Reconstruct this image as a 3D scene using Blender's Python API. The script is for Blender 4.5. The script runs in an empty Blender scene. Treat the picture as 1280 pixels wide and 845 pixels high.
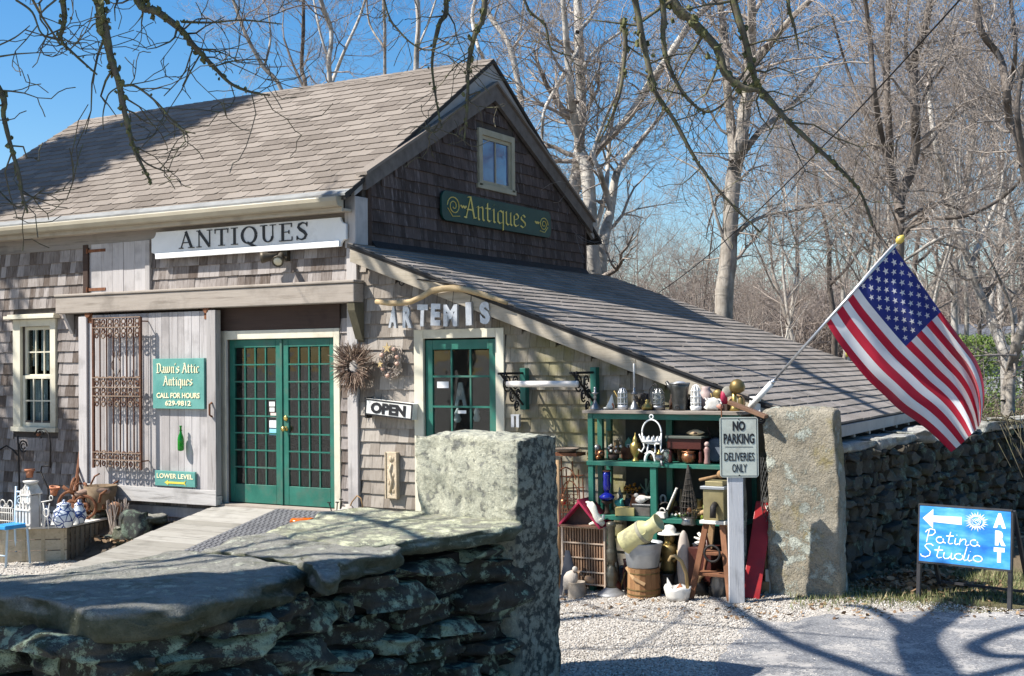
import bpy, math, random
import numpy as np
from mathutils import Vector, Matrix

rnd = random.Random(11)
SC = bpy.context.scene
COL = SC.collection

# ------------------------------------------------------------------ camera
VP1, VP2, CX, CY = (-2100.0, 480.0), (1530.0, 442.0), 640.0, 422.5
_a = np.array([VP1[0]-CX, VP1[1]-CY]); _b = np.array([VP2[0]-CX, VP2[1]-CY])
FPX = float(np.sqrt(-(_a @ _b)))
_mx = -np.array([_a[0], _a[1], FPX]); _mx /= np.linalg.norm(_mx)
_my = np.array([_b[0], _b[1], FPX]); _my /= np.linalg.norm(_my)
_mz = np.cross(_mx, _my); _mz /= np.linalg.norm(_mz)
RW = np.array([_mx, _my, _mz])
CAM = np.array([8.137, -10.904, 2.2])
cam_data = bpy.data.cameras.new("camera")
cam = bpy.data.objects.new("camera", cam_data)
COL.objects.link(cam)
_m = Matrix.Identity(4)
for i in range(3):
    _m[i][0] = RW[i][0]; _m[i][1] = -RW[i][1]; _m[i][2] = -RW[i][2]; _m[i][3] = CAM[i]
cam.matrix_world = _m
cam_data.sensor_width = 36.0
cam_data.lens = FPX/1280*36.0
cam_data.clip_end = 3000.0
cam_data.clip_start = 0.05
SC.camera = cam

# ------------------------------------------------------------------ light
SUN_DIR = Vector((0.51, 0.432, -0.745)).normalized()     # way the light travels
el = math.asin(-SUN_DIR.z)
az = math.atan2(-SUN_DIR.x, -SUN_DIR.y)                  # compass angle of the sun from +Y towards +X
w = bpy.data.worlds.new("World"); SC.world = w; w.use_nodes = True
nt = w.node_tree; nt.nodes.clear()
wo = nt.nodes.new('ShaderNodeOutputWorld'); bg = nt.nodes.new('ShaderNodeBackground')
sky = nt.nodes.new('ShaderNodeTexSky'); sky.sky_type = 'NISHITA'; sky.sun_disc = False
sky.sun_elevation = el; sky.sun_rotation = az
sky.air_density = 1.0; sky.dust_density = 0.7; sky.ozone_density = 2.0; sky.altitude = 0
bg.inputs['Strength'].default_value = 0.092
hs_ = nt.nodes.new('ShaderNodeHueSaturation'); hs_.inputs['Saturation'].default_value = 1.42; nt.links.new(sky.outputs[0], hs_.inputs['Color']); nt.links.new(hs_.outputs[0], bg.inputs[0]); nt.links.new(bg.outputs[0], wo.inputs[0])
sl = bpy.data.lights.new("sun", 'SUN'); sl.energy = 5.0; sl.angle = math.radians(0.53); sl.color = (1.0, 0.955, 0.88)
so = bpy.data.objects.new("sun", sl); COL.objects.link(so)
so.rotation_euler = SUN_DIR.to_track_quat('-Z', 'Y').to_euler(); so.location = (0, 0, 40)
SC.view_settings.view_transform = 'Standard'; SC.view_settings.look = 'None'
SC.view_settings.gamma = 1.0; SC.view_settings.use_curve_mapping = False
SC.view_settings.exposure = 0.9
SC.cycles.max_bounces = 8

# ------------------------------------------------------------------ measuring helpers: sight lines to real planes
def ray(px, py):
    return RW @ np.array([(px-CX)/FPX, (py-CY)/FPX, 1.0])
def PY(px, py, y=0.0):
    d = ray(px, py); return Vector(CAM + d*((y-CAM[1])/d[1]))
def PX(px, py, x=0.0):
    d = ray(px, py); return Vector(CAM + d*((x-CAM[0])/d[0]))
def PZ(px, py, z=0.0):
    d = ray(px, py); return Vector(CAM + d*((z-CAM[2])/d[2]))
def PD(px, py, dep):
    return Vector(CAM + ray(px, py)*dep)
def depth(p):
    return float((np.array(p)-CAM) @ RW[:, 2])
def mpp(p):
    return depth(p)/FPX
def sstep(t):
    t = min(1, max(0, t)); return t*t*(3-2*t)
def ground(x, y):
    return 0.2*sstep((x-1.5)/3.5)
def PG(px, py):
    z = 0.1
    for _ in range(12):
        p = PZ(px, py, z); z = ground(p.x, p.y)
    return Vector((p.x, p.y, z))

# ------------------------------------------------------------------ materials
MATS = {}
def _nodes(name):
    m = bpy.data.materials.new(name); m.use_nodes = True
    n = m.node_tree; n.nodes.clear()
    out = n.nodes.new('ShaderNodeOutputMaterial'); b = n.nodes.new('ShaderNodeBsdfPrincipled')
    n.links.new(b.outputs[0], out.inputs[0])
    return m, n, b, out
class G:
    """small wrapper for building node graphs"""
    def __init__(s, n): s.n = n; s._obj = None
    def new(s, t, **k):
        x = s.n.nodes.new(t)
        for a, v in k.items(): setattr(x, a, v)
        return x
    def link(s, a, b): s.n.links.new(a, b)
    def coord(s, scale=(1, 1, 1), world=False, rand=False):
        if world:
            o = s.new('ShaderNodeNewGeometry').outputs['Position']
        else:
            o = s.new('ShaderNodeTexCoord').outputs['Object']
        if rand:
            oi = s.new('ShaderNodeObjectInfo')
            mu = s.new('ShaderNodeMath', operation='MULTIPLY'); mu.inputs[1].default_value = 37.0
            s.link(oi.outputs['Random'], mu.inputs[0])
            ad = s.new('ShaderNodeVectorMath', operation='ADD')
            s.link(o, ad.inputs[0]); s.link(mu.outputs[0], ad.inputs[1]); o = ad.outputs[0]
        mp = s.new('ShaderNodeMapping'); mp.inputs['Scale'].default_value = scale
        s.link(o, mp.inputs[0]); return mp.outputs[0]
    def noise(s, vec, scale=5, detail=5, rough=.55, dist=0):
        x = s.new('ShaderNodeTexNoise'); x.inputs['Scale'].default_value = scale
        x.inputs['Detail'].default_value = detail; x.inputs['Roughness'].default_value = rough
        x.inputs['Distortion'].default_value = dist
        s.link(vec, x.inputs['Vector']); return x.outputs[0]
    def voro(s, vec, scale=5, out='Distance', feature='F1'):
        x = s.new('ShaderNodeTexVoronoi', feature=feature); x.inputs['Scale'].default_value = scale
        s.link(vec, x.inputs['Vector']); return x.outputs[out]
    def ramp(s, fac, stops):
        x = s.new('ShaderNodeValToRGB'); e = x.color_ramp.elements
        while len(e) < len(stops): e.new(0.5)
        for k, (p, c) in enumerate(stops):
            e[k].position = p; e[k].color = (c[0], c[1], c[2], 1) if not isinstance(c, (int, float)) else (c, c, c, 1)
        s.link(fac, x.inputs[0]); return x.outputs[0]
    def mix(s, fac, a, b, blend='MIX'):
        x = s.new('ShaderNodeMix', data_type='RGBA', blend_type=blend)
        for v, i in ((fac, 0), (a, 6), (b, 7)):
            if isinstance(v, (int, float)): x.inputs[i].default_value = v
            elif isinstance(v, tuple): x.inputs[i].default_value = (v[0], v[1], v[2], 1)
            else: s.link(v, x.inputs[i])
        return x.outputs[2]
    def math(s, op, a, b=0.0, clamp=False):
        x = s.new('ShaderNodeMath', operation=op, use_clamp=clamp)
        for v, i in ((a, 0), (b, 1)):
            if isinstance(v, (int, float)): x.inputs[i].default_value = v
            else: s.link(v, x.inputs[i])
        return x.outputs[0]
    def mrange(s, v, a, b, c=0.0, d=1.0):
        x = s.new('ShaderNodeMapRange'); s.link(v, x.inputs[0])
        for i, k in enumerate((a, b, c, d)): x.inputs[i+1].default_value = k
        return x.outputs[0]
    def sep(s, v):
        x = s.new('ShaderNodeSeparateXYZ'); s.link(v, x.inputs[0]); return x.outputs
    def bump(s, h, b, strength=.4, dist=.01):
        x = s.new('ShaderNodeBump'); x.inputs['Strength'].default_value = strength; x.inputs['Distance'].default_value = dist
        s.link(h, x.inputs['Height']); s.link(x.outputs[0], b.inputs['Normal'])

def mat(name, c1, c2=None, rough=.7, metal=0.0, scale=6, bump=.25, bdist=.004, spec=.35, stretch=(1, 1, 1), dirt=None, dirt_amt=.5):
    """general weathered surface: two tones by noise, dirt patches, fine relief"""
    if name in MATS: return MATS[name]
    m, n, b, out = _nodes(name); g = G(n)
    if c2 is None: c2 = tuple(min(1, v*1.25+.01) for v in c1); c1 = tuple(v*.8 for v in c1)
    v = g.coord(stretch, rand=True)
    f = g.noise(v, scale, 6, .6)
    f = g.mrange(f, .3, .7)
    c = g.mix(f, c1, c2)
    if dirt is not None:
        d = g.noise(g.coord((1, 1, 1), rand=True), scale*.6, 7, .7)
        d = g.math('MULTIPLY', g.mrange(d, .5, .66), dirt_amt)
        c = g.mix(d, c, dirt)
    g.link(c, b.inputs['Base Color'])
    b.inputs['Roughness'].default_value = rough; b.inputs['Metallic'].default_value = metal
    b.inputs['Specular IOR Level'].default_value = spec
    if bump: g.bump(g.noise(v, scale*6, 5, .65), b, bump, bdist)
    MATS[name] = m; return m

def wood(name, c1, c2, axis='z', grain=1.0, rough=.85, island=False, dark=(.05, .04, .035), algae=False, streak=.5, bump=.6):
    if name in MATS: return MATS[name]
    m, n, b, out = _nodes(name); g = G(n)
    st = {'x': (1.2, 22, 22), 'y': (22, 1.2, 22), 'z': (22, 22, 1.2)}[axis]
    v = g.coord(st, rand=True)
    f = g.noise(v, 2.2*grain, 7, .65, .3)
    f2 = g.noise(g.coord((3, 3, 3), rand=True), 1.0, 4, .6)
    if island: r = g.new('ShaderNodeNewGeometry').outputs['Random Per Island']
    else: r = g.new('ShaderNodeObjectInfo').outputs['Random']
    tone = g.math('ADD', g.math('MULTIPLY', f, .55), g.math('MULTIPLY', r, .45))
    c = g.mix(g.mrange(tone, .25, .75), c1, c2)
    d = g.noise(g.coord(tuple(x*.45 for x in st), rand=True), 3.0*grain, 6, .7)
    c = g.mix(g.math('MULTIPLY', g.mrange(d, .55, .68), streak), c, dark)
    c = g.mix(g.math('MULTIPLY', g.mrange(f2, .52, .7), .45), c, tuple(x*.55 for x in c1))
    if algae:
        p = g.coord((1, 1, 1), world=True); xyz = g.sep(p)
        a = g.mrange(xyz[0], 1.2, 2.8)
        a = g.math('MULTIPLY', a, g.mrange(g.noise(p, 2.3, 5, .6), .36, .6))
        c = g.mix(g.math('MULTIPLY', a, .85), c, (.165, .15, .045))
    g.link(c, b.inputs['Base Color'])
    b.inputs['Roughness'].default_value = rough; b.inputs['Specular IOR Level'].default_value = .15
    g.bump(g.noise(v, 4*grain, 6, .7), b, bump, .004)
    MATS[name] = m; return m

def stone(name, base1, base2, lichen=(.42, .46, .36), amt=.5, moss=(.12, .14, .04), moss_amt=.3, scale=4.0, pit=.5, world=True, aspect=None):
    if name in MATS: return MATS[name]
    m, n, b, out = _nodes(name); g = G(n)
    v = g.coord((1, 1, 1), world=world)
    f = g.noise(v, scale*1.4, 8, .7)
    c = g.mix(g.mrange(f, .3, .7), base1, base2)
    sp = g.noise(v, scale*30, 3, .6)
    c = g.mix(g.math('MULTIPLY', g.mrange(sp, .5, .7), .55), c, tuple(x*.35 for x in base1))
    mo = g.noise(v, scale*.6, 7, .72)
    c = g.mix(g.math('MULTIPLY', g.mrange(mo, .54, .64), moss_amt), c, moss)
    # lichen: crusty patches with ragged rims
    vd = g.math('ADD', g.math('MULTIPLY', g.noise(v, scale*1.3, 9, .75), .86), g.math('MULTIPLY', g.math('SUBTRACT', .85, g.voro(v, scale*2.3)), .19))
    fine = g.noise(v, scale*17, 5, .7)
    lf = g.math('ADD', vd, g.math('MULTIPLY', g.math('SUBTRACT', fine, .5), .38))
    lo = .66-.32*amt
    lm = g.mrange(lf, lo, lo+.045)
    if aspect:      # faces turned this way: darker crust, less lichen, part of their shade painted in
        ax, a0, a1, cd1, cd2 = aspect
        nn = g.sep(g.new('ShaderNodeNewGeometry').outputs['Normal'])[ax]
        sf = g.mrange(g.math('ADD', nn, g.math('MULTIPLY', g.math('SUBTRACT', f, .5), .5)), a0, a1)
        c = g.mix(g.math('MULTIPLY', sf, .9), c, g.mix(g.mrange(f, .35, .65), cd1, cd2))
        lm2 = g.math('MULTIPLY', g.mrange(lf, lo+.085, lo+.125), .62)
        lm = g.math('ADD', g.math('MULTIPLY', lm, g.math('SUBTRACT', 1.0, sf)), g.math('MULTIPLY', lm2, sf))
    lc = g.mix(g.mrange(g.noise(v, scale*3, 4, .6), .35, .65), lichen, tuple(min(1, x*1.35+.03) for x in lichen))
    lc = g.mix(g.mrange(fine, .52, .66), lc, tuple(x*.45 for x in lichen))
    c = g.mix(g.math('MULTIPLY', lm, .92), c, lc)
    g.link(c, b.inputs['Base Color'])
    b.inputs['Roughness'].default_value = .93; b.inputs['Specular IOR Level'].default_value = .15
    h = g.math('ADD', g.math('MULTIPLY', fine, .6), g.math('ADD', g.math('MULTIPLY', lm, .18), g.noise(v, scale*5, 7, .7)))
    g.bump(h, b, pit, .03)
    MATS[name] = m; return m

def glass(name, tint=(.02, .025, .03), alpha=.35):
    """thin old pane: mostly clear, strong grazing reflection"""
    if name in MATS: return MATS[name]
    m, n, b, out = _nodes(name); g = G(n)
    n.nodes.remove(b)
    tr = g.new('ShaderNodeBsdfTransparent'); tr.inputs[0].default_value = (.75, .8, .8, 1)
    gl = g.new('ShaderNodeBsdfGlossy'); gl.inputs['Roughness'].default_value = .03
    fr = g.new('ShaderNodeLayerWeight'); fr.inputs[0].default_value = .5
    mx = g.new('ShaderNodeMixShader')
    bp = g.new('ShaderNodeBump'); bp.inputs['Strength'].default_value = .15; bp.inputs['Distance'].default_value = .02
    g.link(g.noise(g.coord((1, 1, 1), world=True), 3, 2), bp.inputs['Height'])
    g.link(bp.outputs[0], gl.inputs['Normal'])
    fa = g.math('ADD', g.math('MULTIPLY', g.math('POWER', fr.outputs['Facing'], 4.0), .75), .05, True)
    g.link(fa, mx.inputs[0]); g.link(tr.outputs[0], mx.inputs[1]); g.link(gl.outputs[0], mx.inputs[2])
    g.link(mx.outputs[0], out.inputs[0])
    MATS[name] = m; return m

# ------------------------------------------------------------------ mesh builder
class MB:
    def __init__(s): s.v = []; s.f = []; s.mi = []; s.cur = 0
    def _add(s, vs, fs):
        o = len(s.v); s.v += [tuple(x) for x in vs]
        s.f += [tuple(i+o for i in f) for f in fs]; s.mi += [s.cur]*len(fs)
    def hexa(s, p):
        s._add(p, [(0, 3, 2, 1), (4, 5, 6, 7), (0, 1, 5, 4), (1, 2, 6, 5), (2, 3, 7, 6), (3, 0, 4, 7)]); return s
    def box(s, x0, x1, y0, y1, z0, z1, M=None):
        p = [Vector(q) for q in ((x0, y0, z0), (x1, y0, z0), (x1, y1, z0), (x0, y1, z0), (x0, y0, z1), (x1, y0, z1), (x1, y1, z1), (x0, y1, z1))]
        if M is not None: p = [M @ q for q in p]
        return s.hexa(p)
    def beam(s, a, b, w, h, up=(0, 0, 1)):
        a = Vector(a); b = Vector(b); d = (b-a).normalized(); u = Vector(up)
        sd = d.cross(u)
        if sd.length < 1e-4: sd = d.cross(Vector((1, 0, 0)))
        sd.normalize(); u = sd.cross(d).normalized()
        sd *= w/2; u *= h/2
        return s.hexa([a-sd-u, a+sd-u, b+sd-u, b-sd-u, a-sd+u, a+sd+u, b+sd+u, b-sd+u])
    def tube(s, pts, r, n=6, cap=True, flat=1.0):
        pts = [Vector(p) for p in pts]; k = len(pts)
        rs = [r]*k if isinstance(r, (int, float)) else list(r)
        vs = []; prev = None
        for i in range(k):
            d = (pts[min(i+1, k-1)]-pts[max(i-1, 0)])
            if d.length < 1e-9: d = Vector((0, 0, 1))
            d.normalize()
            if prev is None:
                a = d.orthogonal().normalized()
            else:
                a = prev-d*prev.dot(d)
                a = a.normalized() if a.length > 1e-6 else d.orthogonal().normalized()
            prev = a; b = d.cross(a)
            for j in range(n):
                t = 2*math.pi*j/n
                vs.append(pts[i]+(a*math.cos(t)+b*math.sin(t)*flat)*rs[i])
        fs = []
        for i in range(k-1):
            for j in range(n):
                fs.append((i*n+j, i*n+(j+1) % n, (i+1)*n+(j+1) % n, (i+1)*n+j))
        if cap:
            fs.append(tuple(range(n-1, -1, -1))); fs.append(tuple((k-1)*n+j for j in range(n)))
        s._add(vs, fs); return s
    def lathe(s, prof, c=(0, 0, 0), n=14, M=None, sx=1.0, sy=1.0):
        c = Vector(c); vs = []
        for (r, z) in prof:
            for j in range(n):
                t = 2*math.pi*j/n
                q = Vector((r*math.cos(t)*sx, r*math.sin(t)*sy, z))
                if M is not None: q = M @ q
                vs.append(q+c)
        k = len(prof); fs = []
        for i in range(k-1):
            for j in range(n):
                fs.append((i*n+j, i*n+(j+1) % n, (i+1)*n+(j+1) % n, (i+1)*n+j))
        fs.append(tuple(range(n-1, -1, -1))); fs.append(tuple((k-1)*n+j for j in range(n)))
        s._add(vs, fs); return s
    def ball(s, c, r, n=10, m=7, M=None):
        rr = (r, r, r) if isinstance(r, (int, float)) else r
        pr = []
        vs = []; c = Vector(c)
        for i in range(m+1):
            ph = math.pi*i/m - math.pi/2
            for j in range(n):
                t = 2*math.pi*j/n
                q = Vector((rr[0]*math.cos(ph)*math.cos(t), rr[1]*math.cos(ph)*math.sin(t), rr[2]*math.sin(ph)))
                if M is not None: q = M @ q
                vs.append(q+c)
        fs = [(i*n+j, i*n+(j+1) % n, (i+1)*n+(j+1) % n, (i+1)*n+j) for i in range(m) for j in range(n)]
        s._add(vs, fs); return s
    def prism(s, poly, o, u, v, t):
        """polygon (2D) in the plane o,u,v pushed t along u x v"""
        o = Vector(o); u = Vector(u); v = Vector(v); n = u.cross(v).normalized()*t
        a = [o+u*p[0]+v*p[1] for p in poly]; b = [q+n for q in a]; k = len(a)
        fs = [tuple(range(k-1, -1, -1)), tuple(range(k, 2*k))]
        fs += [(i, (i+1) % k, k+(i+1) % k, k+i) for i in range(k)]
        s._add(a+b, fs); return s
    def quad(s, a, b, c, d): s._add([a, b, c, d], [(0, 1, 2, 3)]); return s
    def torus(s, c, R, r, n=20, m=6, M=None, a0=0, a1=2*math.pi, sz=1.0):
        pts = []
        full = abs(a1-a0-2*math.pi) < 1e-6
        for i in range(n+1):
            t = a0+(a1-a0)*i/n
            q = Vector((R*math.cos(t), 0, R*math.sin(t)*sz))
            if M is not None: q = M @ q
            pts.append(Vector(c)+q)
        return s.tube(pts, r, m, cap=not full)
    def mesh(s, name, off=(0, 0, 0)):
        me = bpy.data.meshes.new(name)
        ox, oy, oz = off
        me.from_pydata([(x-ox, y-oy, z-oz) for x, y, z in s.v], [], s.f)
        return me

ROOT = {}
def label(o, lab, cat, group=None):
    o['label'] = lab; o['category'] = cat
    if group: o['group'] = group
def _finish(me, s, mats, smooth):
    for m_ in (mats if isinstance(mats, (list, tuple)) else [mats]): me.materials.append(m_)
    if any(s.mi): me.polygons.foreach_set('material_index', s.mi)
    if smooth: me.polygons.foreach_set('use_smooth', [True]*len(me.polygons))
    me.update()
    if smooth == 'auto':
        try: me.set_sharp_from_angle(angle=math.radians(40))
        except Exception: pass
def thing(name, lab, cat, loc, group=None):
    o = bpy.data.objects.new(name, None); COL.objects.link(o); o.location = loc; o.empty_display_size = .1
    label(o, lab, cat, group); ROOT[o] = Vector(loc); return o
def part(name, s, m, parent, smooth=False, bevel=0, lab=None, stuff=False):
    r = ROOT[parent]
    me = s.mesh(name, r); _finish(me, s, m, smooth)
    o = bpy.data.objects.new(name, me); COL.objects.link(o); o.parent = parent; ROOT[o] = r
    if bevel: _bev(o, bevel)
    if lab: o['label'] = lab
    if stuff: o['kind'] = 'stuff'
    return o
def _bev(o, wd):
    md = o.modifiers.new('bevel', 'BEVEL'); md.width = wd; md.segments = 2; md.limit_method = 'ANGLE'; md.angle_limit = math.radians(50)
def solo(name, lab, cat, s, m, group=None, smooth=False, bevel=0, kind=None, loc=None):
    if loc is None:
        a = np.array(s.v); loc = ((a[:, 0].min()+a[:, 0].max())/2, (a[:, 1].min()+a[:, 1].max())/2, a[:, 2].min())
    me = s.mesh(name, loc); _finish(me, s, m, smooth)
    o = bpy.data.objects.new(name, me); COL.objects.link(o); o.location = loc; ROOT[o] = Vector(loc)
    if lab: label(o, lab, cat, group)
    if kind: o['kind'] = kind
    if bevel: _bev(o, bevel)
    return o
def fill(name, lab, kind, me, m, loc=(0, 0, 0)):
    if m is not None: me.materials.append(m)
    o = bpy.data.objects.new(name, me); COL.objects.link(o); o.location = loc; o['kind'] = kind; o['label'] = lab; return o
def nmesh(name, V, F):
    """fast mesh from numpy arrays (uniform polygon size)"""
    V = np.ascontiguousarray(V, dtype=np.float32); F = np.ascontiguousarray(F, dtype=np.int32)
    me = bpy.data.meshes.new(name); nf, k = F.shape
    me.vertices.add(len(V)); me.vertices.foreach_set('co', V.ravel())
    me.loops.add(nf*k); me.loops.foreach_set('vertex_index', F.ravel())
    me.polygons.add(nf); me.polygons.foreach_set('loop_start', np.arange(0, nf*k, k, dtype=np.int32))
    me.update(calc_edges=True); return me
def rot(axis, deg): return Matrix.Rotation(math.radians(deg), 4, axis)
def frame(o, x, z):
    """4x4 with local x along x, z up along z"""
    x = Vector(x).normalized(); z = Vector(z); y = z.cross(x).normalized(); z = x.cross(y)
    M = Matrix.Identity(4)
    for i in range(3): M[i][0] = x[i]; M[i][1] = y[i]; M[i][2] = z[i]; M[i][3] = o[i]
    return M

# ------------------------------------------------------------------ lettering
def nib(s, strokes, o, u, v, size, wn=.12, ang=35, t=.004, asp=1.0):
    """broad-pen strokes: every segment swept by a slanted nib; strokes in units of the letter height"""
    o = Vector(o); u = Vector(u).normalized(); v = Vector(v).normalized()
    a = math.radians(ang); nx, ny = math.cos(a)*wn/2, math.sin(a)*wn/2
    n = u.cross(v)
    for k, st in enumerate(strokes):
        for (p, q) in zip(st[:-1], st[1:]):
            pts = [(p[0]*asp-nx, p[1]-ny), (p[0]*asp+nx, p[1]+ny), (q[0]*asp+nx, q[1]+ny), (q[0]*asp-nx, q[1]-ny)]
            ar = sum(pts[i][0]*pts[(i+1) % 4][1]-pts[(i+1) % 4][0]*pts[i][1] for i in range(4))
            if ar < 0: pts = pts[::-1]
            s.prism([(x*size, y*size) for x, y in pts], o+n*(.0004*((k) % 3)), u, v, t)
def pen(s, strokes, o, u, v, size, r=.05, t=.5, n=5):
    """round-pen strokes as thin raised tubes"""
    o = Vector(o); u = Vector(u).normalized(); v = Vector(v).normalized()
    for st in strokes:
        s.tube([o+u*(p[0]*size)+v*(p[1]*size) for p in st], r*size, n)
def arc(cx, cy, rx, ry, a0, a1, n=9):
    return [(cx+rx*math.cos(math.radians(a0+(a1-a0)*i/n)), cy+ry*math.sin(math.radians(a0+(a1-a0)*i/n))) for i in range(n+1)]
def text_mb(txt, o, u, v, size, t=.004, bold=0.0, width=None, align='CENTER', shear=0.0, spacing=1.0):
    """built-in typeface turned into raised flat letters placed on the plane o,u,v (o = middle of the baseline)"""
    cu = bpy.data.curves.new('t', 'FONT'); cu.body = txt; cu.size = size/.7; cu.extrude = t/2; cu.offset = bold
    cu.align_x = align; cu.shear = shear; cu.space_character = spacing; cu.resolution_u = 3
    ob = bpy.data.objects.new('t', cu); COL.objects.link(ob)
    dg = bpy.context.evaluated_depsgraph_get()
    me = bpy.data.meshes.new_from_object(ob.evaluated_get(dg))
    bpy.data.objects.remove(ob); bpy.data.curves.remove(cu)
    u = Vector(u).normalized(); v = Vector(v).normalized(); n = u.cross(v); o = Vector(o)
    s = MB()
    xs = [q.co.x for q in me.vertices]
    k = 1.0
    if width: k = width/(max(xs)-min(xs))
    vs = [o+u*(q.co.x*k)+v*q.co.y+n*(q.co.z+t/2) for q in me.vertices]
    s._add(vs, [tuple(p.vertices) for p in me.polygons]); bpy.data.meshes.remove(me)
    return s
# ------------------------------------------------------------------ shared materials
M_cedar = wood('cedar', (.105, .080, .065), (.37, .335, .315), 'z', streak=.65)
M_cedar_alg = wood('cedar_algae', (.20, .168, .138), (.40, .36, .315), 'z', algae=True, streak=.6)
M_cedar_f = wood('cedar_field', (.105, .080, .065), (.37, .335, .315), 'z', island=True, streak=.65)
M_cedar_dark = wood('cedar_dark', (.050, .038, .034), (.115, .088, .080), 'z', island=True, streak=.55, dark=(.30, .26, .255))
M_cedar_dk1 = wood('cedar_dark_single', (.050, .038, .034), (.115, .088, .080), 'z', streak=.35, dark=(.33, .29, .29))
M_board = wood('grey_board', (.33, .305, .295), (.50, .475, .465), 'z', .8, streak=.4, dark=(.13, .11, .10))
M_beam = wood('beam_wood', (.28, .24, .20), (.44, .39, .34), 'x', .8, streak=.5, dark=(.1, .08, .06))
M_beamz = wood('post_wood', (.32, .30, .29), (.50, .47, .45), 'z', .8, streak=.5, dark=(.1, .09, .08))
M_rake = wood('rake_wood', (.34, .29, .22), (.50, .45, .37), 'x', .8, streak=.45, dark=(.16, .13, .07))
M_darkwood = wood('dark_wood', (.045, .03, .025), (.09, .062, .05), 'x', streak=.3)
M_sheath = mat('sheathing', (.05, .042, .038), (.09, .078, .07), .9)
M_cream = mat('cream_trim', (.58, .54, .42), (.70, .66, .53), .6, scale=3, dirt=(.33, .29, .21), dirt_amt=.55, bump=.15)
M_whitewood = mat('white_painted_wood', (.70, .70, .68), (.80, .80, .78), .6, scale=3, dirt=(.42, .40, .36), dirt_amt=.5, bump=.2)
M_green = mat('green_paint', (.010, .105, .074), (.026, .165, .120), .5, scale=5, bump=.3, dirt=(.075, .125, .095), dirt_amt=.75, spec=.4)
M_gsign = mat('dark_green_sign', (.006, .045, .036), (.010, .062, .050), .5, bump=.1)
M_teal = mat('teal_sign', (.085, .26, .225), (.14, .35, .305), .55, scale=5, bump=.12, dirt=(.06, .24, .22), dirt_amt=.6)
M_gold = mat('gold_leaf', (.62, .47, .10), (.75, .60, .18), .4, metal=.35, bump=0)
M_gilt = mat('pale_gilt', (.75, .68, .42), (.85, .80, .58), .45, bump=0)
M_black = mat('black_paint', (.010, .010, .012), (.022, .022, .024), .5, bump=.05)
M_iron = mat('black_iron', (.018, .017, .017), (.045, .04, .037), .6, metal=.5, scale=20)
M_rust = mat('rust', (.10, .035, .018), (.24, .10, .045), .85, scale=14, bump=.5)
M_glass = glass('window_glass')
M_white = mat('white_paint', (.74, .74, .72), (.82, .82, .80), .5, bump=.08)
M_gutter = mat('gutter_paint', (.30, .26, .19), (.40, .36, .27), .45, scale=2, dirt=(.34, .30, .22), dirt_amt=.5, bump=.1)
M_drip = mat('drip_metal', (.20, .20, .19), (.29, .29, .275), .7, scale=5, dirt=(.12, .11, .10), bump=.1)
M_trimgrey = mat('grey_trim', (.30, .29, .28), (.38, .37, .36), .6, scale=4, bump=.15, dirt=(.2, .19, .18))
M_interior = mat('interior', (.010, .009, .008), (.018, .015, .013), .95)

def roofmat(name, a, b, island):
    m, n, bs, out = _nodes(name); g = G(n)
    r = g.new('ShaderNodeNewGeometry').outputs['Random Per Island'] if island else g.new('ShaderNodeObjectInfo').outputs['Random']
    v = g.coord((1, 1, 1), world=True)
    f = g.noise(v, 55, 4, .7); f2 = g.noise(v, .8, 5, .6)
    t = g.math('ADD', g.math('MULTIPLY', r, .40), g.math('ADD', g.math('MULTIPLY', f, .32), g.math('MULTIPLY', f2, .40)))
    c = g.mix(g.mrange(t, .25, .8), a, b)
    st = g.noise(g.coord((1.2, .3, .3), world=True), 3.5, 5, .7)
    c = g.mix(g.math('MULTIPLY', g.mrange(st, .55, .72), .35), c, tuple(x*.5 for x in a))
    sp = g.noise(v, 260, 2, .6)
    c = g.mix(g.math('MULTIPLY', g.mrange(sp, .52, .7), .5), c, tuple(min(1, x*1.6) for x in b))
    g.link(c, bs.inputs['Base Color']); bs.inputs['Roughness'].default_value = .95; bs.inputs['Specular IOR Level'].default_value = .1
    g.bump(sp, bs, .35, .006); MATS[name] = m; return m
M_roof = roofmat('asphalt_shingle', (.12, .100, .083), (.255, .220, .188), False)
M_roof_f = roofmat('asphalt_shingle_field', (.12, .100, .083), (.255, .220, .188), True)
M_roof2 = roofmat('asphalt_shingle_grey', (.145, .130, .115), (.285, .255, .23), False)
M_roof2_f = roofmat('asphalt_shingle_grey_field', (.145, .130, .115), (.285, .255, .23), True)

# ------------------------------------------------------------------ shingle machinery
WIDTHS = [.07, .085, .10, .115, .13, .15, .18]
_shm = {}
def shingle_mesh(w, h, key, m, kind):
    k = (round(w, 3), round(h, 3), key, kind, m.name)
    if k not in _shm:
        s = MB()
        if kind == 'wall':       # wedge: thick at the butt, thin at the head; y=-out
            t0, t1 = .024, .004
            s.hexa([(-w/2+.0015, -t0, 0), (w/2-.0015, -t0, 0), (w/2-.0015, 0, 0), (-w/2+.0015, 0, 0),
                    (-w/2+.0015, -t1, h), (w/2-.0015, -t1, h), (w/2-.0015, 0, h), (-w/2+.0015, 0, h)])
        me = s.mesh('wall_shingle'); me.materials.append(m); _shm[k] = me
    return _shm[k]
def course_rects(rows, a0, a1, spans, r, scale=1.0):
    """random shingle rectangles (a0,a1,z0,z1) on courses; spans(zmid)->list of free intervals"""
    out = []
    for (z0, z1) in rows:
        zj = r.uniform(-.004, .004)
        for (s0, s1) in spans((z0+z1)/2, z0, z1):
            x = s0 - r.uniform(0, .09)
            while x < s1-.012:
                wd = r.choice(WIDTHS)*scale
                xa, xb = max(x, s0), min(x+wd, s1)
                if s1-xb < .04: xb = s1
                if xb-xa > .02: out.append((xa, xb, z0+zj+r.uniform(-.003, .003), z1))
                x = xb if xb > x else x+wd
    return out
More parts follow.
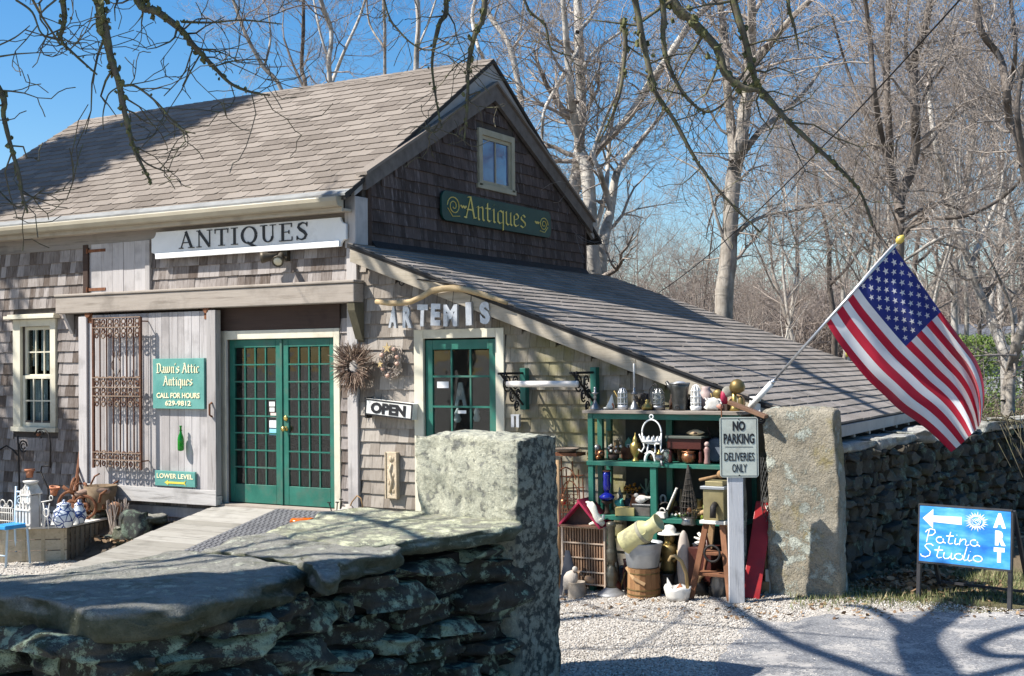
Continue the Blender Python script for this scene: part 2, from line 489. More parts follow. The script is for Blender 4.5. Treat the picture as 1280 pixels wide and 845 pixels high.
def lay_wall(rects, parent, m, lap=.022, facing='y', limit=300, key=None, at=0.0):
    """individual shingles (largest seen first) + the rest returned for the joined field"""
    rects = sorted(rects, key=key) if key else rects
    ind, rest = rects[:limit], rects[limit:]
    for (xa, xb, za, zb) in ind:
        wd = min(WIDTHS+[.06, .04, .22, .25], key=lambda q: abs(q-(xb-xa)))
        me = shingle_mesh(wd, round(zb-za, 2)+lap, facing, m, 'wall')
        o = bpy.data.objects.new('wall_shingle', me); COL.objects.link(o)
        o.parent = parent; r0 = ROOT[parent]
        sx = (xb-xa)/wd
        if facing == 'y':
            o.location = Vector(((xa+xb)/2, at-.003-rnd.uniform(0, .004), za))-r0
            o.rotation_euler = (rnd.uniform(-.02, .01), rnd.uniform(-.006, .006), rnd.uniform(-.01, .01))
        else:
            o.location = Vector((at+.003+rnd.uniform(0, .004), (xa+xb)/2, za))-r0
            o.rotation_euler = (0, rnd.uniform(-.006, .006), math.pi/2+rnd.uniform(-.01, .01))
        o.scale = (sx, 1, 1)
    return rest
def field_wall(s, rects, facing='y', at=0.0, lap=.022):
    for (xa, xb, za, zb) in rects:
        t0, t1 = .023+rnd.uniform(0, .005), .004; e = .0015; zb += lap
        if facing == 'y':
            y = at-.003
            s.hexa([(xa+e, y-t0, za), (xb-e, y-t0, za), (xb-e, y, za), (xa+e, y, za), (xa+e, y-t1, zb), (xb-e, y-t1, zb), (xb-e, y, zb), (xa+e, y, zb)])
        else:
            x = at+.003
            s.hexa([(x+t0, xa+e, za), (x+t0, xb-e, za), (x, xb-e, za), (x, xa+e, za), (x+t1, xa+e, zb), (x+t1, xb-e, zb), (x, xb-e, zb), (x, xa+e, zb)])
def cut(spans, a, b):
    o = []
    for (s, e) in spans:
        if b <= s or a >= e: o.append((s, e)); continue
        if a > s: o.append((s, a))
        if b < e: o.append((b, e))
    return o
def rows(z0, z1, step): 
    n = int(round((z1-z0)/step)); return [(z0+i*step, z0+(i+1)*step) for i in range(n)]

# ------------------------------------------------------------------ main shop building
shop = thing('shop_building', 'weathered grey shingled barn shop with brown asphalt roof, green double doors and a dark gable', 'building', (-3.8, 3, 0))
RIDGE_Y, RIDGE_Z, RS = 2.88, 6.08, .665
XL, XR = -7.60, .06
EY = -.27
s = MB()
# front wall with window and door openings
for q in ((-7.5, -5.36, -.2, 3.98), (-5.36, -4.80, -.2, 1.50), (-5.36, -4.80, 2.72, 3.98), (-4.80, -1.84, -.2, 3.98), (-1.84, -.26, -.2, .585), (-1.84, -.26, 2.50, 3.98), (-.26, -.001, -.2, 3.98)):
    s.box(q[0], q[1], 0, .1, q[2], q[3])
front_wall = part('front_wall', s, M_sheath, shop)
s = MB()   # gable wall with window opening; joined to the roof line
gy = [(-.02, 4.10)]
s.prism([(.1, -.2), (5.56, -.2), (5.56, 4.16), (3.40, 5.42), (3.40, 4.45), (2.55, 4.45), (2.55, 5.15), (3.40, 5.15), (3.40, 5.42), (2.88, 5.72), (.1, 4.20)], (-.12, 0, 0), (0, 1, 0), (0, 0, 1), .12)
gable_wall = part('gable_wall', s, M_sheath, shop)
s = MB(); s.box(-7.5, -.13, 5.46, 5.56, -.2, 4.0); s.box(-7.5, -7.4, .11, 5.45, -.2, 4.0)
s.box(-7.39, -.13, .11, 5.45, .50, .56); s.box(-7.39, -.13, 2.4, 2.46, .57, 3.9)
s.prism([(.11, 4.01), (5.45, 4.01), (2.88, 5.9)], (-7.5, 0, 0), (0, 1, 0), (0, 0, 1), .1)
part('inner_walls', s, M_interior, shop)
# dark upper infill between the two gable roof lines
s = MB(); s.prism([(.15, 4.20), (2.88, 5.70), (5.61, 4.20), (5.61, 4.24), (2.88, 6.0), (.15, 4.24)], (-.10, 0, 0), (0, 1, 0), (0, 0, 1), .06)
part('gable_infill', s, mat('infill', (.03, .03, .045), (.05, .05, .07), .8), shop)
# outer rake boards
s = MB()
for sg in (-1, 1):
    y0 = RIDGE_Y; y1 = RIDGE_Y+sg*2.95
    a = [(y0, RIDGE_Z-.05), (y1, RIDGE_Z-.05-RS*2.95), (y1, RIDGE_Z-.12-RS*2.95), (y0, RIDGE_Z-.30)]
    if sg > 0: a = a[::-1]
    s.prism([(q[0], q[1]) for q in a], (-.02, 0, 0), (0, 1, 0), (0, 0, 1), .05)
part('rake_board', s, M_trimgrey, shop)
# inner, lower rake with its own narrow shingled strip
s = MB()
for sg in (-1, 1):
    y1 = RIDGE_Y+sg*2.80
    f = lambda y: 5.745-.535*abs(y-RIDGE_Y)
    a = [(RIDGE_Y, f(RIDGE_Y)), (y1, f(y1)), (y1, f(y1)-.17), (RIDGE_Y, f(RIDGE_Y)-.20)]
    if sg > 0: a = a[::-1]
    s.prism(a, (.03, 0, 0), (0, 1, 0), (0, 0, 1), .05)
part('inner_rake_board', s, mat('rake_brown', (.10, .085, .075), (.17, .15, .135), .75, scale=8, bump=.3), shop)
s = MB()
for sg in (-1, 1):
    y1 = RIDGE_Y+sg*2.84
    a = [(RIDGE_Y, 5.79), (y1, 5.79-.535*2.84), (y1, 5.755-.535*2.84), (RIDGE_Y, 5.755)]
    if sg > 0: a = a[::-1]
    s.prism(a, (-.03, 0, 0), (0, 1, 0), (0, 0, 1), .145)
part('inner_roof_strip', s, M_roof_f, shop)
# main roof deck + tabs
s = MB()
s.prism([(EY, RIDGE_Z-RS*(RIDGE_Y-EY)), (RIDGE_Y, RIDGE_Z), (6.03, RIDGE_Z-RS*3.15), (6.03, RIDGE_Z-RS*3.15-.05), (RIDGE_Y, RIDGE_Z-.05), (EY, RIDGE_Z-RS*(RIDGE_Y-EY)-.05)][::-1], (XL, 0, 0), (0, 1, 0), (0, 0, 1), XR-XL)
roof = part('roof', s, mat('roof_felt', (.03, .027, .025), (.05, .045, .04), .95), shop)
tabs = []
TW, EXP = .35, .168
sl_len = math.hypot(RIDGE_Y-EY, RS*(RIDGE_Y-EY)); cs = (RIDGE_Y-EY)/sl_len; sn = RS*(RIDGE_Y-EY)/sl_len
nrow = int(sl_len/EXP)
for r_ in range(nrow+1):
    off = (TW/2 if r_ % 2 else 0)+rnd.uniform(-.02, .02)
    x = XL-off
    while x < XR:
        xa, xb = max(x, XL), min(x+TW, XR)
        if xb-xa > .03: tabs.append((xa, xb, r_*EXP, r_))
        x += TW
def tab_shape(wd, top, full=True, ch=.038):
    p = [(-wd/2+ch, 0), (wd/2-ch, 0), (wd/2-.004, ch*.85), (wd/2-.004, top), (-wd/2+.004, top), (-wd/2+.004, ch*.85)]
    if not full: p = [(-wd/2, 0), (wd/2, 0), (wd/2, top), (-wd/2, top)]
    return p
def slope_frame(x, sdist, lift=.002):
    """on the front slope at distance sdist up from the eave"""
    return Vector((x, EY+cs*sdist, RIDGE_Z-RS*(RIDGE_Y-EY)+sn*sdist))+Vector((0, -sn, cs))*lift
def add_tab(s, o, u, v, poly, t0=.016, t1=.003):
    n = Vector(u).cross(Vector(v)).normalized(); top = max(p[1] for p in poly); a = []; b = []
    for p in poly:
        q = Vector(o)+Vector(u)*p[0]+Vector(v)*p[1]
        a.append(q); b.append(q+n*(t0+(t1-t0)*p[1]/top))
    k = len(poly)
    s._add(a+b, [tuple(range(k, 2*k))]+[(i, (i+1) % k, k+(i+1) % k, k+i) for i in range(k)])
U, V = Vector((1, 0, 0)), Vector((0, cs, sn))
tabs.sort(key=lambda q: math.hypot(q[0]-CAM[0], -CAM[1]+EY+cs*q[2]))
rest = MB(); tmesh = {}; cnt = 0
for (xa, xb, sd, r_) in tabs:
    top = min(EXP+.05, sl_len-sd)
    if top < .03: continue
    full = abs(xb-xa-TW) < .01 and top > EXP
    if full and cnt < 300:
        if 'f' not in tmesh:
            q = MB(); add_tab(q, (0, 0, 0), U, V, tab_shape(TW, EXP+.05)); me = q.mesh('roof_shingle'); me.materials.append(M_roof); tmesh['f'] = me
        o = bpy.data.objects.new('roof_shingle', tmesh['f']); COL.objects.link(o); o.parent = roof
        o.location = slope_frame((xa+xb)/2, sd+rnd.uniform(-.004, .004))-ROOT[roof]; o.rotation_euler = (rnd.uniform(-.012, .004), 0, rnd.uniform(-.012, .012)); cnt += 1
    else:
        add_tab(rest, slope_frame((xa+xb)/2, sd), U, V, tab_shape(xb-xa, top, full))
part('roof_shingle_field', rest, M_roof_f, shop, stuff=True)
# ridge cap pieces
s = MB(); x = XL
while x < XR-.16:
    for sg in (-1, 1):
        d = Vector((0, sg*cs, -sn)); 
        a = Vector((x, RIDGE_Y, RIDGE_Z+.018)); b = a+Vector((.24, 0, -.008))
        s.quad(*( [a, b, b+d*.14, a+d*.14] if sg < 0 else [a, a+d*.14, b+d*.14, b]))
    x += .19
part('ridge_cap', s, M_roof_f, shop, stuff=True)
# drip flashing strip, gutter, fascia, soffit
ez = RIDGE_Z-RS*(RIDGE_Y-EY)
s = MB(); s.prism([(-.012, -.006), (.09, -.006+.09*sn/cs), (.09, .0185+.09*sn/cs), (-.012, .0185)], (XL, EY, ez), (0, 1, 0), (0, 0, 1), XR-XL)
part('drip_edge', s, M_drip, shop)
s = MB()
gp = [(-.115, 0), (-.12, -.012), (-.118, -.05), (-.095, -.095), (-.07, -.105), (-.004, -.105), (-.004, -.095), (-.068, -.093), (-.088, -.085), (-.106, -.045), (-.107, -.01), (-.108, 0)]
s.prism(gp, (XL, EY+.03, ez-.015), (0, 1, 0), (0, 0, 1), XR-XL-.06)
s.prism([(-.115, 0), (-.118, -.05), (-.095, -.095), (-.07, -.105), (-.004, -.105), (-.004, 0)], (XR-.06, EY+.03, ez-.015), (0, 1, 0), (0, 0, 1), .005)
part('gutter', s, M_gutter, shop, bevel=.002)
s = MB(); s.box(XL, XR-.07, EY+.028, EY+.058, ez-.17, ez-.03); s.box(XL, XR-.07, EY+.06, -.002, ez-.16, ez-.13)
part('fascia', s, M_rake, shop, bevel=.004)
# frieze board, corner posts
s = MB(); s.box(-7.5, -.1, -.03, -.001, 3.66, 3.86)
part('frieze_board', s, wood('frieze', (.20, .18, .16), (.32, .29, .26), 'x'), shop, bevel=.003)
s = MB(); s.box(-.10, .035, -.055, .095, 0.1, 3.44); s.box(-.115, .03, -.06, .17, 3.443, 4.0)
part('corner_post', s, M_beamz, shop, bevel=.006)
# big beam (door track header) with end, brackets
p0 = PY(70, 378, -.2); p1 = PY(443, 372, -.2)
BX0, BX1 = p0.x, p1.x
s = MB(); s.box(BX0, BX1, -.21, -.03, 2.845, 3.05); s.box(BX0-.01, BX1+.01, -.225, -.03, 3.053, 3.085)
part('track_beam', s, M_beam, shop, bevel=.01)
s = MB(); s.prism([(-.03, 2.842), (-.20, 2.842), (-.19, 2.76), (-.05, 2.44), (-.03, 2.42)][::-1], (BX1-.10, 0, 0), (0, 1, 0), (0, 0, 1), .10)
part('beam_bracket', s, wood('bracket_dark', (.10, .09, .06), (.17, .15, .10), 'z'), shop, bevel=.004)
s = MB(); s.prism([(-.03, 2.842), (-.18, 2.842), (-.05, 2.60), (-.03, 2.60)][::-1], (BX0+.08, 0, 0), (0, 1, 0), (0, 0, 1), .05)
part('beam_bracket', s, M_beamz, shop, bevel=.004)
for px in (112, 260):
    s = MB(); q = PY(px, 390, -.15); s.box(q.x-.05, q.x+.05, -.16, -.145, 2.72, 2.84); s.tube([(q.x, -.165, 2.83), (q.x, -.19, 2.83)], .045, 10)
    part('track_hanger', s, M_rust, shop)
# shingle fields on the front wall
hx0, hx1 = PY(107, 330).x, PY(191, 330).x
def front_spans(zm, z0, z1):
    sp = [(-7.2, -.10)]
    if 1.33 < zm < 2.90: sp = cut(sp, -5.52, -4.68)
    if zm > 3.05: sp = cut(sp, hx0, hx1)
    if .50 < zm < 3.06: sp = cut(sp, BX0+.30 if zm < 2.83 else BX0, -.215 if zm < 2.6 else -.10)
    if zm > 3.48: sp = cut(sp, -3.1, -.10)
    return sp
rect = course_rects(rows(.14, 3.64, .14), 0, 0, front_spans, rnd)
rest_f = lay_wall(rect, front_wall, M_cedar, key=lambda q: -(q[1]-q[0])*(4 if q[0] > -6 else 1)/((8-q[0])), limit=300)
fld = MB(); field_wall(fld, rest_f)
part('shingle_field', fld, M_cedar_f, shop, stuff=True)
def gab_spans(zm, z0, z1):
    if zm < 4.2: sp = [(.20, 5.56)]
    else:
        d = (5.60-z1)/.535
        if d < .05: return []
        sp = [(max(.20, RIDGE_Y-d), min(5.56, RIDGE_Y+d))]
    if 4.38 < zm < 5.18: sp = cut(sp, 2.50, 3.45)
    return sp
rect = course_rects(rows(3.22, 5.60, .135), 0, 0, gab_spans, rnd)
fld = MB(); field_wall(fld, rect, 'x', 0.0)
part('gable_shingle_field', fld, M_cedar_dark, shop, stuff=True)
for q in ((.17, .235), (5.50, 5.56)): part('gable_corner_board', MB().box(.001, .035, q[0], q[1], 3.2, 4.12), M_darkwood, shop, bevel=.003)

# loft hatch boards with hinges
hz0, hz1 = 3.09, 3.70
hatch = part('loft_hatch', MB().box(hx0, hx1, -.012, -.002, hz0, hz1), M_board, shop)
x = PY(117, 330).x; xe = PY(185, 330).x; nb = 5
for i in range(nb):
    a = x+(xe-x)*i/nb; b = x+(xe-x)*(i+1)/nb-.004
    part('board', MB().box(a, b, -.034-rnd.uniform(0, .004), -.0125, hz0+.005, hz1), M_board, hatch, bevel=.002)
part('hatch_post', MB().box(hx1-.075, hx1, -.055, -.0125, hz0, hz1), M_beamz, hatch, bevel=.003)
part('hatch_post', MB().box(hx0, hx0+.085, -.045, -.0125, hz0, hz1), M_darkwood, hatch, bevel=.003)
for z in (3.14, 3.62):
    part('hinge', MB().box(hx0+.05, x+.25, -.044, -.036, z-.018, z+.018).tube([(hx0+.08, -.05, z-.03), (hx0+.08, -.05, z+.03)], .012, 6), M_rust, hatch)

# ------------------------------------------------------------------ sash window
def sash(parent, x0, x1, z0, z1, cols, rws, y, mf, bar=.018, stile=.045):
    sh = part('sash', MB().box(x0, x0+stile, y, y+.035, z0, z1).box(x1-stile, x1, y, y+.035, z0, z1).box(x0+stile+.001, x1-stile-.001, y+.001, y+.034, z0, z0+stile*1.2).box(x0+stile+.001, x1-stile-.001, y+.001, y+.034, z1-stile, z1), mf, parent, bevel=.003)
    gx0, gx1, gz0, gz1 = x0+stile, x1-stile, z0+stile*1.2, z1-stile
    m = MB()
    for i in range(1, cols):
        xx = gx0+(gx1-gx0)*i/cols; m.box(xx-bar/2, xx+bar/2, y+.003, y+.03, gz0+.001, gz1-.001)
    for j in range(1, rws):
        zz = gz0+(gz1-gz0)*j/rws; m.box(gx0+.001, gx1-.001, y+.005, y+.028, zz-bar/2, zz+bar/2)
    if m.v: part('muntin', m, mf, parent)
    for i in range(cols):
        for j in range(rws):
            a = gx0+(gx1-gx0)*i/cols; b = gx0+(gx1-gx0)*(i+1)/cols; c = gz0+(gz1-gz0)*j/rws; d = gz0+(gz1-gz0)*(j+1)/rws
            part('pane', MB().box(a+bar/2, b-bar/2, y+.015, y+.018, c+bar/2, d-bar/2), M_glass, parent)
win = part('window', MB().box(-5.50, -5.36, -.045, -.001, 1.42, 2.80).box(-4.80, -4.70, -.045, -.001, 1.42, 2.80).box(-5.359, -4.801, -.044, -.001, 2.71, 2.80).box(-5.52, -4.68, -.07, -.001, 1.36, 1.42).box(-5.58, -4.63, -.13, -.001, 2.805, 2.845).box(-5.54, -4.66, -.10, -.001, 2.846, 2.865), M_cream, shop, bevel=.004)
sash(win, -5.36, -4.80, 1.42, 2.08, 3, 2, -.005, M_cream)
sash(win, -5.36, -4.80, 2.04, 2.71, 3, 2, .032, M_cream)
# curtains behind the window
s = MB()
def curtain(s, x0, x1, z0, z1, y, n=10):
    for i in range(n):
        a = x0+(x1-x0)*i/n; b = x0+(x1-x0)*(i+1)/n
        ya = y+.02*math.sin(i*1.9); yb = y+.02*math.sin((i+1)*1.9)
        s.quad((a, ya, z0), (b, yb, z0), (b, yb, z1), (a, ya, z1))
curtain(s, -5.35, -5.02, 1.44, 2.02, .105); curtain(s, -5.30, -5.20, 2.2, 2.68, .108); curtain(s, -5.14, -5.00, 2.14, 2.66, .108, 5)
part('curtain', s, mat('lace', (.45, .50, .52), (.60, .64, .66), .9), win)
# gable window
gw = part('gable_window', MB(), M_cream, shop)
gx = MB()
for q in ((2.52, 2.60, 4.42, 5.15), (3.35, 3.43, 4.42, 5.15), (2.601, 3.349, 5.07, 5.15), (2.49, 3.46, 4.385, 4.45)):
    gx.box(.001, .045, q[0], q[1], q[2], q[3])
bpy.data.objects.remove(gw)
M_old = mat('old_cream', (.33, .30, .21), (.43, .40, .30), .7, scale=4, dirt=(.2, .18, .13))
gw = part('gable_window', gx, M_old, shop, bevel=.004)
part('sash', MB().box(-.02, .02, 2.60, 2.645, 4.45, 5.07).box(-.02, .02, 3.305, 3.35, 4.45, 5.07).box(-.019, .019, 2.646, 3.304, 4.45, 4.495).box(-.019, .019, 2.646, 3.304, 5.025, 5.07).box(-.015, .015, 2.965, 2.983, 4.496, 5.024), M_old, gw)
m_, n_, b_, o_ = _nodes('sky_tinted_glass'); b_.inputs['Base Color'].default_value = (.045, .075, .20, 1); b_.inputs['Roughness'].default_value = .05  # blue sky reflection partly painted into the pane's base colour
b_.inputs['IOR'].default_value = 1.7; b_.inputs['Specular IOR Level'].default_value = 1.0
g_ = G(n_); g_.bump(g_.noise(g_.coord((1, 1, 1), world=True), 2.5, 3), b_, .12, .03)
part('pane', MB().box(-.004, .0, 2.646, 2.964, 4.496, 5.024), m_, gw); part('pane', MB().box(-.004, .0, 2.984, 3.304, 4.496, 5.024), m_, gw)

# ------------------------------------------------------------------ green double doors
DX0, DX1, DZ0, DZ1 = PY(287, 500, .03).x, PY(421, 500, .03).x, .615, 2.475
s = MB(); s.box(DX0-.085, DX0-.004, -.03, .06, .60, 2.58); s.box(DX1+.004, DX1+.085, -.03, .06, .60, 2.58); s.box(DX0-.003, DX1+.003, -.029, .06, DZ1+.005, 2.58)
part('door_trim', s, M_cream, shop, bevel=.004)
part('door_header', MB().box(-2.0, -.22, -.025, -.003, 2.585, 2.842), M_darkwood, shop)
part('door_sill', MB().box(DX0-.1, DX1+.1, -.14, .04, .575, .605), M_beam, shop, bevel=.005)
def door(x0, x1, y, knob):
    st, tr, br = .085, .09, .21
    d = MB().box(x0, x0+st, y, y+.04, DZ0, DZ1).box(x1-st, x1, y, y+.04, DZ0, DZ1).box(x0+st+.001, x1-st-.001, y+.001, y+.039, DZ0, DZ0+br).box(x0+st+.001, x1-st-.001, y+.001, y+.039, DZ1-tr, DZ1)
    d = part('door', d, M_green, shop, bevel=.004)
    gx0, gx1, gz0, gz1 = x0+st, x1-st, DZ0+br, DZ1-tr; bar = .016
    m = MB()
    for i in range(1, 4):
        xx = gx0+(gx1-gx0)*i/4; m.box(xx-bar/2, xx+bar/2, y+.004, y+.034, gz0+.001, gz1-.001)
    for j in range(1, 8):
        zz = gz0+(gz1-gz0)*j/8; m.box(gx0+.001, gx1-.001, y-.002, y+.03, zz-bar/2, zz+bar/2)
    part('muntin', m, M_green, d)
    for i in range(4):
        for j in range(8):
            a = gx0+(gx1-gx0)*i/4; b = gx0+(gx1-gx0)*(i+1)/4; c = gz0+(gz1-gz0)*j/8; e = gz0+(gz1-gz0)*(j+1)/8
            part('pane', MB().box(a+bar/2, b-bar/2, y+.016, y+.019, c+bar/2, e-bar/2), M_glass, d)
    return d
xm = PY(353.5, 500, .03).x
dl = door(DX0+.003, xm-.006, .018, False); dr = door(xm+.006, DX1-.003, .018, True)
part('astragal', MB().box(xm-.02, xm+.012, .004, .017, DZ0, DZ1), M_green, dr, bevel=.003)
M_brass = mat('brass', (.55, .40, .10), (.70, .54, .20), .25, metal=.9, bump=0)
kz = PY(357, 536, 0).z; kx = xm+.055
part('knob', MB().lathe([(.028, 0), (.028, .006), (.012, .01), (.012, .03), (.026, .04), (.03, .052), (.024, .066), (.008, .07)], (kx, .018, kz), 12, rot('X', 90)), M_brass, dr, True)
part('lock', MB().lathe([(.03, 0), (.03, .014), (.02, .018), (.004, .018)], (kx, .018, PY(357, 523, 0).z), 12, rot('X', 90)), M_brass, dr, True)
for (px, py, w_, h_, c) in ((340, 505, 9, 6, (.75, .75, .72)), (340, 512, 8, 5, (.78, .78, .74)), (342, 519, 10, 6, (.75, .55, .5)), (341, 530, 11, 9, (.8, .8, .8)), (341, 540, 11, 8, (.25, .55, .7))):
    q = PY(px, py, .03); k = mpp(q)
    part('sticker', MB().box(q.x-w_*k/2, q.x+w_*k/2, .0295, .0335, q.z-h_*k/2, q.z+h_*k/2), mat('sticker%d' % py, c, c, .6, bump=0), dl)
# bookcase seen through the left door
bc = thing('bookcase', 'dark bookcase with rows of reddish spines behind the glass of the green double doors', 'bookcase', (-1.9, 1.0, .57))
part('case', MB().box(-2.6, -.9, 1.20, 1.23, .57, 2.5).box(-2.6, -2.56, .9, 1.199, .57, 2.5).box(-.94, -.9, .9, 1.199, .57, 2.5), M_darkwood, bc)
for k in range(6): part('shelf', MB().box(-2.559, -.941, .9, 1.199, .60+k*.33, .625+k*.33), M_darkwood, bc)
bcol = [mat('spine%d' % i, c, c, .6, bump=0) for i, c in enumerate([(.10, .04, .04), (.15, .11, .10), (.07, .05, .06), (.17, .075, .065)])]
for k in range(5):
    x = -2.5
    while x < -1.0:
        w_ = rnd.uniform(.05, .10)
        part('book', MB().box(x, x+w_-.006, .93, 1.15, .626+k*.33, .626+k*.33+rnd.uniform(.2, .28)), rnd.choice(bcol), bc); x += w_+rnd.choice([0, 0, .03])

# ------------------------------------------------------------------ sliding barn door of vertical boards
SY = -.13
sx0, sx1 = PY(101, 500, SY-.03).x, PY(271, 500, SY-.03).x
sd = part('sliding_door', MB().box(sx0+.05, sx1-.03, SY, SY+.03, .74, 2.80), M_sheath, shop)
x = sx0; 
bw = [.16]+[.125]*13
i = 0
while x < sx1-.13:
    w_ = rnd.choice([.10, .115, .125, .135])
    if x+w_ > sx1-.14: w_ = sx1-.13-x
    if w_ < .03: break
    part('board', MB().box(x, x+w_-.004, SY-.024-rnd.uniform(0, .004), SY-.001, .70, 2.815), M_board, sd, bevel=.002); x += w_
part('door_stile', MB().box(sx0-.01, sx0+.13, SY-.055, SY-.029, .70, 2.80), M_board, sd, bevel=.004)
part('door_stile', MB().box(sx1-.125, sx1+.01, SY-.06, SY+.03, .70, 2.82), M_beamz, sd, bevel=.004)
part('door_rail', MB().box(sx0-.12, sx1+.02, SY-.075, SY-.0615, .585, .76).box(sx0-.12, sx1+.02, SY-.061, SY+.03, .59, .695), wood('rail_wood', (.34, .32, .30), (.52, .50, .48), 'x'), sd, bevel=.004)
q = PY(265, 512, SY-.06); part('door_handle', MB().tube([(q.x, SY-.062, q.z-.08), (q.x, SY-.10, q.z-.06), (q.x, SY-.10, q.z+.06), (q.x, SY-.062, q.z+.08)], .012, 6), M_rust, sd)
# jamb and base boards beside / below
part('door_jamb', MB().box(sx1+.03, DX0-.09, -.02, -.003, .58, 2.583), M_beamz, shop)
part('base_board', MB().box(sx0-.1, sx1+.1, -.05, -.022, .40, .52), M_board, shop, bevel=.004)
part('foundation', MB().box(-7.5, -.1, -.05, -.001, -.2, .135), mat('fieldstone', (.16, .15, .13), (.3, .28, .25), .9, scale=7, bump=.8, bdist=.02), shop)
# ------------------------------------------------------------------ lean-to shed on the gable end
shed = thing('side_shed', 'low lean-to shed with long grey sloping roof and shingled front beside the dark gable', 'shed', (2.6, 3, 0))
LS, LZ, LX1, LY0, LY1 = .365, 3.48, 5.14, -.17, 6.28
lz = lambda x: LZ-LS*x
GX0, GX1, GZ1 = PY(531, 450).x, PY(622, 450).x, PY(576, 422).z      # green door opening
OZ0 = .40
s = MB()
def wallpoly(pts): s.prism(pts, (0, .1, 0), (1, 0, 0), (0, 0, 1), .1)
wallpoly([(.04, -.2), (GX0, -.2), (GX0, lz(GX0)-.06), (.04, lz(.04)-.06)])
wallpoly([(GX0, GZ1), (GX1, GZ1), (GX1, lz(GX1)-.06), (GX0, lz(GX0)-.06)])
wallpoly([(GX0, -.2), (GX1, -.2), (GX1, OZ0), (GX0, OZ0)])
wallpoly([(GX1, -.2), (4.98, -.2), (4.98, lz(4.98)-.06), (GX1, lz(GX1)-.06)])
shed_wall = part('front_wall', s, M_sheath, shed)
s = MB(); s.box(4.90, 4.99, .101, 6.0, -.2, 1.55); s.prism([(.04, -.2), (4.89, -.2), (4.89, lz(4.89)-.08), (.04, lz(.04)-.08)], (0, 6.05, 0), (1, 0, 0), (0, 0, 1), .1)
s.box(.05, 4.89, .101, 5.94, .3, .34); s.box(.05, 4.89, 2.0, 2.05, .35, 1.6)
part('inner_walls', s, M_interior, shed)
# roof deck and shingles
s = MB(); s.prism([(.0, lz(0)), (.0, lz(0)-.05), (LX1, lz(LX1)-.05), (LX1, lz(LX1))], (0, LY1, 0), (1, 0, 0), (0, 0, 1), LY1-LY0)
sroof = part('roof', s, MATS['roof_felt'], shed)
sl2 = math.hypot(1, LS); C2, S2 = 1/sl2, LS/sl2
U2, V2 = Vector((0, 1, 0)), Vector((-C2, 0, S2))
tot = LX1*sl2; EX2, TW2 = .150, .27
tabs = []
for r_ in range(int(tot/EX2)+1):
    y = LY0-rnd.uniform(0, TW2)
    while y < LY1:
        a, b = max(y, LY0), min(y+TW2, LY1)
        if b-a > .02: tabs.append((a, b, r_*EX2))
        y += TW2
def pos2(y, sd): return Vector((LX1-C2*sd, y, lz(LX1)+S2*sd))+Vector((S2, 0, C2))*.002
tabs.sort(key=lambda q: (pos2((q[0]+q[1])/2, q[2])-Vector(CAM)).length)
rest = MB(); q = MB(); add_tab(q, (0, 0, 0), U2, V2, tab_shape(TW2-.012, EX2+.05, False), .019, .003); tm = q.mesh('roof_shingle'); tm.materials.append(M_roof2); cnt = 0
for (a, b, sd_) in tabs:
    top = min(EX2+.05, tot-sd_)
    if top < .03: continue
    if abs(b-a-TW2) < .01 and top > EX2 and cnt < 300:
        o = bpy.data.objects.new('roof_shingle', tm); COL.objects.link(o); o.parent = sroof
        o.location = pos2((a+b)/2, sd_+rnd.uniform(-.005, .005))-ROOT[sroof]; o.rotation_euler = (0, rnd.uniform(-.006, .012), rnd.uniform(-.015, .015)); cnt += 1
    else: add_tab(rest, pos2((a+b)/2, sd_), U2, V2, tab_shape(b-a-.012, top, False), .019, .003)
part('roof_shingle_field', rest, M_roof2_f, shed, stuff=True)
part('flashing', MB().prism([(.03, lz(.03)+.02), (.09, lz(.09)+.014), (.09, lz(.09)+.020), (.03, lz(.03)+.07), (.022, lz(.03)+.07), (.022, lz(.03)+.02)][::-1], (0, .24, 0), (1, 0, 0), (0, 0, 1), -5.3), M_iron, shed)
# rake board on the front edge, in three lengths
xs = [.03, 1.55, 3.35, LX1-.02]
for a, b in zip(xs[:-1], xs[1:]):
    a += .003
    part('rake_board', MB().prism([(a, lz(a)-.022-.165), (b, lz(b)-.022-.165), (b, lz(b)-.022), (a, lz(a)-.022)], (0, LY0+.035, 0), (1, 0, 0), (0, 0, 1), .032), M_rake, shed, bevel=.004)
part('drip_edge', MB().prism([(.03, lz(.03)-.02), (LX1, lz(LX1)-.02), (LX1, lz(LX1)+.002), (.03, lz(.03)+.002)], (0, LY0-.001, 0), (1, 0, 0), (0, 0, 1), .012), M_black, shed)
part('soffit_board', MB().prism([(.06, lz(.06)-.075), (LX1-.2, lz(LX1-.2)-.075), (LX1-.2, lz(LX1-.2)-.055), (.06, lz(.06)-.055)], (0, .0, 0), (1, 0, 0), (0, 0, 1), .13), M_darkwood, shed)
# eave: fascia with its white end, rafter tails
part('eave_fascia', MB().box(LX1-.012, LX1+.012, LY0+.05, LY1, lz(LX1)-.115, lz(LX1)-.012), M_trimgrey, shed, bevel=.003)
part('fascia_end', MB().prism([(LX1-.07, lz(LX1)-.13), (LX1+.03, lz(LX1)-.15), (LX1+.07, lz(LX1)-.03), (LX1-.03, lz(LX1)-.005)], (0, LY0+.045, 0), (1, 0, 0), (0, 0, 1), .09), M_white, shed, bevel=.004)
for i in range(11):
    y = .3+i*.58
    part('rafter_tail', MB().prism([(4.80, lz(4.8)-.16), (LX1-.02, lz(LX1)-.15), (LX1-.02, lz(LX1)-.056), (4.80, lz(4.8)-.056)], (0, y, 0), (1, 0, 0), (0, 0, 1), .06), M_trimgrey, shed)
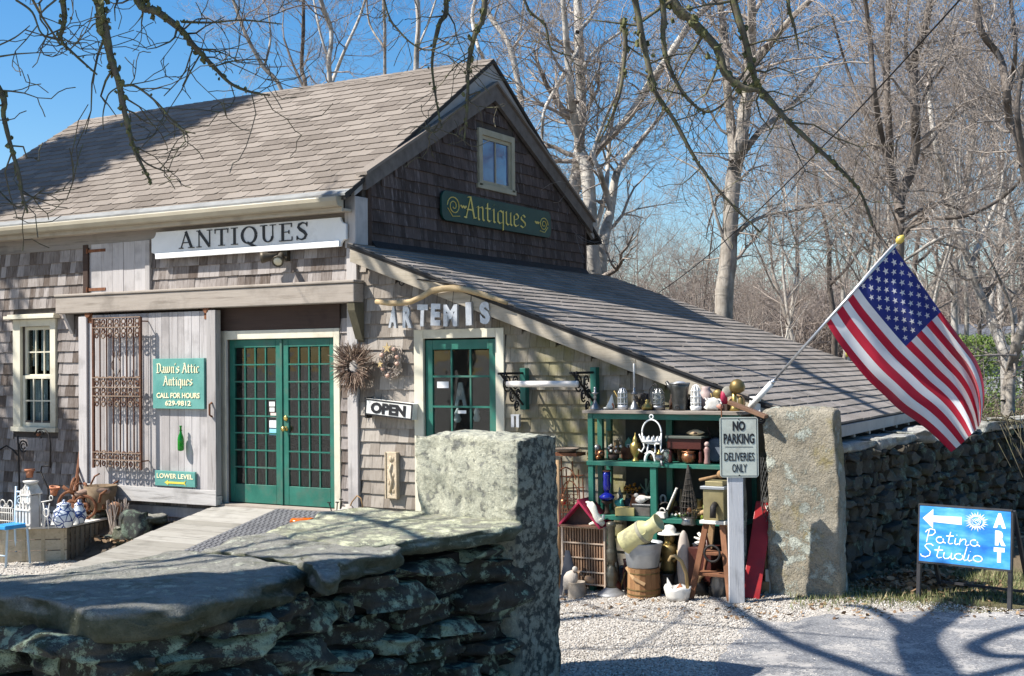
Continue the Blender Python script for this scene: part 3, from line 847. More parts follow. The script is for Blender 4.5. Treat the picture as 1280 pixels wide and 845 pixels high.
# shingles on the front
TX0, TX1, TZ1 = PY(520, 450).x, PY(632, 450).x, PY(576, 411).z
def lspans(zm, z0, z1):
    x1 = min(4.98, (LZ-.12-z1)/LS)
    if x1 < .1: return []
    sp = [(.042, x1)]
    if zm < TZ1-.03: sp = cut(sp, TX0-.005, TX1+.005)
    return sp
rect = course_rects(rows(.10, 3.36, .1395), 0, 0, lspans, rnd, 1.12)
vis = lambda q: -((q[1]-q[0])*(1 if q[2] > .7 else .25)*(1 if q[0] < 3.0 or q[2] > 1.8 else .5))
rest_l = lay_wall(rect, shed_wall, M_cedar_alg, key=vis, limit=300)
M_cedar_alg_f = wood('cedar_algae_field', (.20, .168, .138), (.40, .36, .315), 'z', algae=True, streak=.6, island=True)
fld = MB(); field_wall(fld, rest_l); part('shingle_field', fld, M_cedar_alg_f, shed, stuff=True)
# green glazed door with cream trim
part('door_trim', MB().box(TX0, GX0+.004, -.04, -.001, .3, TZ1).box(GX1-.004, TX1, -.04, -.001, .3, TZ1).box(GX0+.005, GX1-.005, -.039, -.001, GZ1-.004, TZ1), M_cream, shed, bevel=.004)
x0, x1, z0, z1, y = GX0+.012, GX1-.012, OZ0, GZ1-.02, -.004
st = .085
gz0 = .95
d = part('door', MB().box(x0, x0+st, y, y+.04, z0, z1).box(x1-st, x1, y, y+.04, z0, z1).box(x0+st+.001, x1-st-.001, y+.001, y+.039, z1-.10, z1).box(x0+st+.001, x1-st-.001, y+.001, y+.039, z0, gz0), M_green, shed, bevel=.004)
gx0, gx1, gz1 = x0+st, x1-st, z1-.10; bar = .02; pitch = PY(576, 470).z-PY(576, 508).z
m = MB(); zz = gz1; k = 0; zs = [gz1]
zz = PY(576, 470.5).z
while zz > gz0+.1: zs.append(zz); zz -= pitch
zs.append(gz0)
for i in (1, 2): xx = gx0+(gx1-gx0)*i/3; m.box(xx-bar/2, xx+bar/2, y+.006, y+.034, gz0+.001, gz1-.001)
for zz in zs[1:-1]: m.box(gx0+.001, gx1-.001, y+.002, y+.03, zz-bar/2, zz+bar/2)
part('muntin', m, M_green, d)
for j in range(len(zs)-1):
    for i in range(3):
        a = gx0+(gx1-gx0)*i/3; b = gx0+(gx1-gx0)*(i+1)/3
        part('pane', MB().box(a+bar/2, b-bar/2, y+.017, y+.02, zs[j+1]+bar/2, zs[j]-bar/2), M_glass, d)
for (px, py, w_, h_) in ((553, 481, 17, 8), (577, 515, 12, 4)):
    q = PY(px, py, .0); k = mpp(q)
    part('sticker', MB().box(q.x-w_*k/2, q.x+w_*k/2, y+.012, y+.0165, q.z-h_*k/2, q.z+h_*k/2), M_white, d)
# letter A standing in the doorway glass
q = PY(577, 508, .12); k = mpp(q)
s = MB(); H = 30*k; W2 = 9*k; tt = 5*k
s.prism([(-W2, 0), (-W2+tt, 0), (W2*.3, H), (-W2*.3, H)], q, (1, 0, 0), (0, 0, 1), .02)
s.prism([(W2-tt, 0), (W2, 0), (W2*.3, H), (-W2*.3, H)], q+Vector((0, -.001, 0)), (1, 0, 0), (0, 0, 1), .02)
s.prism([(-W2*.7, H*.28), (W2*.7, H*.28), (W2*.55, H*.46), (-W2*.55, H*.46)], q+Vector((0, -.002, 0)), (1, 0, 0), (0, 0, 1), .02)
M_galv = mat('galvanized', (.42, .43, .45), (.60, .61, .63), .45, metal=.6, scale=12, bump=.1, dirt=(.3, .3, .31))
solo('metal_letter', 'grey metal letter A standing alone behind the glass of the single green door', 'letter', s, M_galv)
# slim pale plant stalk figures in the lower panes
for (px, py) in ((572, 528), (596, 527)):
    q = PY(px, py, .1); k = mpp(q)
    s = MB().lathe([(3*k, 0), (5*k, 4*k), (3*k, 9*k), (4*k, 12*k), (1*k, 18*k)], q, 8)
    solo('white_vase', 'small white vase behind the bottom %s pane of the single green door' % ('middle' if px < 580 else 'right'), 'vase', s, M_white, smooth=True, group='vases behind the single green door')
# ------------------------------------------------------------------ ground sheet
from mathutils import noise as NZ
def axis_coords(c, fine, far):
    a = [c+i*.5 for i in range(-int(fine/.5), int(fine/.5)+1)]
    st = .5; x = a[-1]
    while x < c+far: st *= 1.35; x += st; a.append(x)
    st = .5; x = a[0]
    while x > c-far: st *= 1.35; x -= st; a.insert(0, x)
    return a
xs_, ys_ = axis_coords(2, 10, 700), axis_coords(0, 12, 700)
V_ = np.array([(x, y, ground(x, y)) for y in ys_ for x in xs_]); nx_ = len(xs_)
F_ = np.array([(j*nx_+i, j*nx_+i+1, (j+1)*nx_+i+1, (j+1)*nx_+i) for j in range(len(ys_)-1) for i in range(nx_-1)])
m, n, b, out = _nodes('gravel_ground'); g = G(n)
P = g.coord((1, 1, 1), world=True); xyz = g.sep(P)
f1 = g.noise(P, 60, 3, .7); f2 = g.noise(P, 1.6, 6, .6); cells = g.voro(P, 75, 'Color')
cv = g.sep(cells)[0]
grav = g.ramp(g.math('ADD', g.math('MULTIPLY', cv, .6), g.math('MULTIPLY', f2, .4)), [(.15, (.20, .18, .155)), (.5, (.40, .365, .32)), (.85, (.58, .545, .49))])
litter = g.ramp(g.math('ADD', g.math('MULTIPLY', f1, .5), g.math('MULTIPLY', f2, .5)), [(.3, (.07, .052, .035)), (.55, (.17, .13, .085)), (.75, (.26, .215, .15))])
grass = g.ramp(f1, [(.3, (.05, .065, .02)), (.7, (.17, .17, .07))])
wob = g.math('MULTIPLY', g.math('SUBTRACT', f2, .5), 1.4)
far = g.mrange(g.math('ADD', xyz[1], wob), 1.2, 2.0)
right = g.mrange(g.math('ADD', g.math('ADD', xyz[1], g.math('MULTIPLY', g.math('SUBTRACT', xyz[0], 5.0), .32)), g.math('MULTIPLY', wob, .5)), -.50, -.18)
rx = g.mrange(xyz[0], 4.75, 5.1)
gm = g.math('MULTIPLY', right, rx)
c = g.mix(g.math('MULTIPLY', gm, g.mrange(f2, .35, .6)), grav, g.mix(g.mrange(g.noise(P, 5, 5, .6), .42, .58), litter, grass))
under = g.math('MULTIPLY', g.mrange(g.math('ADD', xyz[1], g.math('MULTIPLY', wob, .25)), -.62, -.42), g.mrange(xyz[0], 1.0, 2.4))
c = g.mix(under, c, litter)
c = g.mix(g.math('MULTIPLY', gm, .45), c, grass)
c = g.mix(far, c, litter)
g.link(c, b.inputs['Base Color']); b.inputs['Roughness'].default_value = .95; b.inputs['Specular IOR Level'].default_value = .1
g.bump(g.math('ADD', g.voro(P, 75), g.math('MULTIPLY', f2, 1.2)), b, .7, .012)
fill('ground', 'pale gravel yard running back into leaf litter under the trees', 'structure', nmesh('ground', V_, F_), m)

# asphalt apron at the lower right
edge = [PG(880, 860), PG(897, 840), PG(903, 815), PG(925, 798), PG(915, 787), PG(950, 776), PG(985, 779), PG(1030, 768), PG(1080, 771), PG(1150, 764), PG(1210, 768), PG(1290, 763)]
poly = [(max(5.02, q.x), q.y) for q in edge]
poly2 = []
for a, b_ in zip(poly[:-1], poly[1:]):
    for i in range(6):
        t = i/6; x = a[0]+(b_[0]-a[0])*t; y = a[1]+(b_[1]-a[1])*t
        d = .05*NZ.noise(Vector((x*6, y*6, 3))); poly2.append((x+d, y+d))
poly2 += [(9.5, -1.3), (16, -1.6), (16, -14), (6.6, -14), (5.9, -6)]
s = MB(); s._add([(x, y, .2045) for x, y in poly2], [tuple(range(len(poly2)))[::-1]])
m, n, b, out = _nodes('asphalt'); g = G(n); P = g.coord((1, 1, 1), world=True)
ag = g.sep(g.voro(P, 110, 'Color'))[0]; f2 = g.noise(P, 1.3, 6, .6)
c = g.ramp(g.math('ADD', g.math('MULTIPLY', ag, .55), g.math('MULTIPLY', f2, .45)), [(.2, (.10, .10, .105)), (.55, (.20, .20, .205)), (.85, (.34, .335, .325))])
gr = g.mrange(g.math('ADD', g.noise(P, 3.5, 7, .7), g.math('MULTIPLY', ag, .1)), .57, .63)
c = g.mix(g.math('MULTIPLY', gr, .8), c, (.40, .375, .345))
g.link(c, b.inputs['Base Color']); b.inputs['Roughness'].default_value = .85
g.bump(g.math('ADD', g.voro(P, 110), f2), b, .5, .006)
for f in s.f: pass
pl = solo('road', None, None, s, m, kind='structure'); pl['label'] = 'worn grey asphalt road edge spilling with gravel'

# loose pebbles
def pebbles(name, lab, N, area, size, mm, seed, test=None):
    r = np.random.default_rng(seed)
    x = r.uniform(area[0], area[1], N); y = r.uniform(area[2], area[3], N)
    if test is not None: k = test(x, y, r); x, y = x[k], y[k]; N = len(x)
    t = np.clip((x-1.5)/3.5, 0, 1); z = .2*t*t*(3-2*t)
    base = np.array([(1, 0, 0), (0, 1, 0), (-1, 0, 0), (0, -1, 0), (0, 0, .7), (0, 0, -.7)], float)
    a = r.uniform(0, 6.28, N); sc = size*(.5+r.random((N, 3))*1.1); ca, sa = np.cos(a), np.sin(a)
    V = base[None]*sc[:, None, :]+r.uniform(-.12, .12, (N, 6, 3))*size
    X = V[:, :, 0]*ca[:, None]-V[:, :, 1]*sa[:, None]; Y = V[:, :, 0]*sa[:, None]+V[:, :, 1]*ca[:, None]
    V = np.stack([X+x[:, None], Y+y[:, None], V[:, :, 2]+(z+size*.25)[:, None]], 2)
    f = np.array([(0, 1, 4), (1, 2, 4), (2, 3, 4), (3, 0, 4), (1, 0, 5), (2, 1, 5), (3, 2, 5), (0, 3, 5)])
    F = (f[None]+6*np.arange(N)[:, None, None]).reshape(-1, 3)
    fill(name, lab, 'stuff', nmesh(name, V.reshape(-1, 3), F), mm)
m, n, b, out = _nodes('pebble'); g = G(n)
r_ = g.new('ShaderNodeNewGeometry').outputs['Random Per Island']
g.link(g.ramp(r_, [(0, (.15, .13, .11)), (.4, (.37, .335, .295)), (.75, (.54, .50, .445)), (1, (.68, .65, .60))]), b.inputs['Base Color']); b.inputs['Roughness'].default_value = .9
def intest(x, y, r):
    asp = (x > 5.25) & (y < -.75-.0*x) & (x > 5.0+(-y-.5)*.12)
    return (~asp) | (r.random(len(x)) < .10)
pebbles('loose_gravel', 'loose pale pebbles strewn over the yard', 42000, (2.6, 7.2, -4.6, -.35), .0072, m, 3, intest)
pebbles('loose_gravel', 'pale pebbles on the ground beside the ramp', 7000, (-6.5, -1.5, -5.0, -.2), .011, m, 4)

# grass tufts and fallen leaves by the granite post
def blades(name, lab, N, fn, hgt, wd, mm, seed):
    r = random.Random(seed); V = []; F = []
    for i in range(N):
        p = fn(r)
        if p is None: continue
        x, y = p; z = ground(x, y); h = hgt*r.uniform(.4, 1.2); a = r.uniform(0, 6.28); l = h*r.uniform(.1, .9); wv = wd*r.uniform(.6, 1.3)
        dx, dy = math.cos(a), math.sin(a); o = len(V)
        V += [(x-dy*wv, y+dx*wv, z), (x+dy*wv, y-dx*wv, z), (x+dx*l, y+dy*l, z+h)]; F.append((o, o+1, o+2))
    fill(name, lab, 'stuff', nmesh(name, np.array(V), np.array(F)), mm)
m, n, b, out = _nodes('grass_blade'); g = G(n); r_ = g.new('ShaderNodeNewGeometry').outputs['Random Per Island']
g.link(g.ramp(r_, [(0, (.05, .075, .018)), (.5, (.13, .16, .045)), (.8, (.24, .22, .10)), (1, (.33, .28, .16))]), b.inputs['Base Color']); b.inputs['Roughness'].default_value = .7
ga, gb = PG(1000, 752), PG(1290, 742)
def gfn(r):
    t = r.random()**.8; px = 985+t*310
    py = 752-t*8+r.gauss(0, 6)-abs(r.gauss(0, 1))*5
    if r.random() < .3: py = r.uniform(715, 745); px = r.uniform(1190, 1290)
    q = PG(px, py); return q.x, q.y
blades('grass', 'thin spring grass along the foot of the granite post and stone wall', 5200, gfn, .05, .004, m, 8)
def leaves(name, lab, N, fn, sz, mm, seed):
    r = random.Random(seed); V = []; F = []
    for i in range(N):
        x, y, dz = fn(r); z = ground(x, y)+dz; M = Matrix.Rotation(r.uniform(0, 6.28), 3, 'Z') @ Matrix.Rotation(r.gauss(0, .5), 3, 'X') @ Matrix.Rotation(r.gauss(0, .4), 3, 'Y')
        k = sz*r.uniform(.6, 1.3); o = len(V)
        for q in ((-1, 0, .15), (-.2, -.55, 0), (.7, -.4, .12), (1.1, 0, .25), (.7, .42, .05), (-.2, .5, .1)):
            p = M @ Vector(q)*k; V.append((x+p.x, y+p.y, z+p.z+k*.3))
        F += [(o, o+1, o+2), (o, o+2, o+3), (o, o+3, o+4), (o, o+4, o+5)]
    return fill(name, lab, 'stuff', nmesh(name, np.array(V), np.array(F)), mm)
m, n, b, out = _nodes('dead_leaf'); g = G(n); r_ = g.new('ShaderNodeNewGeometry').outputs['Random Per Island']
g.link(g.ramp(r_, [(0, (.09, .05, .025)), (.5, (.22, .135, .07)), (1, (.36, .25, .15))]), b.inputs['Base Color']); b.inputs['Roughness'].default_value = .8
M_leaf = m
lc = PG(1150, 735)
def lfn(r):
    a = r.gauss(0, .24); c_ = r.gauss(0, .14); return lc.x+a*1.25, lc.y+c_+a*.3, max(0, .17-abs(a)*.4-abs(c_)*.4)*r.random()
leaves('leaf_pile', 'low heap of brown fallen leaves behind the blue art sign', 1700, lfn, .035, m, 5)
def lfn2(r):
    q = PG(r.uniform(690, 1290), r.uniform(738, 775)); return q.x, q.y, 0
leaves('leaf_litter', 'drift of brown leaves along the foot of the far stone wall', 900, lambda r: ((lambda d: (5.28+.18*d+abs(r.gauss(0, .22)), .2+.98*d, .03*r.random()))(r.uniform(0, 6))), .03, m, 12)
leaves('fallen_leaves', 'scattered dry leaves along the gravel edge', 420, lfn2, .022, m, 6)
# ------------------------------------------------------------------ stonework
def blob_box(s, M, half, n=4, rnd_=.35, rough=.06, seed=0.0, fr=2.0, chips=0):
    """subdivided box rounded towards a superellipsoid and roughened with noise (closed, shared corners)"""
    idx = {}; vs = []; fs = []; rr = random.Random(seed*13.7+half[0]); pls = []
    for _ in range(chips):
        v = Vector((rr.gauss(0, 1), rr.gauss(0, 1), rr.gauss(0, 1))).normalized()
        pls.append((v, (abs(v.x)*half[0]+abs(v.y)*half[1]+abs(v.z)*half[2])*rr.uniform(.62, .88)))
    def vid(i, j, k):
        key = (i, j, k)
        if key not in idx:
            p = Vector((i/n*2-1, j/n*2-1, k/n*2-1))
            l = (abs(p.x)**4+abs(p.y)**4+abs(p.z)**4)**.25
            q = p.lerp(p/l*1.0 if l > 0 else p, 1.0) if rnd_ >= 1 else p.lerp(p.normalized()*1.0, rnd_*.5)
            q = Vector((q.x*half[0], q.y*half[1], q.z*half[2]))
            for v, dd in pls:
                e = q.dot(v)-dd
                if e > 0: q = q-v*e
            nv = NZ.noise_vector(Vector((q.x*fr/max(.1, half[0]*2)+seed, q.y*fr/max(.1, half[1]*2)+seed*1.7, q.z*fr/max(.1, half[2]*2)-seed)))
            nv2 = NZ.noise_vector(q*14+Vector((seed, 0, seed)))
            q = q+Vector((nv.x*half[0], nv.y*half[1], nv.z*half[2]))*rough*2.2+nv2*rough*.10+NZ.noise_vector(q*37)*rough*.05
            idx[key] = len(vs); vs.append(M @ q)
        return idx[key]
    for a in range(n):
        for c in range(n):
            fs += [(vid(0, a, c), vid(0, a, c+1), vid(0, a+1, c+1), vid(0, a+1, c)), (vid(n, a, c), vid(n, a+1, c), vid(n, a+1, c+1), vid(n, a, c+1)),
                   (vid(a, 0, c), vid(a+1, 0, c), vid(a+1, 0, c+1), vid(a, 0, c+1)), (vid(a, n, c), vid(a, n, c+1), vid(a+1, n, c+1), vid(a+1, n, c)),
                   (vid(a, c, 0), vid(a, c+1, 0), vid(a+1, c+1, 0), vid(a+1, c, 0)), (vid(a, c, n), vid(a+1, c, n), vid(a+1, c+1, n), vid(a, c+1, n))]
    s._add(vs, fs); return s
def slab(s, outline, zt, th, seed=0, N=120, rough=.02):
    """irregular capstone from its top outline (anticlockwise or not), rounded lip and broken sides"""
    pts = [Vector((p[0], p[1], 0)) for p in outline]
    L = [(pts[(i+1) % len(pts)]-pts[i]).length for i in range(len(pts))]; tot = sum(L)
    ring = []
    for k in range(N):
        d = tot*k/N; i = 0
        while d > L[i]: d -= L[i]; i = (i+1) % len(pts)
        ring.append(pts[i].lerp(pts[(i+1) % len(pts)], d/L[i]))
    ring = [(ring[k-1]+ring[k]*2+ring[(k+1) % N])/4 for k in range(N)]
    ar = sum(ring[i].x*ring[(i+1) % N].y-ring[(i+1) % N].x*ring[i].y for i in range(N))
    if ar < 0: ring = ring[::-1]
    c = sum(ring, Vector())/N
    spec = [(.0, 0, 0), (.15, 0, 0), (.3, 0, .0), (.42, 0, 0), (.54, 0, .0), (.64, 0, 0), (.73, 0, 0), (.81, 0, 0), (.88, 0, 0), (.94, 0, .0), (.982, -.004, 0), (1.0, -.020, 1), (1.006, -.30*th, 1), (1.004, -.45*th, 1), (.998, -.62*th, 1), (.985, -.8*th, 1), (.95, -.93*th, 1), (.88, -th, 0)]
    vs = []; fs = []
    for ri, (k, dz, sd) in enumerate(spec):
        for p in ring:
            q = c.lerp(p, k); w_ = Vector((q.x, q.y, zt+dz))
            nv = NZ.noise_vector(w_*3.1+Vector((seed, 0, 0))); n2 = NZ.noise_vector(w_*11+Vector((seed, 3, 0)))
            n3 = NZ.noise_vector(w_*30); w_ += Vector((nv.x*2, nv.y*2, nv.z*.75))*rough*1.3+Vector((n2.x, n2.y, n2.z*.45))*rough*.9+n3*rough*.28
            if sd: 
                o = (q-c).normalized(); w_ += o*(NZ.noise(Vector((w_.x*4, w_.y*4, w_.z*26+seed)))*rough*2.8+NZ.noise(w_*17)*rough*1.2)
            vs.append(w_)
    for i in range(len(spec)-1):
        for j in range(N):
            fs.append((i*N+j, (i+1)*N+j, (i+1)*N+(j+1) % N, i*N+(j+1) % N))
    fs.append(tuple((len(spec)-1)*N+j for j in range(N))[::-1])
    s._add(vs, fs); return s
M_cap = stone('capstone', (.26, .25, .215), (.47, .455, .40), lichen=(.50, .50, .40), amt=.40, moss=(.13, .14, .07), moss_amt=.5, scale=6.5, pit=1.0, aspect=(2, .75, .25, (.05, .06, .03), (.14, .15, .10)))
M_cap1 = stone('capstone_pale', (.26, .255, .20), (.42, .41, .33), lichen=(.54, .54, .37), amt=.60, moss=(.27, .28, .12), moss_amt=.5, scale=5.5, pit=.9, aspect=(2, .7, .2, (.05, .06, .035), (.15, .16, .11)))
M_wst = [stone('wall_stone%d' % i, a, b_, lichen=(.27, .335, .235), amt=am, moss=mo, moss_amt=ma, scale=sc_, pit=.6) for i, (a, b_, am, mo, ma, sc_) in enumerate([
    ((.040, .040, .035), (.115, .110, .092), .50, (.045, .055, .016), .6, 6.5), ((.032, .030, .025), (.090, .080, .065), .36, (.04, .045, .016), .5, 7.5), ((.050, .048, .042), (.135, .130, .108), .62, (.06, .075, .018), .6, 5.5)])]
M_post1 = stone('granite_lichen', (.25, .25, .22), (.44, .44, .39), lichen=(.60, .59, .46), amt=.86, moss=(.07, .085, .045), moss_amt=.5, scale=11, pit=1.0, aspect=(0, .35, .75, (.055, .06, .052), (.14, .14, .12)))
M_post2 = stone('granite_warm', (.27, .235, .175), (.44, .40, .32), lichen=(.40, .42, .36), amt=.42, moss=(.27, .22, .08), moss_amt=.7, scale=3.6, pit=1.0)
M_core = mat('wall_core', (.012, .012, .011), (.025, .024, .022), 1.0)

nw = thing('stone_wall', 'near dry stone wall under broad lichened capstones, curving towards the street', 'stone wall', (3.9, -5.6, .15))
WZ = 1.235
P1 = [(505, 636), (520, 634), (655, 646), (650, 657), (632, 658), (590, 664), (555, 667), (500, 676), (430, 681), (395, 675), (328, 664), (352, 655), (400, 641), (450, 633)]
P2 = [(331, 668), (395, 679), (437, 684), (492, 680), (505, 684), (470, 692), (430, 704), (400, 722), (386, 716), (380, 703), (330, 696), (262, 684), (300, 671)]
P3 = [(379, 708), (350, 722), (281, 744), (190, 760), (119, 763), (50, 752), (-50, 741), (-190, 738), (-200, 716), (-60, 722), (0, 727), (70, 712), (150, 698), (235, 686), (325, 699), (366, 702)]
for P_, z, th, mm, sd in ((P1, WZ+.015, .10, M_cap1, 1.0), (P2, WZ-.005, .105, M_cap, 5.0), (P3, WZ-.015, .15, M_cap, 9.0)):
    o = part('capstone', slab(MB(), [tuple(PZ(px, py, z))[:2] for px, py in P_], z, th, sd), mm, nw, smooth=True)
# coursed face stones following the visible face
path = [(4.42, -4.36), (4.36, -5.2), (4.30, -6.05), (4.43, -6.75), (4.33, -7.30), (3.7, -7.42), (2.9, -7.30), (2.0, -7.15), (1.0, -7.1)]
pl_ = [Vector((x, y, 0)) for x, y in path]; Ls = [(pl_[i+1]-pl_[i]).length for i in range(len(pl_)-1)]
def on_path(d):
    i = 0
    while i < len(Ls)-1 and d > Ls[i]: d -= Ls[i]; i += 1
    t = d/Ls[i]; return pl_[i].lerp(pl_[i+1], t), (pl_[i+1]-pl_[i]).normalized()
zb = WZ-.135; r5 = random.Random(21); seed = 0.0
totl = sum(Ls)
while zb > .14:
    h = r5.uniform(.06, .155); d = -.05+r5.uniform(-.2, 0); 
    while d < totl:
        l = r5.uniform(.16, .30) if r5.random() < .35 else r5.uniform(.3, .75); dm = min(max(d+l/2, 0), totl-.01)
        p, tdir = on_path(dm); hh = h*r5.uniform(.86, 1.06); inn = Vector((tdir.y, -tdir.x, 0))
        dep = r5.uniform(.24, .34)
        c = p+inn*(dep-.02+r5.uniform(-.035, .045)+(0 if True else 0))+Vector((0, 0, zb-h/2))
        if 3.2 < d < 4.0: pass
        M = frame(c, tdir+Vector((0, 0, r5.uniform(-.04, .10))), (0, 0, 1)) 
        seed += 3.7
        nn = 13 if (zb > .55 and d < 4.6) else 4
        q = blob_box(MB(), M, (l/2-.004, dep, hh/2-.002), nn, .08, .070, seed, 2.6, 10)
        part('stone', q, M_wst[r5.randrange(3)], nw, smooth='auto')
        d += l
    zb -= h
core = [(p[0], p[1]) for p in [(4.30, -4.40), (4.2, -5.2), (4.14, -6.0), (4.26, -6.75), (4.15, -7.1), (3.7, -7.2), (2.9, -7.1), (1.0, -6.95), (1.0, -6.4), (2.9, -6.6), (3.45, -6.5), (3.4, -5.4), (3.5, -4.6)]]
s = MB(); s.prism(core, (0, 0, .1), (1, 0, 0), (0, 1, 0), WZ-.24); part('wall_core', s, M_core, nw)

def post(name, lab, B, w_, d_, z0, z1, yaw, mm, seed, n=16, slope=0.0):
    """squared granite post; B = near corner, w_ to its left, d_ away"""
    a = math.radians(yaw); e1 = Vector((-math.cos(a), -math.sin(a), 0)); e2 = Vector((-math.sin(a)*-1*-1, math.cos(a), 0))
    e2 = Vector((-e1.y*-1, e1.x*-1, 0)); e2 = Vector((math.sin(a)*-1, math.cos(a), 0))
    c = Vector((B[0], B[1], 0))+e1*w_/2+e2*d_/2
    vs = []; fs = []; idx = {}
    nx_, ny_, nz_ = n, max(6, n//2), n*2
    s = MB()
    def vid(i, j, k):
        key = (i, j, k)
        if key in idx: return idx[key]
        u, v, t = i/nx_*2-1, j/ny_*2-1, k/nz_
        # rounded arrises
        r = .06
        uu = math.copysign(min(abs(u), 1), u); vv = math.copysign(min(abs(v), 1), v)
        if abs(u) > .9 and abs(v) > .9: uu *= .985; vv *= .985
        zz = z0+(z1-z0)*t
        if k == nz_: zz -= .018*(u*u*u*u+v*v*v*v)
        q = c+e1*(uu*w_/2)+e2*(vv*d_/2)+Vector((0, 0, zz))
        if k == nz_ and (abs(u) == 1 or abs(v) == 1): q += (c-Vector((q.x, q.y, 0))).normalized()*.015
        nv = NZ.noise_vector(Vector((q.x*2.3+seed, q.y*2.3, q.z*1.6))); n2 = NZ.noise_vector(q*9+Vector((seed, 0, 0))); n3 = NZ.noise_vector(q*27+Vector((seed, 0, 0)))
        q += Vector((nv.x, nv.y, nv.z*.5))*.055+n2*.016+n3*.009
        idx[key] = len(vs); vs.append(q); return idx[key]
    for k in range(nz_):
        for i in range(nx_):
            fs += [(vid(i, 0, k), vid(i, 0, k+1), vid(i+1, 0, k+1), vid(i+1, 0, k)), (vid(i, ny_, k), vid(i+1, ny_, k), vid(i+1, ny_, k+1), vid(i, ny_, k+1))]
        for j in range(ny_):
            fs += [(vid(0, j, k), vid(0, j+1, k), vid(0, j+1, k+1), vid(0, j, k+1)), (vid(nx_, j, k), vid(nx_, j, k+1), vid(nx_, j+1, k+1), vid(nx_, j+1, k))]
    for i in range(nx_):
        for j in range(ny_): fs.append((vid(i, j, nz_), vid(i, j+1, nz_), vid(i+1, j+1, nz_), vid(i+1, j, nz_)))
    s._add(vs, fs)
    return solo(name, lab, 'post', s, mm, smooth=True, loc=(c.x, c.y, z0))
B1 = PD(645, 549, 7.45)
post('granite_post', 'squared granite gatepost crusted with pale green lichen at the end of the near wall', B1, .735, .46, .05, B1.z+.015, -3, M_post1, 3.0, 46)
B2 = PG(1047, 748); A2 = PG(968, 748)
wv = (A2-B2).length; yw = math.degrees(math.atan2(-(A2-B2).y, -(A2-B2).x))
yw = 3.0
ztop = B2.z+(748-510.5)*mpp(B2)
post('granite_post', 'tall warm granite post with yellow stains standing in front of the low roof corner', B2, wv*1.13, .32, .1, ztop, yw, M_post2, 11.0, 22)

# far wall beyond the post: rounded fieldstones in shade
fw = thing('stone_wall', 'long shaded fieldstone wall behind the blue art sign and the flag', 'stone wall', (5.7, 3.5, .2))
O_ = Vector((5.16, .12, 0)); D_ = Vector((.18, .984, 0)).normalized(); Nn = Vector((D_.y, -D_.x, 0)); WT = 1.42
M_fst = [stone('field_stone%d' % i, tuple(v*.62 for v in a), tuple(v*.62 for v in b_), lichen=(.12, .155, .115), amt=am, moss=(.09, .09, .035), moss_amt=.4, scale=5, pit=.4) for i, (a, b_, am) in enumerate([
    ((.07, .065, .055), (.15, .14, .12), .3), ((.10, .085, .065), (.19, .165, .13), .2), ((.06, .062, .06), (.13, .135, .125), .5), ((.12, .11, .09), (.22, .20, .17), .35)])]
M_top_stone = stone('wall_top', (.24, .235, .22), (.40, .39, .36), lichen=(.42, .43, .38), amt=.45, scale=4, pit=.5)  # paler stone for the top course
stones = []
z = .16; r6 = random.Random(5)
while z < WT-.10:
    h = r6.uniform(.075, .165)
    if z+h > WT-.06: h = WT-.07-z
    d = r6.uniform(-.15, 0)
    while d < 9.5:
        l = r6.uniform(.09, .28); stones.append((d, l, z, h)); d += l
    z += h
stones.sort(key=lambda q: q[0])
joined = [MB() for _ in range(4)]
rest_st = MB()
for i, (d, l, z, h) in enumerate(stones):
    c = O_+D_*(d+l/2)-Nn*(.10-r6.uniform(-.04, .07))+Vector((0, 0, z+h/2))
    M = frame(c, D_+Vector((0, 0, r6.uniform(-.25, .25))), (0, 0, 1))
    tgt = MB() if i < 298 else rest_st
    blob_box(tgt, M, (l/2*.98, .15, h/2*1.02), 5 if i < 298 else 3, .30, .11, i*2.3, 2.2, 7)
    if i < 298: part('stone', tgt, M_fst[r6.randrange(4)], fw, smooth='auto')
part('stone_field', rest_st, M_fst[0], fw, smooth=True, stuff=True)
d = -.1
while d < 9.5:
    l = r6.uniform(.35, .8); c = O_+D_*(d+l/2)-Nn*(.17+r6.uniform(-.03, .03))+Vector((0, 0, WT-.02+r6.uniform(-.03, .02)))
    part('top_stone', blob_box(MB(), frame(c, D_+Vector((0, 0, r6.uniform(-.04, .04))), (0, 0, 1)), (l/2-.01, .24, .055), 6, .15, .09, d*3, 2, 6), M_top_stone, fw, smooth=True); d += l
s = MB(); q0 = O_-Nn*.09; q1 = O_+D_*9.4-Nn*.09
s.prism([(q0.x, q0.y), (q1.x, q1.y), (q1.x-.3, q1.y), (q0.x-.12, q0.y)], (0, 0, .1), (1, 0, 0), (0, 1, 0), WT-.15)
part('wall_core', s, M_core, fw)
# door ramp
RX0, RX1 = -1.95, -.05
rp = thing('door_ramp', 'low grey plank ramp rising to the green double doors', 'ramp', (-1, -2, 0))
nb = 22; R0 = Vector((0, -.10, .585)); R1 = Vector((0, -3.15, .02))
for i in range(nb):
    a = R0.lerp(R1, i/nb); b_ = R0.lerp(R1, (i+1)/nb)
    dz = rnd.uniform(-.003, .003); g_ = .006*(b_.y-a.y)/abs(b_.y-a.y)
    e = RX0+rnd.uniform(-.02, .02)
    part('plank', MB().hexa([(e, b_.y+.004, b_.z-.035+dz), (RX1, b_.y+.004, b_.z-.035+dz), (RX1, a.y-.004, a.z-.035+dz), (e, a.y-.004, a.z-.035+dz), (e, b_.y+.004, b_.z+dz), (RX1, b_.y+.004, b_.z+dz), (RX1, a.y-.004, a.z+dz), (e, a.y-.004, a.z+dz)]), wood('ramp_plank', (.24, .225, .195), (.38, .36, .325), 'x', streak=.5), rp, bevel=.003)
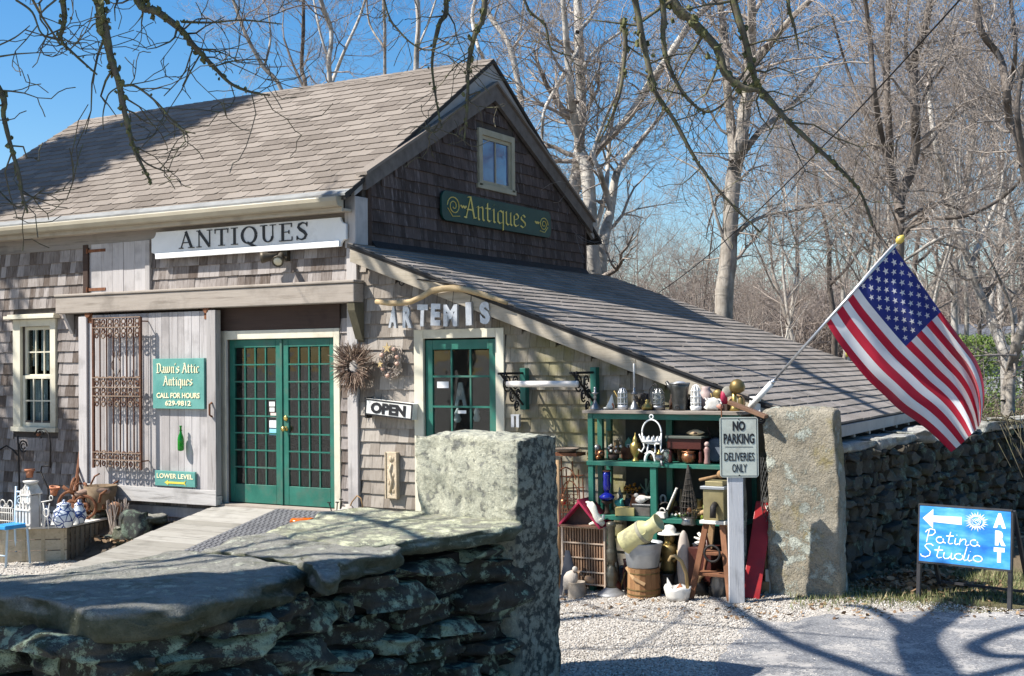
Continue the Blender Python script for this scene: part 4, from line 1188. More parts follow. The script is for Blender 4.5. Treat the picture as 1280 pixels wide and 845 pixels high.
part('ramp_side', MB().prism([(R0.y-.03, R0.z-.05), (R1.y+.1, R1.z-.05), (R1.y+.1, -.05), (R0.y-.03, -.05)][::-1], (RX0+.03, 0, 0), (0, 1, 0), (0, 0, 1), .03), M_sheath, rp)
# rubber mat on the ramp
k = (R1-R0).normalized(); up = Vector((0, -k.z, k.y)) if k.y > 0 else Vector((0, k.z, -k.y))
def on_ramp(x, t, l=.006): p = R0.lerp(R1, t); return Vector((x, p.y, p.z))+up*l
mt = thing('door_mat', 'long black studded rubber runner on the ramp before the right hand door', 'mat', on_ramp(-.6, .3))
mx0, mx1, t0_, t1_ = -1.02, -.25, .015, .62
q = [on_ramp(mx0, t0_, .005), on_ramp(mx1, t0_, .005), on_ramp(mx1, t1_, .005), on_ramp(mx0, t1_, .005)]
s = MB(); s.hexa([q[3], q[2], q[1], q[0]]+[p+up*.008 for p in (q[3], q[2], q[1], q[0])])
M_rub = mat('rubber', (.055, .055, .06), (.10, .10, .105), .7, scale=20)
part('sheet', s, M_rub, mt)
s = MB()
for i in range(40):
    for j in range(12):
        t = t0_+(t1_-t0_)*(i+.5)/40; x = mx0+(mx1-mx0)*(j+.5)/12+(.03 if i % 2 else 0)*.5
        c = on_ramp(x, t, .013); s.box(-.022, .022, -.012, .012, 0, .006, frame(c, (1, 0, 0), up))
part('stud', s, mat('rubber_worn', (.14, .14, .15), (.22, .22, .23), .6), mt, stuff=True)
# ------------------------------------------------------------------ lettering shapes
BL = {
 'A': (.60, [[(.0, .03), (.12, .0)], [(.09, .02), (.31, 1.0)], [(.17, .97), (.31, 1.0)], [(.31, 1.0), (.48, .04)], [(.46, .04), (.58, .06)], [(.13, .40), (.42, .40)]]),
 'D': (.56, [[(.12, .0), (.12, .96)], [(.0, .93), (.3, .98), (.46, .78), (.46, .2), (.3, .02), (.0, .03)]]),
 'n': (.44, [[(.0, .58), (.08, .64), (.08, .06), (.14, 0)], [(.08, .54), (.25, .64), (.30, .56), (.30, .06), (.37, 0)]]),
 't': (.34, [[(.1, .86), (.1, .08), (.19, 0), (.27, .06)], [(.0, .62), (.25, .62)]]),
 'i': (.24, [[(.0, .58), (.08, .64), (.08, .06), (.15, 0)], [(.06, .80), (.10, .85)]]),
 'q': (.42, [[(.31, .56), (.18, .64), (.05, .54), (.05, .1), (.15, 0), (.31, .1)], [(.32, .64), (.32, -.30)]]),
 'u': (.44, [[(.0, .58), (.07, .64), (.07, .08), (.16, 0), (.30, .1)], [(.30, .64), (.30, .06), (.37, 0)]]),
 'e': (.38, [[(.06, .30), (.28, .42), (.28, .54), (.18, .64), (.05, .54), (.05, .1), (.15, 0), (.30, .1)]]),
 's': (.36, [[(.28, .54), (.18, .64), (.06, .54), (.06, .42), (.28, .24), (.28, .1), (.16, 0), (.02, .08)]]),
 'a': (.42, [[(.06, .56), (.18, .64), (.28, .56), (.28, .08), (.35, 0)], [(.28, .36), (.10, .30), (.04, .14), (.14, 0), (.28, .1)]]),
 'w': (.60, [[(.0, .6), (.07, .64), (.07, .08), (.16, 0), (.27, .1)], [(.27, .64), (.27, .1), (.36, 0), (.48, .12)], [(.48, .66), (.48, .1)]]),
 'c': (.36, [[(.27, .54), (.17, .64), (.05, .54), (.05, .1), (.15, 0), (.28, .1)]]),
 "'": (.16, [[(.06, 1.0), (.03, .84)]]), ' ': (.25, [])}
def bl_width(txt): return sum(BL[c][0] for c in txt)
def blackletter(txt, o, u, v, size, asp=1.0, wn=.115, ang=32, t=.006):
    s = MB(); x = -bl_width(txt)*asp*size/2; u = Vector(u).normalized()
    for c in txt:
        nib(s, BL[c][1], Vector(o)+u*x, u, v, size, wn, ang, t, asp); x += BL[c][0]*asp*size
    return s
def vstroke(s, pts, o, u, v, size, t):
    """pts (x,y,w): ribbon of varying width"""
    o = Vector(o); u = Vector(u); v = Vector(v)
    L = []; R = []
    for i, (x, y, w_) in enumerate(pts):
        a = pts[max(0, i-1)]; b_ = pts[min(len(pts)-1, i+1)]; dx, dy = b_[0]-a[0], b_[1]-a[1]; l = math.hypot(dx, dy) or 1
        L.append((x-dy/l*w_/2, y+dx/l*w_/2)); R.append((x+dy/l*w_/2, y-dx/l*w_/2))
    for i in range(len(pts)-1):
        s.prism([(q[0]*size, q[1]*size) for q in (R[i], R[i+1], L[i+1], L[i])], o, u, v, t)
def ring(cx, cy, rx, ry, a0, a1, thick, thin, n=16):
    out = []
    for i in range(n+1):
        a = math.radians(a0+(a1-a0)*i/n); out.append((cx+rx*math.cos(a), cy+ry*math.sin(a), thin+(thick-thin)*abs(math.cos(a))**1.5))
    return out
K, H_ = .17, .055
SERIF = {
 'A': (.86, [[(.12, .03, H_), (.40, 1, H_)], [(.38, 1.0, K), (.70, .03, K)], [(.22, .34, H_), (.60, .34, H_)], [(.0, .025, .05), (.25, .025, .05)], [(.52, .025, .05), (.86, .025, .05)]]),
 'N': (.86, [[(.13, .03, H_), (.13, .97, H_)], [(.12, .98, K), (.70, .02, K)], [(.71, .0, H_), (.71, .97, H_)], [(.0, .025, .05), (.27, .025, .05)], [(.0, .975, .05), (.2, .975, .05)], [(.57, .975, .05), (.86, .975, .05)]]),
 'T': (.74, [[(.37, .03, K), (.37, .97, K)], [(.0, .965, .07), (.74, .965, .07)], [(.2, .025, .05), (.54, .025, .05)], [(.03, .99, .05), (.03, .74, .05)], [(.71, .99, .05), (.71, .74, .05)]]),
 'I': (.40, [[(.2, .03, K), (.2, .97, K)], [(.02, .025, .05), (.38, .025, .05)], [(.02, .975, .05), (.38, .975, .05)]]),
 'Q': (.90, [ring(.44, .5, .36, .48, 0, 360, .19, .06, 22), [(.36, .08, .14), (.58, -.08, .15), (.86, -.20, .05)]]),
 'U': (.84, [[(.18, .97, K), (.18, .34, K)], ring(.40, .34, .22, .31, 180, 360, .17, .06, 10), [(.64, .34, H_), (.64, .97, H_)], [(.0, .975, .05), (.36, .975, .05)], [(.5, .975, .05), (.80, .975, .05)]]),
 'E': (.72, [[(.18, .03, K), (.18, .97, K)], [(.0, .025, .05), (.66, .025, .06)], [(.0, .975, .05), (.64, .975, .06)], [(.24, .51, .05), (.5, .51, .05)], [(.65, .0, .05), (.65, .24, .05)], [(.62, 1.0, .05), (.62, .78, .05)], [(.5, .62, .05), (.5, .40, .05)]]),
 'S': (.62, [[(.54, .80, .05), (.48, .92, .07), (.33, .97, .09), (.16, .88, .15), (.12, .74, .17), (.22, .60, .19), (.40, .45, .19), (.50, .28, .18), (.44, .10, .14), (.28, .02, .08), (.12, .08, .07), (.06, .22, .05)], [(.055, .0, .05), (.055, .26, .05)], [(.55, .74, .05), (.55, 1.0, .05)]])}
def serif_text(txt, o, u, v, width, size, gap=.12, t=.008):
    s = MB(); tot = sum(SERIF[c][0] for c in txt)+gap*(len(txt)-1); k = width/(tot*size); x = -width/2
    u = Vector(u).normalized(); v = Vector(v).normalized(); n = u.cross(v)
    out = []
    for c in txt:
        q = MB()
        for i, st in enumerate(SERIF[c][1]):
            vstroke(q, [(p[0]*k, p[1], p[2]) for p in st], Vector(o)+u*x+n*(.0004*i), u, v, size, t)
        out.append((c, q)); x += (SERIF[c][0]+gap)*k*size
    return out
UX, UZ = Vector((1, 0, 0)), Vector((0, 0, 1))
# ------------------------------------------------------------------ white ANTIQUES board with scooped corners
def scoop(x0, x1, z0, z1, r, n=6):
    pts = []
    for (cx, cz, a0) in ((x0, z0, 90), (x1, z0, 180), (x1, z1, 270), (x0, z1, 360)):
        for i in range(n+1):
            a = math.radians(a0-90*i/n)
            pts.append((cx+r*math.cos(a), cz+r*math.sin(a)))
    return pts
a0 = PY(190, 306, -.10); a1 = PY(433, 290, -.10)
zb, zt = PY(310, 316, -.10).z, PY(310, 281, -.10).z
zt = min(zt, 3.80)
t = thing('shop_sign', 'long white board lettered ANTIQUES in black under the barn eave', 'sign', ((a0.x+a1.x)/2, -.08, zb))
part('board', MB().prism(scoop(a0.x, a1.x, zb, zt, .075), (0, -.075, 0), UX, UZ, .035), M_whitewood, t, bevel=.004)
part('ledge', MB().box(a0.x+.08, a1.x-.08, -.13, -.111, zb-.004, zb+.062), M_whitewood, t, bevel=.004)
b0 = PY(224, 300, -.11).x; b1 = PY(386, 300, -.11).x
H2 = .195
for c, q in serif_text('ANTIQUES', ((b0+b1)/2, -.1115, zb+.10), UX, UZ, b1-b0, H2): part('letter', q, M_black, t)
part('hanger', MB().box(a0.x+.2, a1.x-.2, -.074, -.03, zb+.2, zb+.24), M_darkwood, t)

# ------------------------------------------------------------------ green blackletter sign on the gable
t = thing('gable_sign', 'dark green board with gold gothic lettering Antiques and scrolls on the gable', 'sign', (.08, 3.0, 3.9))
y0, y1, z0, z1 = 1.60, 4.38, 3.895, 4.255
def rnd_rect(x0, x1, z0, z1, r, n=6):
    pts = []
    for (cx, cz, a) in ((x0+r, z0+r, 180), (x1-r, z0+r, 270), (x1-r, z1-r, 0), (x0+r, z1-r, 90)):
        for i in range(n+1):
            q = math.radians(a+90*i/n); pts.append((cx+r*math.cos(q), cz+r*math.sin(q)))
    return pts
part('board', MB().prism(rnd_rect(y0, y1, z0, z1, .10), (.04, 0, 0), (0, 1, 0), UZ, .03), M_gsign, t, bevel=.004)
UYv = Vector((0, 1, 0))
c0, c1 = PX(580, 266, .07), PX(658, 285, .07)
sz = .265; asp = (c1.y-c0.y)/(bl_width('Antiques')*sz)
part('lettering', blackletter('Antiques', (.0705, (c0.y+c1.y)/2, z0+.075), UYv, UZ, sz, asp), M_gold, t)
def scroll(cy, cz, sc, flip):
    s = MB(); pts = []
    for i in range(34):
        a = i*.36; r = sc*(.95-.78*i/33)
        pts.append((.073, cy+flip*r*math.cos(a)*1.25, cz+r*math.sin(a)))
    s.tube(pts, .007, 5)
    s.tube([(.073, cy-flip*sc*1.1, cz-sc*.9), (.073, cy+flip*sc*.2, cz-sc*1.02), (.073, cy+flip*sc*1.1, cz-sc*.3)], .006, 5)
    for k in range(5): s.ball((.073, cy-flip*sc*(1.35+.22*k), cz+sc*(.15-.12*(k % 2))), (.004, .022, .014), 6, 4)
    return s
part('scroll', scroll(y0+.26, (z0+z1)/2+.01, .125, -1), M_gold, t); part('scroll', scroll(y1-.22, (z0+z1)/2-.01, .105, 1), M_gold, t)

# ------------------------------------------------------------------ teal signs on the sliding door
SYF = SY-.03
def rect_px(x0, y0_, x1, y1_, yp): p = PY(x0, (y0_+y1_)/2, yp); q = PY(x1, (y0_+y1_)/2, yp); xm_ = (x0+x1)/2; return p.x, q.x, PY(xm_, y1_, yp).z, PY(xm_, y0_, yp).z
x0, x1, z0, z1 = rect_px(191, 448, 255, 511, SYF-.05)
t = thing('shop_sign', "square teal sign in pale gothic letters on the sliding door, above the green bottle", 'sign', ((x0+x1)/2, SYF-.03, z0))
part('board', MB().box(x0, x1, SYF-.05, SYF-.005, z0, z1), M_teal, t, bevel=.003)
yy = SYF-.0505; W_ = x1-x0; Hh = z1-z0; xc = (x0+x1)/2
def fit_bl(txt, zc, size, wd): return blackletter(txt, (xc, yy, zc), UX, UZ, size, wd/(bl_width(txt)*size), .14, 32, .006)
part('lettering', fit_bl("Dawn's Attic", z0+Hh*.715, Hh*.19, W_*.84), M_gilt, t)
part('lettering', fit_bl("Antiques", z0+Hh*.465, Hh*.185, W_*.58), M_gilt, t)
part('lettering', text_mb('CALL FOR HOURS', (xc, yy, z0+Hh*.215), UX, UZ, Hh*.10, .006, .002, W_*.84), M_gilt, t)
part('lettering', text_mb('629-9812', (xc, yy, z0+Hh*.065), UX, UZ, Hh*.095, .006, .0015, W_*.50), M_gilt, t)
x0, x1, z0, z1 = rect_px(194, 589, 244, 608, SYF-.03)
t = thing('direction_sign', 'small green LOWER LEVEL sign with a yellow arrow at the foot of the sliding door', 'sign', ((x0+x1)/2, SYF-.03, z0))
part('board', MB().box(x0, x1, SYF-.035, SYF-.005, z0, z1), M_teal, t, bevel=.003)
xc = (x0+x1)/2; Hh = z1-z0; W_ = x1-x0; yy = SYF-.0355
part('lettering', text_mb('LOWER LEVEL', (xc, yy, z0+Hh*.52), UX, UZ, Hh*.30, .004, .0015, W_*.90), M_gilt, t)
s = MB(); az_ = z0+Hh*.24; s.prism([(-.17, 0), (-.11, .03), (-.11, .012), (.14, .012), (.17, .03), (.15, 0), (.17, -.03), (.14, -.012), (-.11, -.012), (-.11, -.03)][::-1], (xc+.01, yy, az_), UX, UZ, .004)
part('arrow', s, mat('yellow_paint', (.62, .52, .06), (.70, .60, .10), .5, bump=0), t)
# green bottle
q = PY(226, 563, SYF-.06); k = mpp(q)
m_, n_, b_, o_ = _nodes('green_glass'); b_.inputs['Base Color'].default_value = (.01, .30, .02, 1); b_.inputs['Roughness'].default_value = .08; b_.inputs['Transmission Weight'].default_value = .5; b_.inputs['IOR'].default_value = 1.45
t = thing('bottle', 'green glass bottle hung on the weathered sliding door below the teal sign', 'bottle', q)
part('glass', MB().lathe([(.2*k, -1*k), (3.6*k, 0), (4.0*k, 2*k), (4.0*k, 14*k), (3.4*k, 17*k), (1.6*k, 22*k), (1.3*k, 29*k), (1.7*k, 29.3*k), (1.7*k, 31*k), (.3*k, 31*k)], q, 14), m_, t, True)
part('wire', MB().torus(q+Vector((0, 0, 25*k)), 1.9*k, .3*k, 12, 4, rot('X', 90)), M_iron, t)

# ------------------------------------------------------------------ wrought iron grille
t = thing('iron_grille', 'tall rusty wrought iron window grille of bars and rings on the sliding door', 'grille', tuple(PY(147, 590, SY-.16)))
yg = SY-.15
gx0, gx1 = PY(117, 500, yg).x, PY(176, 500, yg).x; gz1_, gz0_ = PY(147, 397, yg).z, PY(147, 586, yg).z
for x in (gx0, gx1): part('side_bar', MB().box(x-.014, x+.014, yg-.014, yg+.014, gz0_, gz1_), mat('rust_dark', (.055, .022, .014), (.13, .055, .030), .85, scale=14, bump=.5), t)
nbar = 6; M_rustg = mat('rust_dark', (.055, .022, .014), (.13, .055, .030), .85, scale=14, bump=.5); M_rustd = mat('rust_pale', (.16, .11, .08), (.30, .21, .15), .85, scale=14, bump=.4)
for i in range(1, nbar+1):
    x = gx0+(gx1-gx0)*i/(nbar+1)
    part('bar', MB().tube([(x, yg, gz0_+.01), (x, yg, gz1_-.01)], .009, 6), M_rustg, t)
bands = [(404, 1), (421, 1), (474, 1), (481, 1), (501, 1), (566, 1), (581, 1)]
for i, py in enumerate((397, 409, 472, 484, 495, 566, 575)):
    z = PY(147, py, yg).z; part('rail', MB().box(gx0-.01, gx1+.01, yg-.018, yg-.010, z-.006, z+.006), M_rustd, t)
for py in (402, 407, 414, 419, 474, 479, 488, 493, 500, 505, 567, 572, 580):
    z = PY(147, py, yg).z
    for i in range(nbar+1):
        x = gx0+(gx1-gx0)*(i+.5)/(nbar+1); part('ring', MB().torus((x, yg, z), (.026 if (i+py) % 2 else .033), .009, 10, 4), (M_rustd, M_rustg)[(i+py) % 2], t)
s = MB()
for sg in (-1, 1):
    xm_ = (gx0+gx1)/2; z0 = PY(147, 470, yg).z
    s.tube([(xm_+sg*.02, yg-.01, z0), (xm_+sg*.07, yg-.01, z0+.10), (xm_+sg*.07, yg-.01, z0+.16), (xm_+sg*.02, yg-.01, z0+.24), (xm_+sg*.035, yg-.01, z0+.30)], .006, 5)
part('centre_scroll', s, M_rustd, t)
for z in (gz0_+.1, gz1_-.05):
    for x in (gx0, gx1): part('standoff', MB().tube([(x, yg, z), (x, SY-.03, z)], .008, 5), M_rust, t)

# ------------------------------------------------------------------ twin floodlight under the white board
q = PY(357, 322, -.06)
t = thing('spotlight', 'twin flood lamp fixture fixed under the white ANTIQUES board', 'lamp', q)
M_bronze = mat('bronze_housing', (.05, .042, .03), (.10, .085, .06), .5, metal=.4)
part('mount', MB().box(q.x-.045, q.x+.045, -.09, -.03, q.z-.04, q.z+.08), M_bronze, t, bevel=.005)
def lamp(dirv, off):
    c = q+Vector(off); d = Vector(dirv).normalized(); M = d.to_track_quat('Z', 'Y').to_matrix().to_4x4()
    h = part('lamp_head', MB().lathe([(.02, -.10), (.035, -.09), (.036, -.02), (.06, .05), (.066, .09), (.058, .09), (.05, .07)], c, 14, M), M_bronze, t, True)
    part('lens', MB().lathe([(.056, .0), (.04, .014), (.01, .02)], c+d*.078, 14, M), mat('lamp_lens', (.55, .50, .36), (.65, .60, .45), .2, bump=0), h, True)
    part('arm', MB().tube([q+Vector((0, -.03, 0)), c-d*.08], .012, 6), M_bronze, t)
lamp((-.85, -.5, -.10), (-.15, -.10, .01)); lamp((.35, -.75, -.45), (.03, -.14, -.02))

# ------------------------------------------------------------------ wreaths
def wreath_center(px, py, y): return PY(px, py, y)
c = wreath_center(443, 458, -.13); k = mpp(c); r8 = random.Random(4)
t = thing('twig_wreath', 'spiky brown twig wreath on the corner post right of the green doors', 'wreath', c)
M_twig = [mat('twig%d' % i, a, b_, .9, scale=30, bump=.2) for i, (a, b_) in enumerate([((.13, .085, .06), (.22, .15, .11)), ((.24, .175, .13), (.36, .27, .20)), ((.09, .055, .04), (.15, .10, .075))])]
bundles = [MB() for _ in range(3)]
for i in range(330):
    a = r8.uniform(0, 6.283); r0 = r8.uniform(8, 13)*k; r1 = r8.uniform(22, 36)*k*(1+.1*math.sin(a*3))
    sw = r8.uniform(-.25, .25); y0 = -.02+r8.uniform(-.05, .05); y1 = r8.uniform(-.13, .03)
    d0 = Vector((math.cos(a), 0, math.sin(a))); d1 = Vector((math.cos(a+sw), 0, math.sin(a+sw)))
    p0 = c+d0*r0+Vector((0, y0, 0)); p1 = c+d1*r1+Vector((0, y1, 0)); pm = (p0+p1)/2+Vector((r8.uniform(-1, 1), r8.uniform(-1, 1), r8.uniform(-1, 1)))*k*2
    bundles[i % 3].tube([p0, pm, p1], [.0055, .0045, .0022], 4, cap=False)
    if r8.random() < .6: bundles[i % 3].tube([pm, pm.lerp(p1, .7)+Vector((r8.uniform(-1, 1), r8.uniform(-1, 1), r8.uniform(-1, 1)))*k*4], [.003, .0015], 3, cap=False)
for bnd, mm in zip(bundles, M_twig): part('twigs', bnd, mm, t, stuff=True)
part('hoop', MB().torus(c, 10*k, 1.6*k, 20, 6), M_twig[2], t)
c = wreath_center(490, 452, -.07); k = mpp(c)
t = thing('shell_wreath', 'small grey vine wreath set with pink shells and a starfish', 'wreath', c)
s = MB(); s2 = MB()
for i in range(260):
    a = r8.uniform(0, 6.283); l = r8.uniform(.3, .8); R_ = (13.5+r8.gauss(0, 2.6))*k
    pts = [c+Vector((R_*math.cos(a+l*j/3)*.92, r8.uniform(-.05, .03), R_*1.18*math.sin(a+l*j/3)))+Vector((r8.uniform(-1, 1), 0, r8.uniform(-1, 1)))*k*1.3 for j in range(4)]
    (s if i % 2 else s2).tube(pts, .0035, 4, cap=False)
part('vines', s, mat('grey_vine', (.30, .26, .22), (.45, .40, .35), .9), t, stuff=True); part('vines', s2, mat('pale_vine', (.36, .29, .24), (.52, .45, .39), .9), t, stuff=True)
M_shell = mat('pink_shell', (.50, .28, .20), (.68, .46, .36), .5, scale=12, bump=.1); M_star = mat('starfish', (.50, .36, .16), (.62, .48, .26), .8, scale=30)
for a, rr in ((150, 14), (350, 13), (20, 14), (260, 15), (215, 13), (60, 15)):
    p = c+Vector((math.cos(math.radians(a))*rr*k*.92, -.055, math.sin(math.radians(a))*rr*k*1.18))
    part('shell', MB().ball(p, (3.0*k, 2.2*k, 2.5*k), 9, 6), M_shell, t, True)
for (dx, dz, R_) in ((-1, 17, 7), (-12, -3, 5)):
    p = c+Vector((dx*k, -.07, dz*k)); star = []
    for i in range(10):
        a = math.radians(90+36*i); r_ = (R_ if i % 2 == 0 else R_*.38)*k; star.append((r_*math.cos(a), r_*math.sin(a)))
    part('starfish', MB().prism(star, p, UX, UZ, .012), M_star, t)

# ------------------------------------------------------------------ OPEN box sign (tilted), hung from the corner
p0 = PY(457, 498, -.14); p1 = PY(516, 505, -.14); k = mpp(p0)
u = (p1-p0).normalized(); v = Vector((-u.z, 0, u.x)); W_ = (p1-p0).length; H2 = 20*k
t = thing('open_sign', 'tilted white box sign reading OPEN in black beside the shell wreath', 'sign', (p0.x, -.1, p0.z-H2))
s = MB(); a = p0-v*H2
s.prism([(0, 0), (W_, 0), (W_, H2), (0, H2)], a+Vector((0, .10, 0)), u, v, .10)
part('box', s, mat('sign_white', (.68, .67, .62), (.78, .77, .72), .5, dirt=(.4, .38, .33), dirt_amt=.3), t, bevel=.004)
fy = Vector((0, -.0006, 0))
part('border', MB().prism([(0, 0), (W_, 0), (W_, .016), (0, .016)], a+fy, u, v, .003).prism([(0, H2-.014), (W_, H2-.014), (W_, H2), (0, H2)], a+fy, u, v, .003).prism([(0, .017), (.016, .017), (.016, H2-.015), (0, H2-.015)], a+fy, u, v, .003).prism([(W_-.016, .017), (W_, .017), (W_, H2-.015), (W_-.016, H2-.015)], a+fy, u, v, .003), M_black, t)
part('lettering', text_mb('OPEN', a+u*W_*.5+v*H2*.20+fy*1.0, u, v, H2*.60, .004, .008, W_*.74), M_black, t)
part('bracket', MB().box(p0.x-.02, p0.x+.004, -.13, -.03, p0.z-H2-.04, p0.z+.01), M_iron, t)
# carved plaque
q0, q1 = PY(483, 565, -.05), PY(498, 624, -.05); zt_, zb_ = PY(490, 565, -.05).z, PY(490, 623, -.05).z
t = thing('wall_plaque', 'narrow carved sandstone plaque hung low on the shingles beside the near gatepost', 'plaque', ((q0.x+q1.x)/2, -.03, zb_))
M_sand = mat('sandstone', (.42, .33, .22), (.58, .49, .37), .85, scale=10, bump=.5, bdist=.01)
part('slab', MB().box(q0.x, q1.x, -.075, -.022, zb_, zt_), M_sand, t, bevel=.006)
xc = (q0.x+q1.x)/2; s = MB(); k = mpp(q0); Lz = zt_-zb_
s.tube([(xc-.01, -.078, zb_+.06), (xc+.015, -.08, zb_+Lz*.4), (xc-.015, -.08, zb_+Lz*.6), (xc+.01, -.078, zt_-.12)], [.012, .02, .02, .012], 6); s.ball((xc, -.078, zt_-.07), (.028, .014, .032), 8, 6)
for i in range(5): s.ball((xc+(-1)**i*.028, -.076, zb_+.08+i*.085), (.016, .008, .026), 6, 4)
part('relief', s, M_sand, t, True)
part('frame', MB().box(q0.x, q0.x+.012, -.085, -.0755, zb_, zt_).box(q1.x-.012, q1.x, -.085, -.0755, zb_, zt_), M_sand, t)

# ------------------------------------------------------------------ driftwood rod with hook, and the letters of ARTEMIS hanging on it
def wp(px, py, y): return PY(px, py, y)
pts = [(470, 377), (486, 379), (500, 379), (514, 377), (527, 371), (538, 364), (552, 361), (566, 360), (582, 362), (600, 367), (618, 373), (634, 379)]
t = thing('driftwood_rod', 'peeled curved driftwood branch hanging across the shingles above the metal letters', 'branch', tuple(wp(552, 361, -.22)))
rr = [.030, .034, .035, .036, .038, .040, .041, .040, .038, .035, .030, .024]
part('stem', MB().tube([wp(a, b_, -.22) for a, b_ in pts], [r*.82*rnd.uniform(.94, 1.06) for r in rr], 8), mat('driftwood', (.34, .24, .12), (.50, .38, .22), .7, scale=9, bump=.4), t, True)
hk = [wp(508, 350, -.10), wp(522, 349, -.16), wp(545, 352, -.20), wp(566, 355, -.20), wp(582, 358, -.20)]
part('hook', MB().tube(hk, .009, 6).tube([wp(498, 350, -.10), wp(508, 350, -.10)], .008, 5).torus(wp(502, 344, -.10), .03, .007, 10, 5, None, 0, 4).torus(wp(502, 353, -.10), .03, .007, 10, 5, None, 2.5, 6.5), M_iron, t)
Q = [(0, 'A', 493, 395, 14, -8), (1, 'R', 510, 395, 15, -4), (2, 'T', 529, 393, 15, -6), (3, 'E', 545, 392, 13, -5), (4, 'M', 565, 393, 22, -2), (5, 'I', 588, 391, 7, 2), (6, 'S', 608, 390, 14, 6)]
for i, ch, px, py, wd, tilt in Q:
    c = wp(px, py+13, -.16-.01*(i % 2)); k = mpp(c); yawm = rot('Z', r8.uniform(-12, 10)); a = math.radians(tilt*.5)
    u = (yawm @ Vector((math.cos(a), 0, math.sin(a)))).normalized(); v = Vector((-math.sin(a), 0, math.cos(a))); v = (v-u*u.dot(v)).normalized()
    tt = thing('metal_letter', 'galvanised metal letter %s hanging in the row below the driftwood' % ch, 'letter', c, 'hanging metal letters')
    h = 24*k
    part('letter', text_mb(ch, c, u, v, h, .03, .016 if ch != 'I' else .022, wd*k if ch != 'I' else None), M_galv, tt)
    part('wire', MB().tube([c+v*h*.98, Vector(wp(px+2, 372 if px < 530 else 364, -.22))], .0025, 4), M_iron, tt)

# ------------------------------------------------------------------ green shelf brackets and the white pole between them
def bracket(px, ptop, pbot, lab, dens):
    yb = -.02; top = PY(px, ptop, -.10); bot = PY(px, pbot, -.10); k = mpp(top)
    t = thing('shelf_bracket', lab, 'bracket', (top.x, -.06, bot.z), 'green cast iron shelf brackets')
    part('back_plate', MB().box(top.x-4*k, top.x+4*k, -.10, -.02, bot.z, top.z), M_green, t, bevel=.004)
    s = MB(); xa = top.x; 
    D = .42
    # bracket projects towards the viewer from the wall; arm, strut and scrolls
    za = top.z-.05
    s.tube([(xa, -.10, za), (xa-.03, -.10-D, za+.0)], .012, 6); s.tube([(xa-.02, -.10-D*.95, za), (xa-.005, -.25, bot.z+.16), (xa, -.10, bot.z+.05)], .011, 6)
    part('arm', s, M_iron, t)
    s = MB(); M = rot('Z', 94)
    for (fy_, fz, R_) in ((.30, -.10, .075), (.14, -.09, .06), (.20, -.22, .055), (.33, -.02, .03), (.09, -.20, .04), (.12, -.32, .045)):
        s.torus((xa-.02*fy_, -.10-fy_, za+fz), R_, .0085, 14, 5, M, 0, 5.4); s.torus((xa-.02*fy_, -.10-fy_, za+fz), R_*.5, .007, 10, 5, M, 1, 6)
    part('scroll', s, M_iron, t)
bracket(653, 460, 512, 'green iron scroll bracket on the shingles beside the single green door', 1)
bracket(741, 459, 508, 'green iron scroll bracket above the left end of the green shelf', 1)
a, b_ = PY(634, 480, -.50), PY(722, 480, -.50)
solo('white_pole', 'white painted pole laid across the two green iron brackets', 'pole', MB().tube([a, b_], .030, 10), mat('pole_white', (.62, .57, .52), (.74, .70, .66), .5, dirt=(.35, .3, .26)), smooth=True)
q = PY(645, 534, -.08); k = mpp(q)
s = MB()
for dx in (-3.6, 3.6): s.box(q.x+(dx-2)*k, q.x+(dx+2)*k, -.10, -.06, q.z, q.z+14*k)
s.box(q.x-6*k, q.x+6*k, -.10, -.06, q.z+14.1*k, q.z+16*k)
solo('stencil_plate', 'small grey metal plate with two slots leaning behind the near gatepost', 'plate', s, M_galv)
# ------------------------------------------------------------------ green outdoor shelf unit
YF, YB = -.56, -.12
sx0, sx1 = PY(735, 577, YF).x, PY(925, 577, YF).x
z_top = PY(830, 513, YF).z; z_mid = PY(830, 579, YF).z; z_low = PY(830, 648, YF).z
su = thing('shelf_unit', 'green painted open shelving against the shingles, crowded with old wares', 'shelves', ((sx0+sx1)/2, -.34, .1))
xm_ = PY(816, 577, YF).x
for x, y in ((sx0, YF), (sx1-.05, YF), (sx0, YB-.05), (sx1-.05, YB-.05), (sx0+.0, (YF+YB)/2-.02)):
    part('post', MB().box(x, x+.05, y, y+.05, .08, z_top-.035), M_green, su, bevel=.003)
part('post', MB().box(xm_-.03, xm_+.03, YF+.002, YF+.045, .12, z_mid-.045), M_green, su, bevel=.003)
part('post', MB().box(xm_-.03, xm_+.03, YB-.06, YB-.015, .12, z_top-.04), M_green, su, bevel=.003)
part('shelf', MB().box(sx0-.04, sx1+.03, YF-.03, YB, z_top-.033, z_top-.005), wood('shelf_top', (.20, .17, .14), (.32, .28, .24), 'x'), su, bevel=.003)
part('apron', MB().box(sx0+.051, sx1-.051, YF+.004, YF+.03, z_top-.085, z_top-.036), M_green, su, bevel=.003)
part('shelf', MB().box(sx0-.01, sx1, YF-.012, YB, z_mid-.04, z_mid), M_green, su, bevel=.003)
part('shelf', MB().box(sx0+.0, sx1, YF-.010, YB, z_low-.04, z_low), M_green, su, bevel=.003)
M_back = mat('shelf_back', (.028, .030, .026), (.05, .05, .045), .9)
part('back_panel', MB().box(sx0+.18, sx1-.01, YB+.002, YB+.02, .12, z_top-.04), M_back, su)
part('end_panel', MB().box(sx1-.045, sx1-.03, YF+.055, YB-.055, .12, z_top-.04), M_back, su)

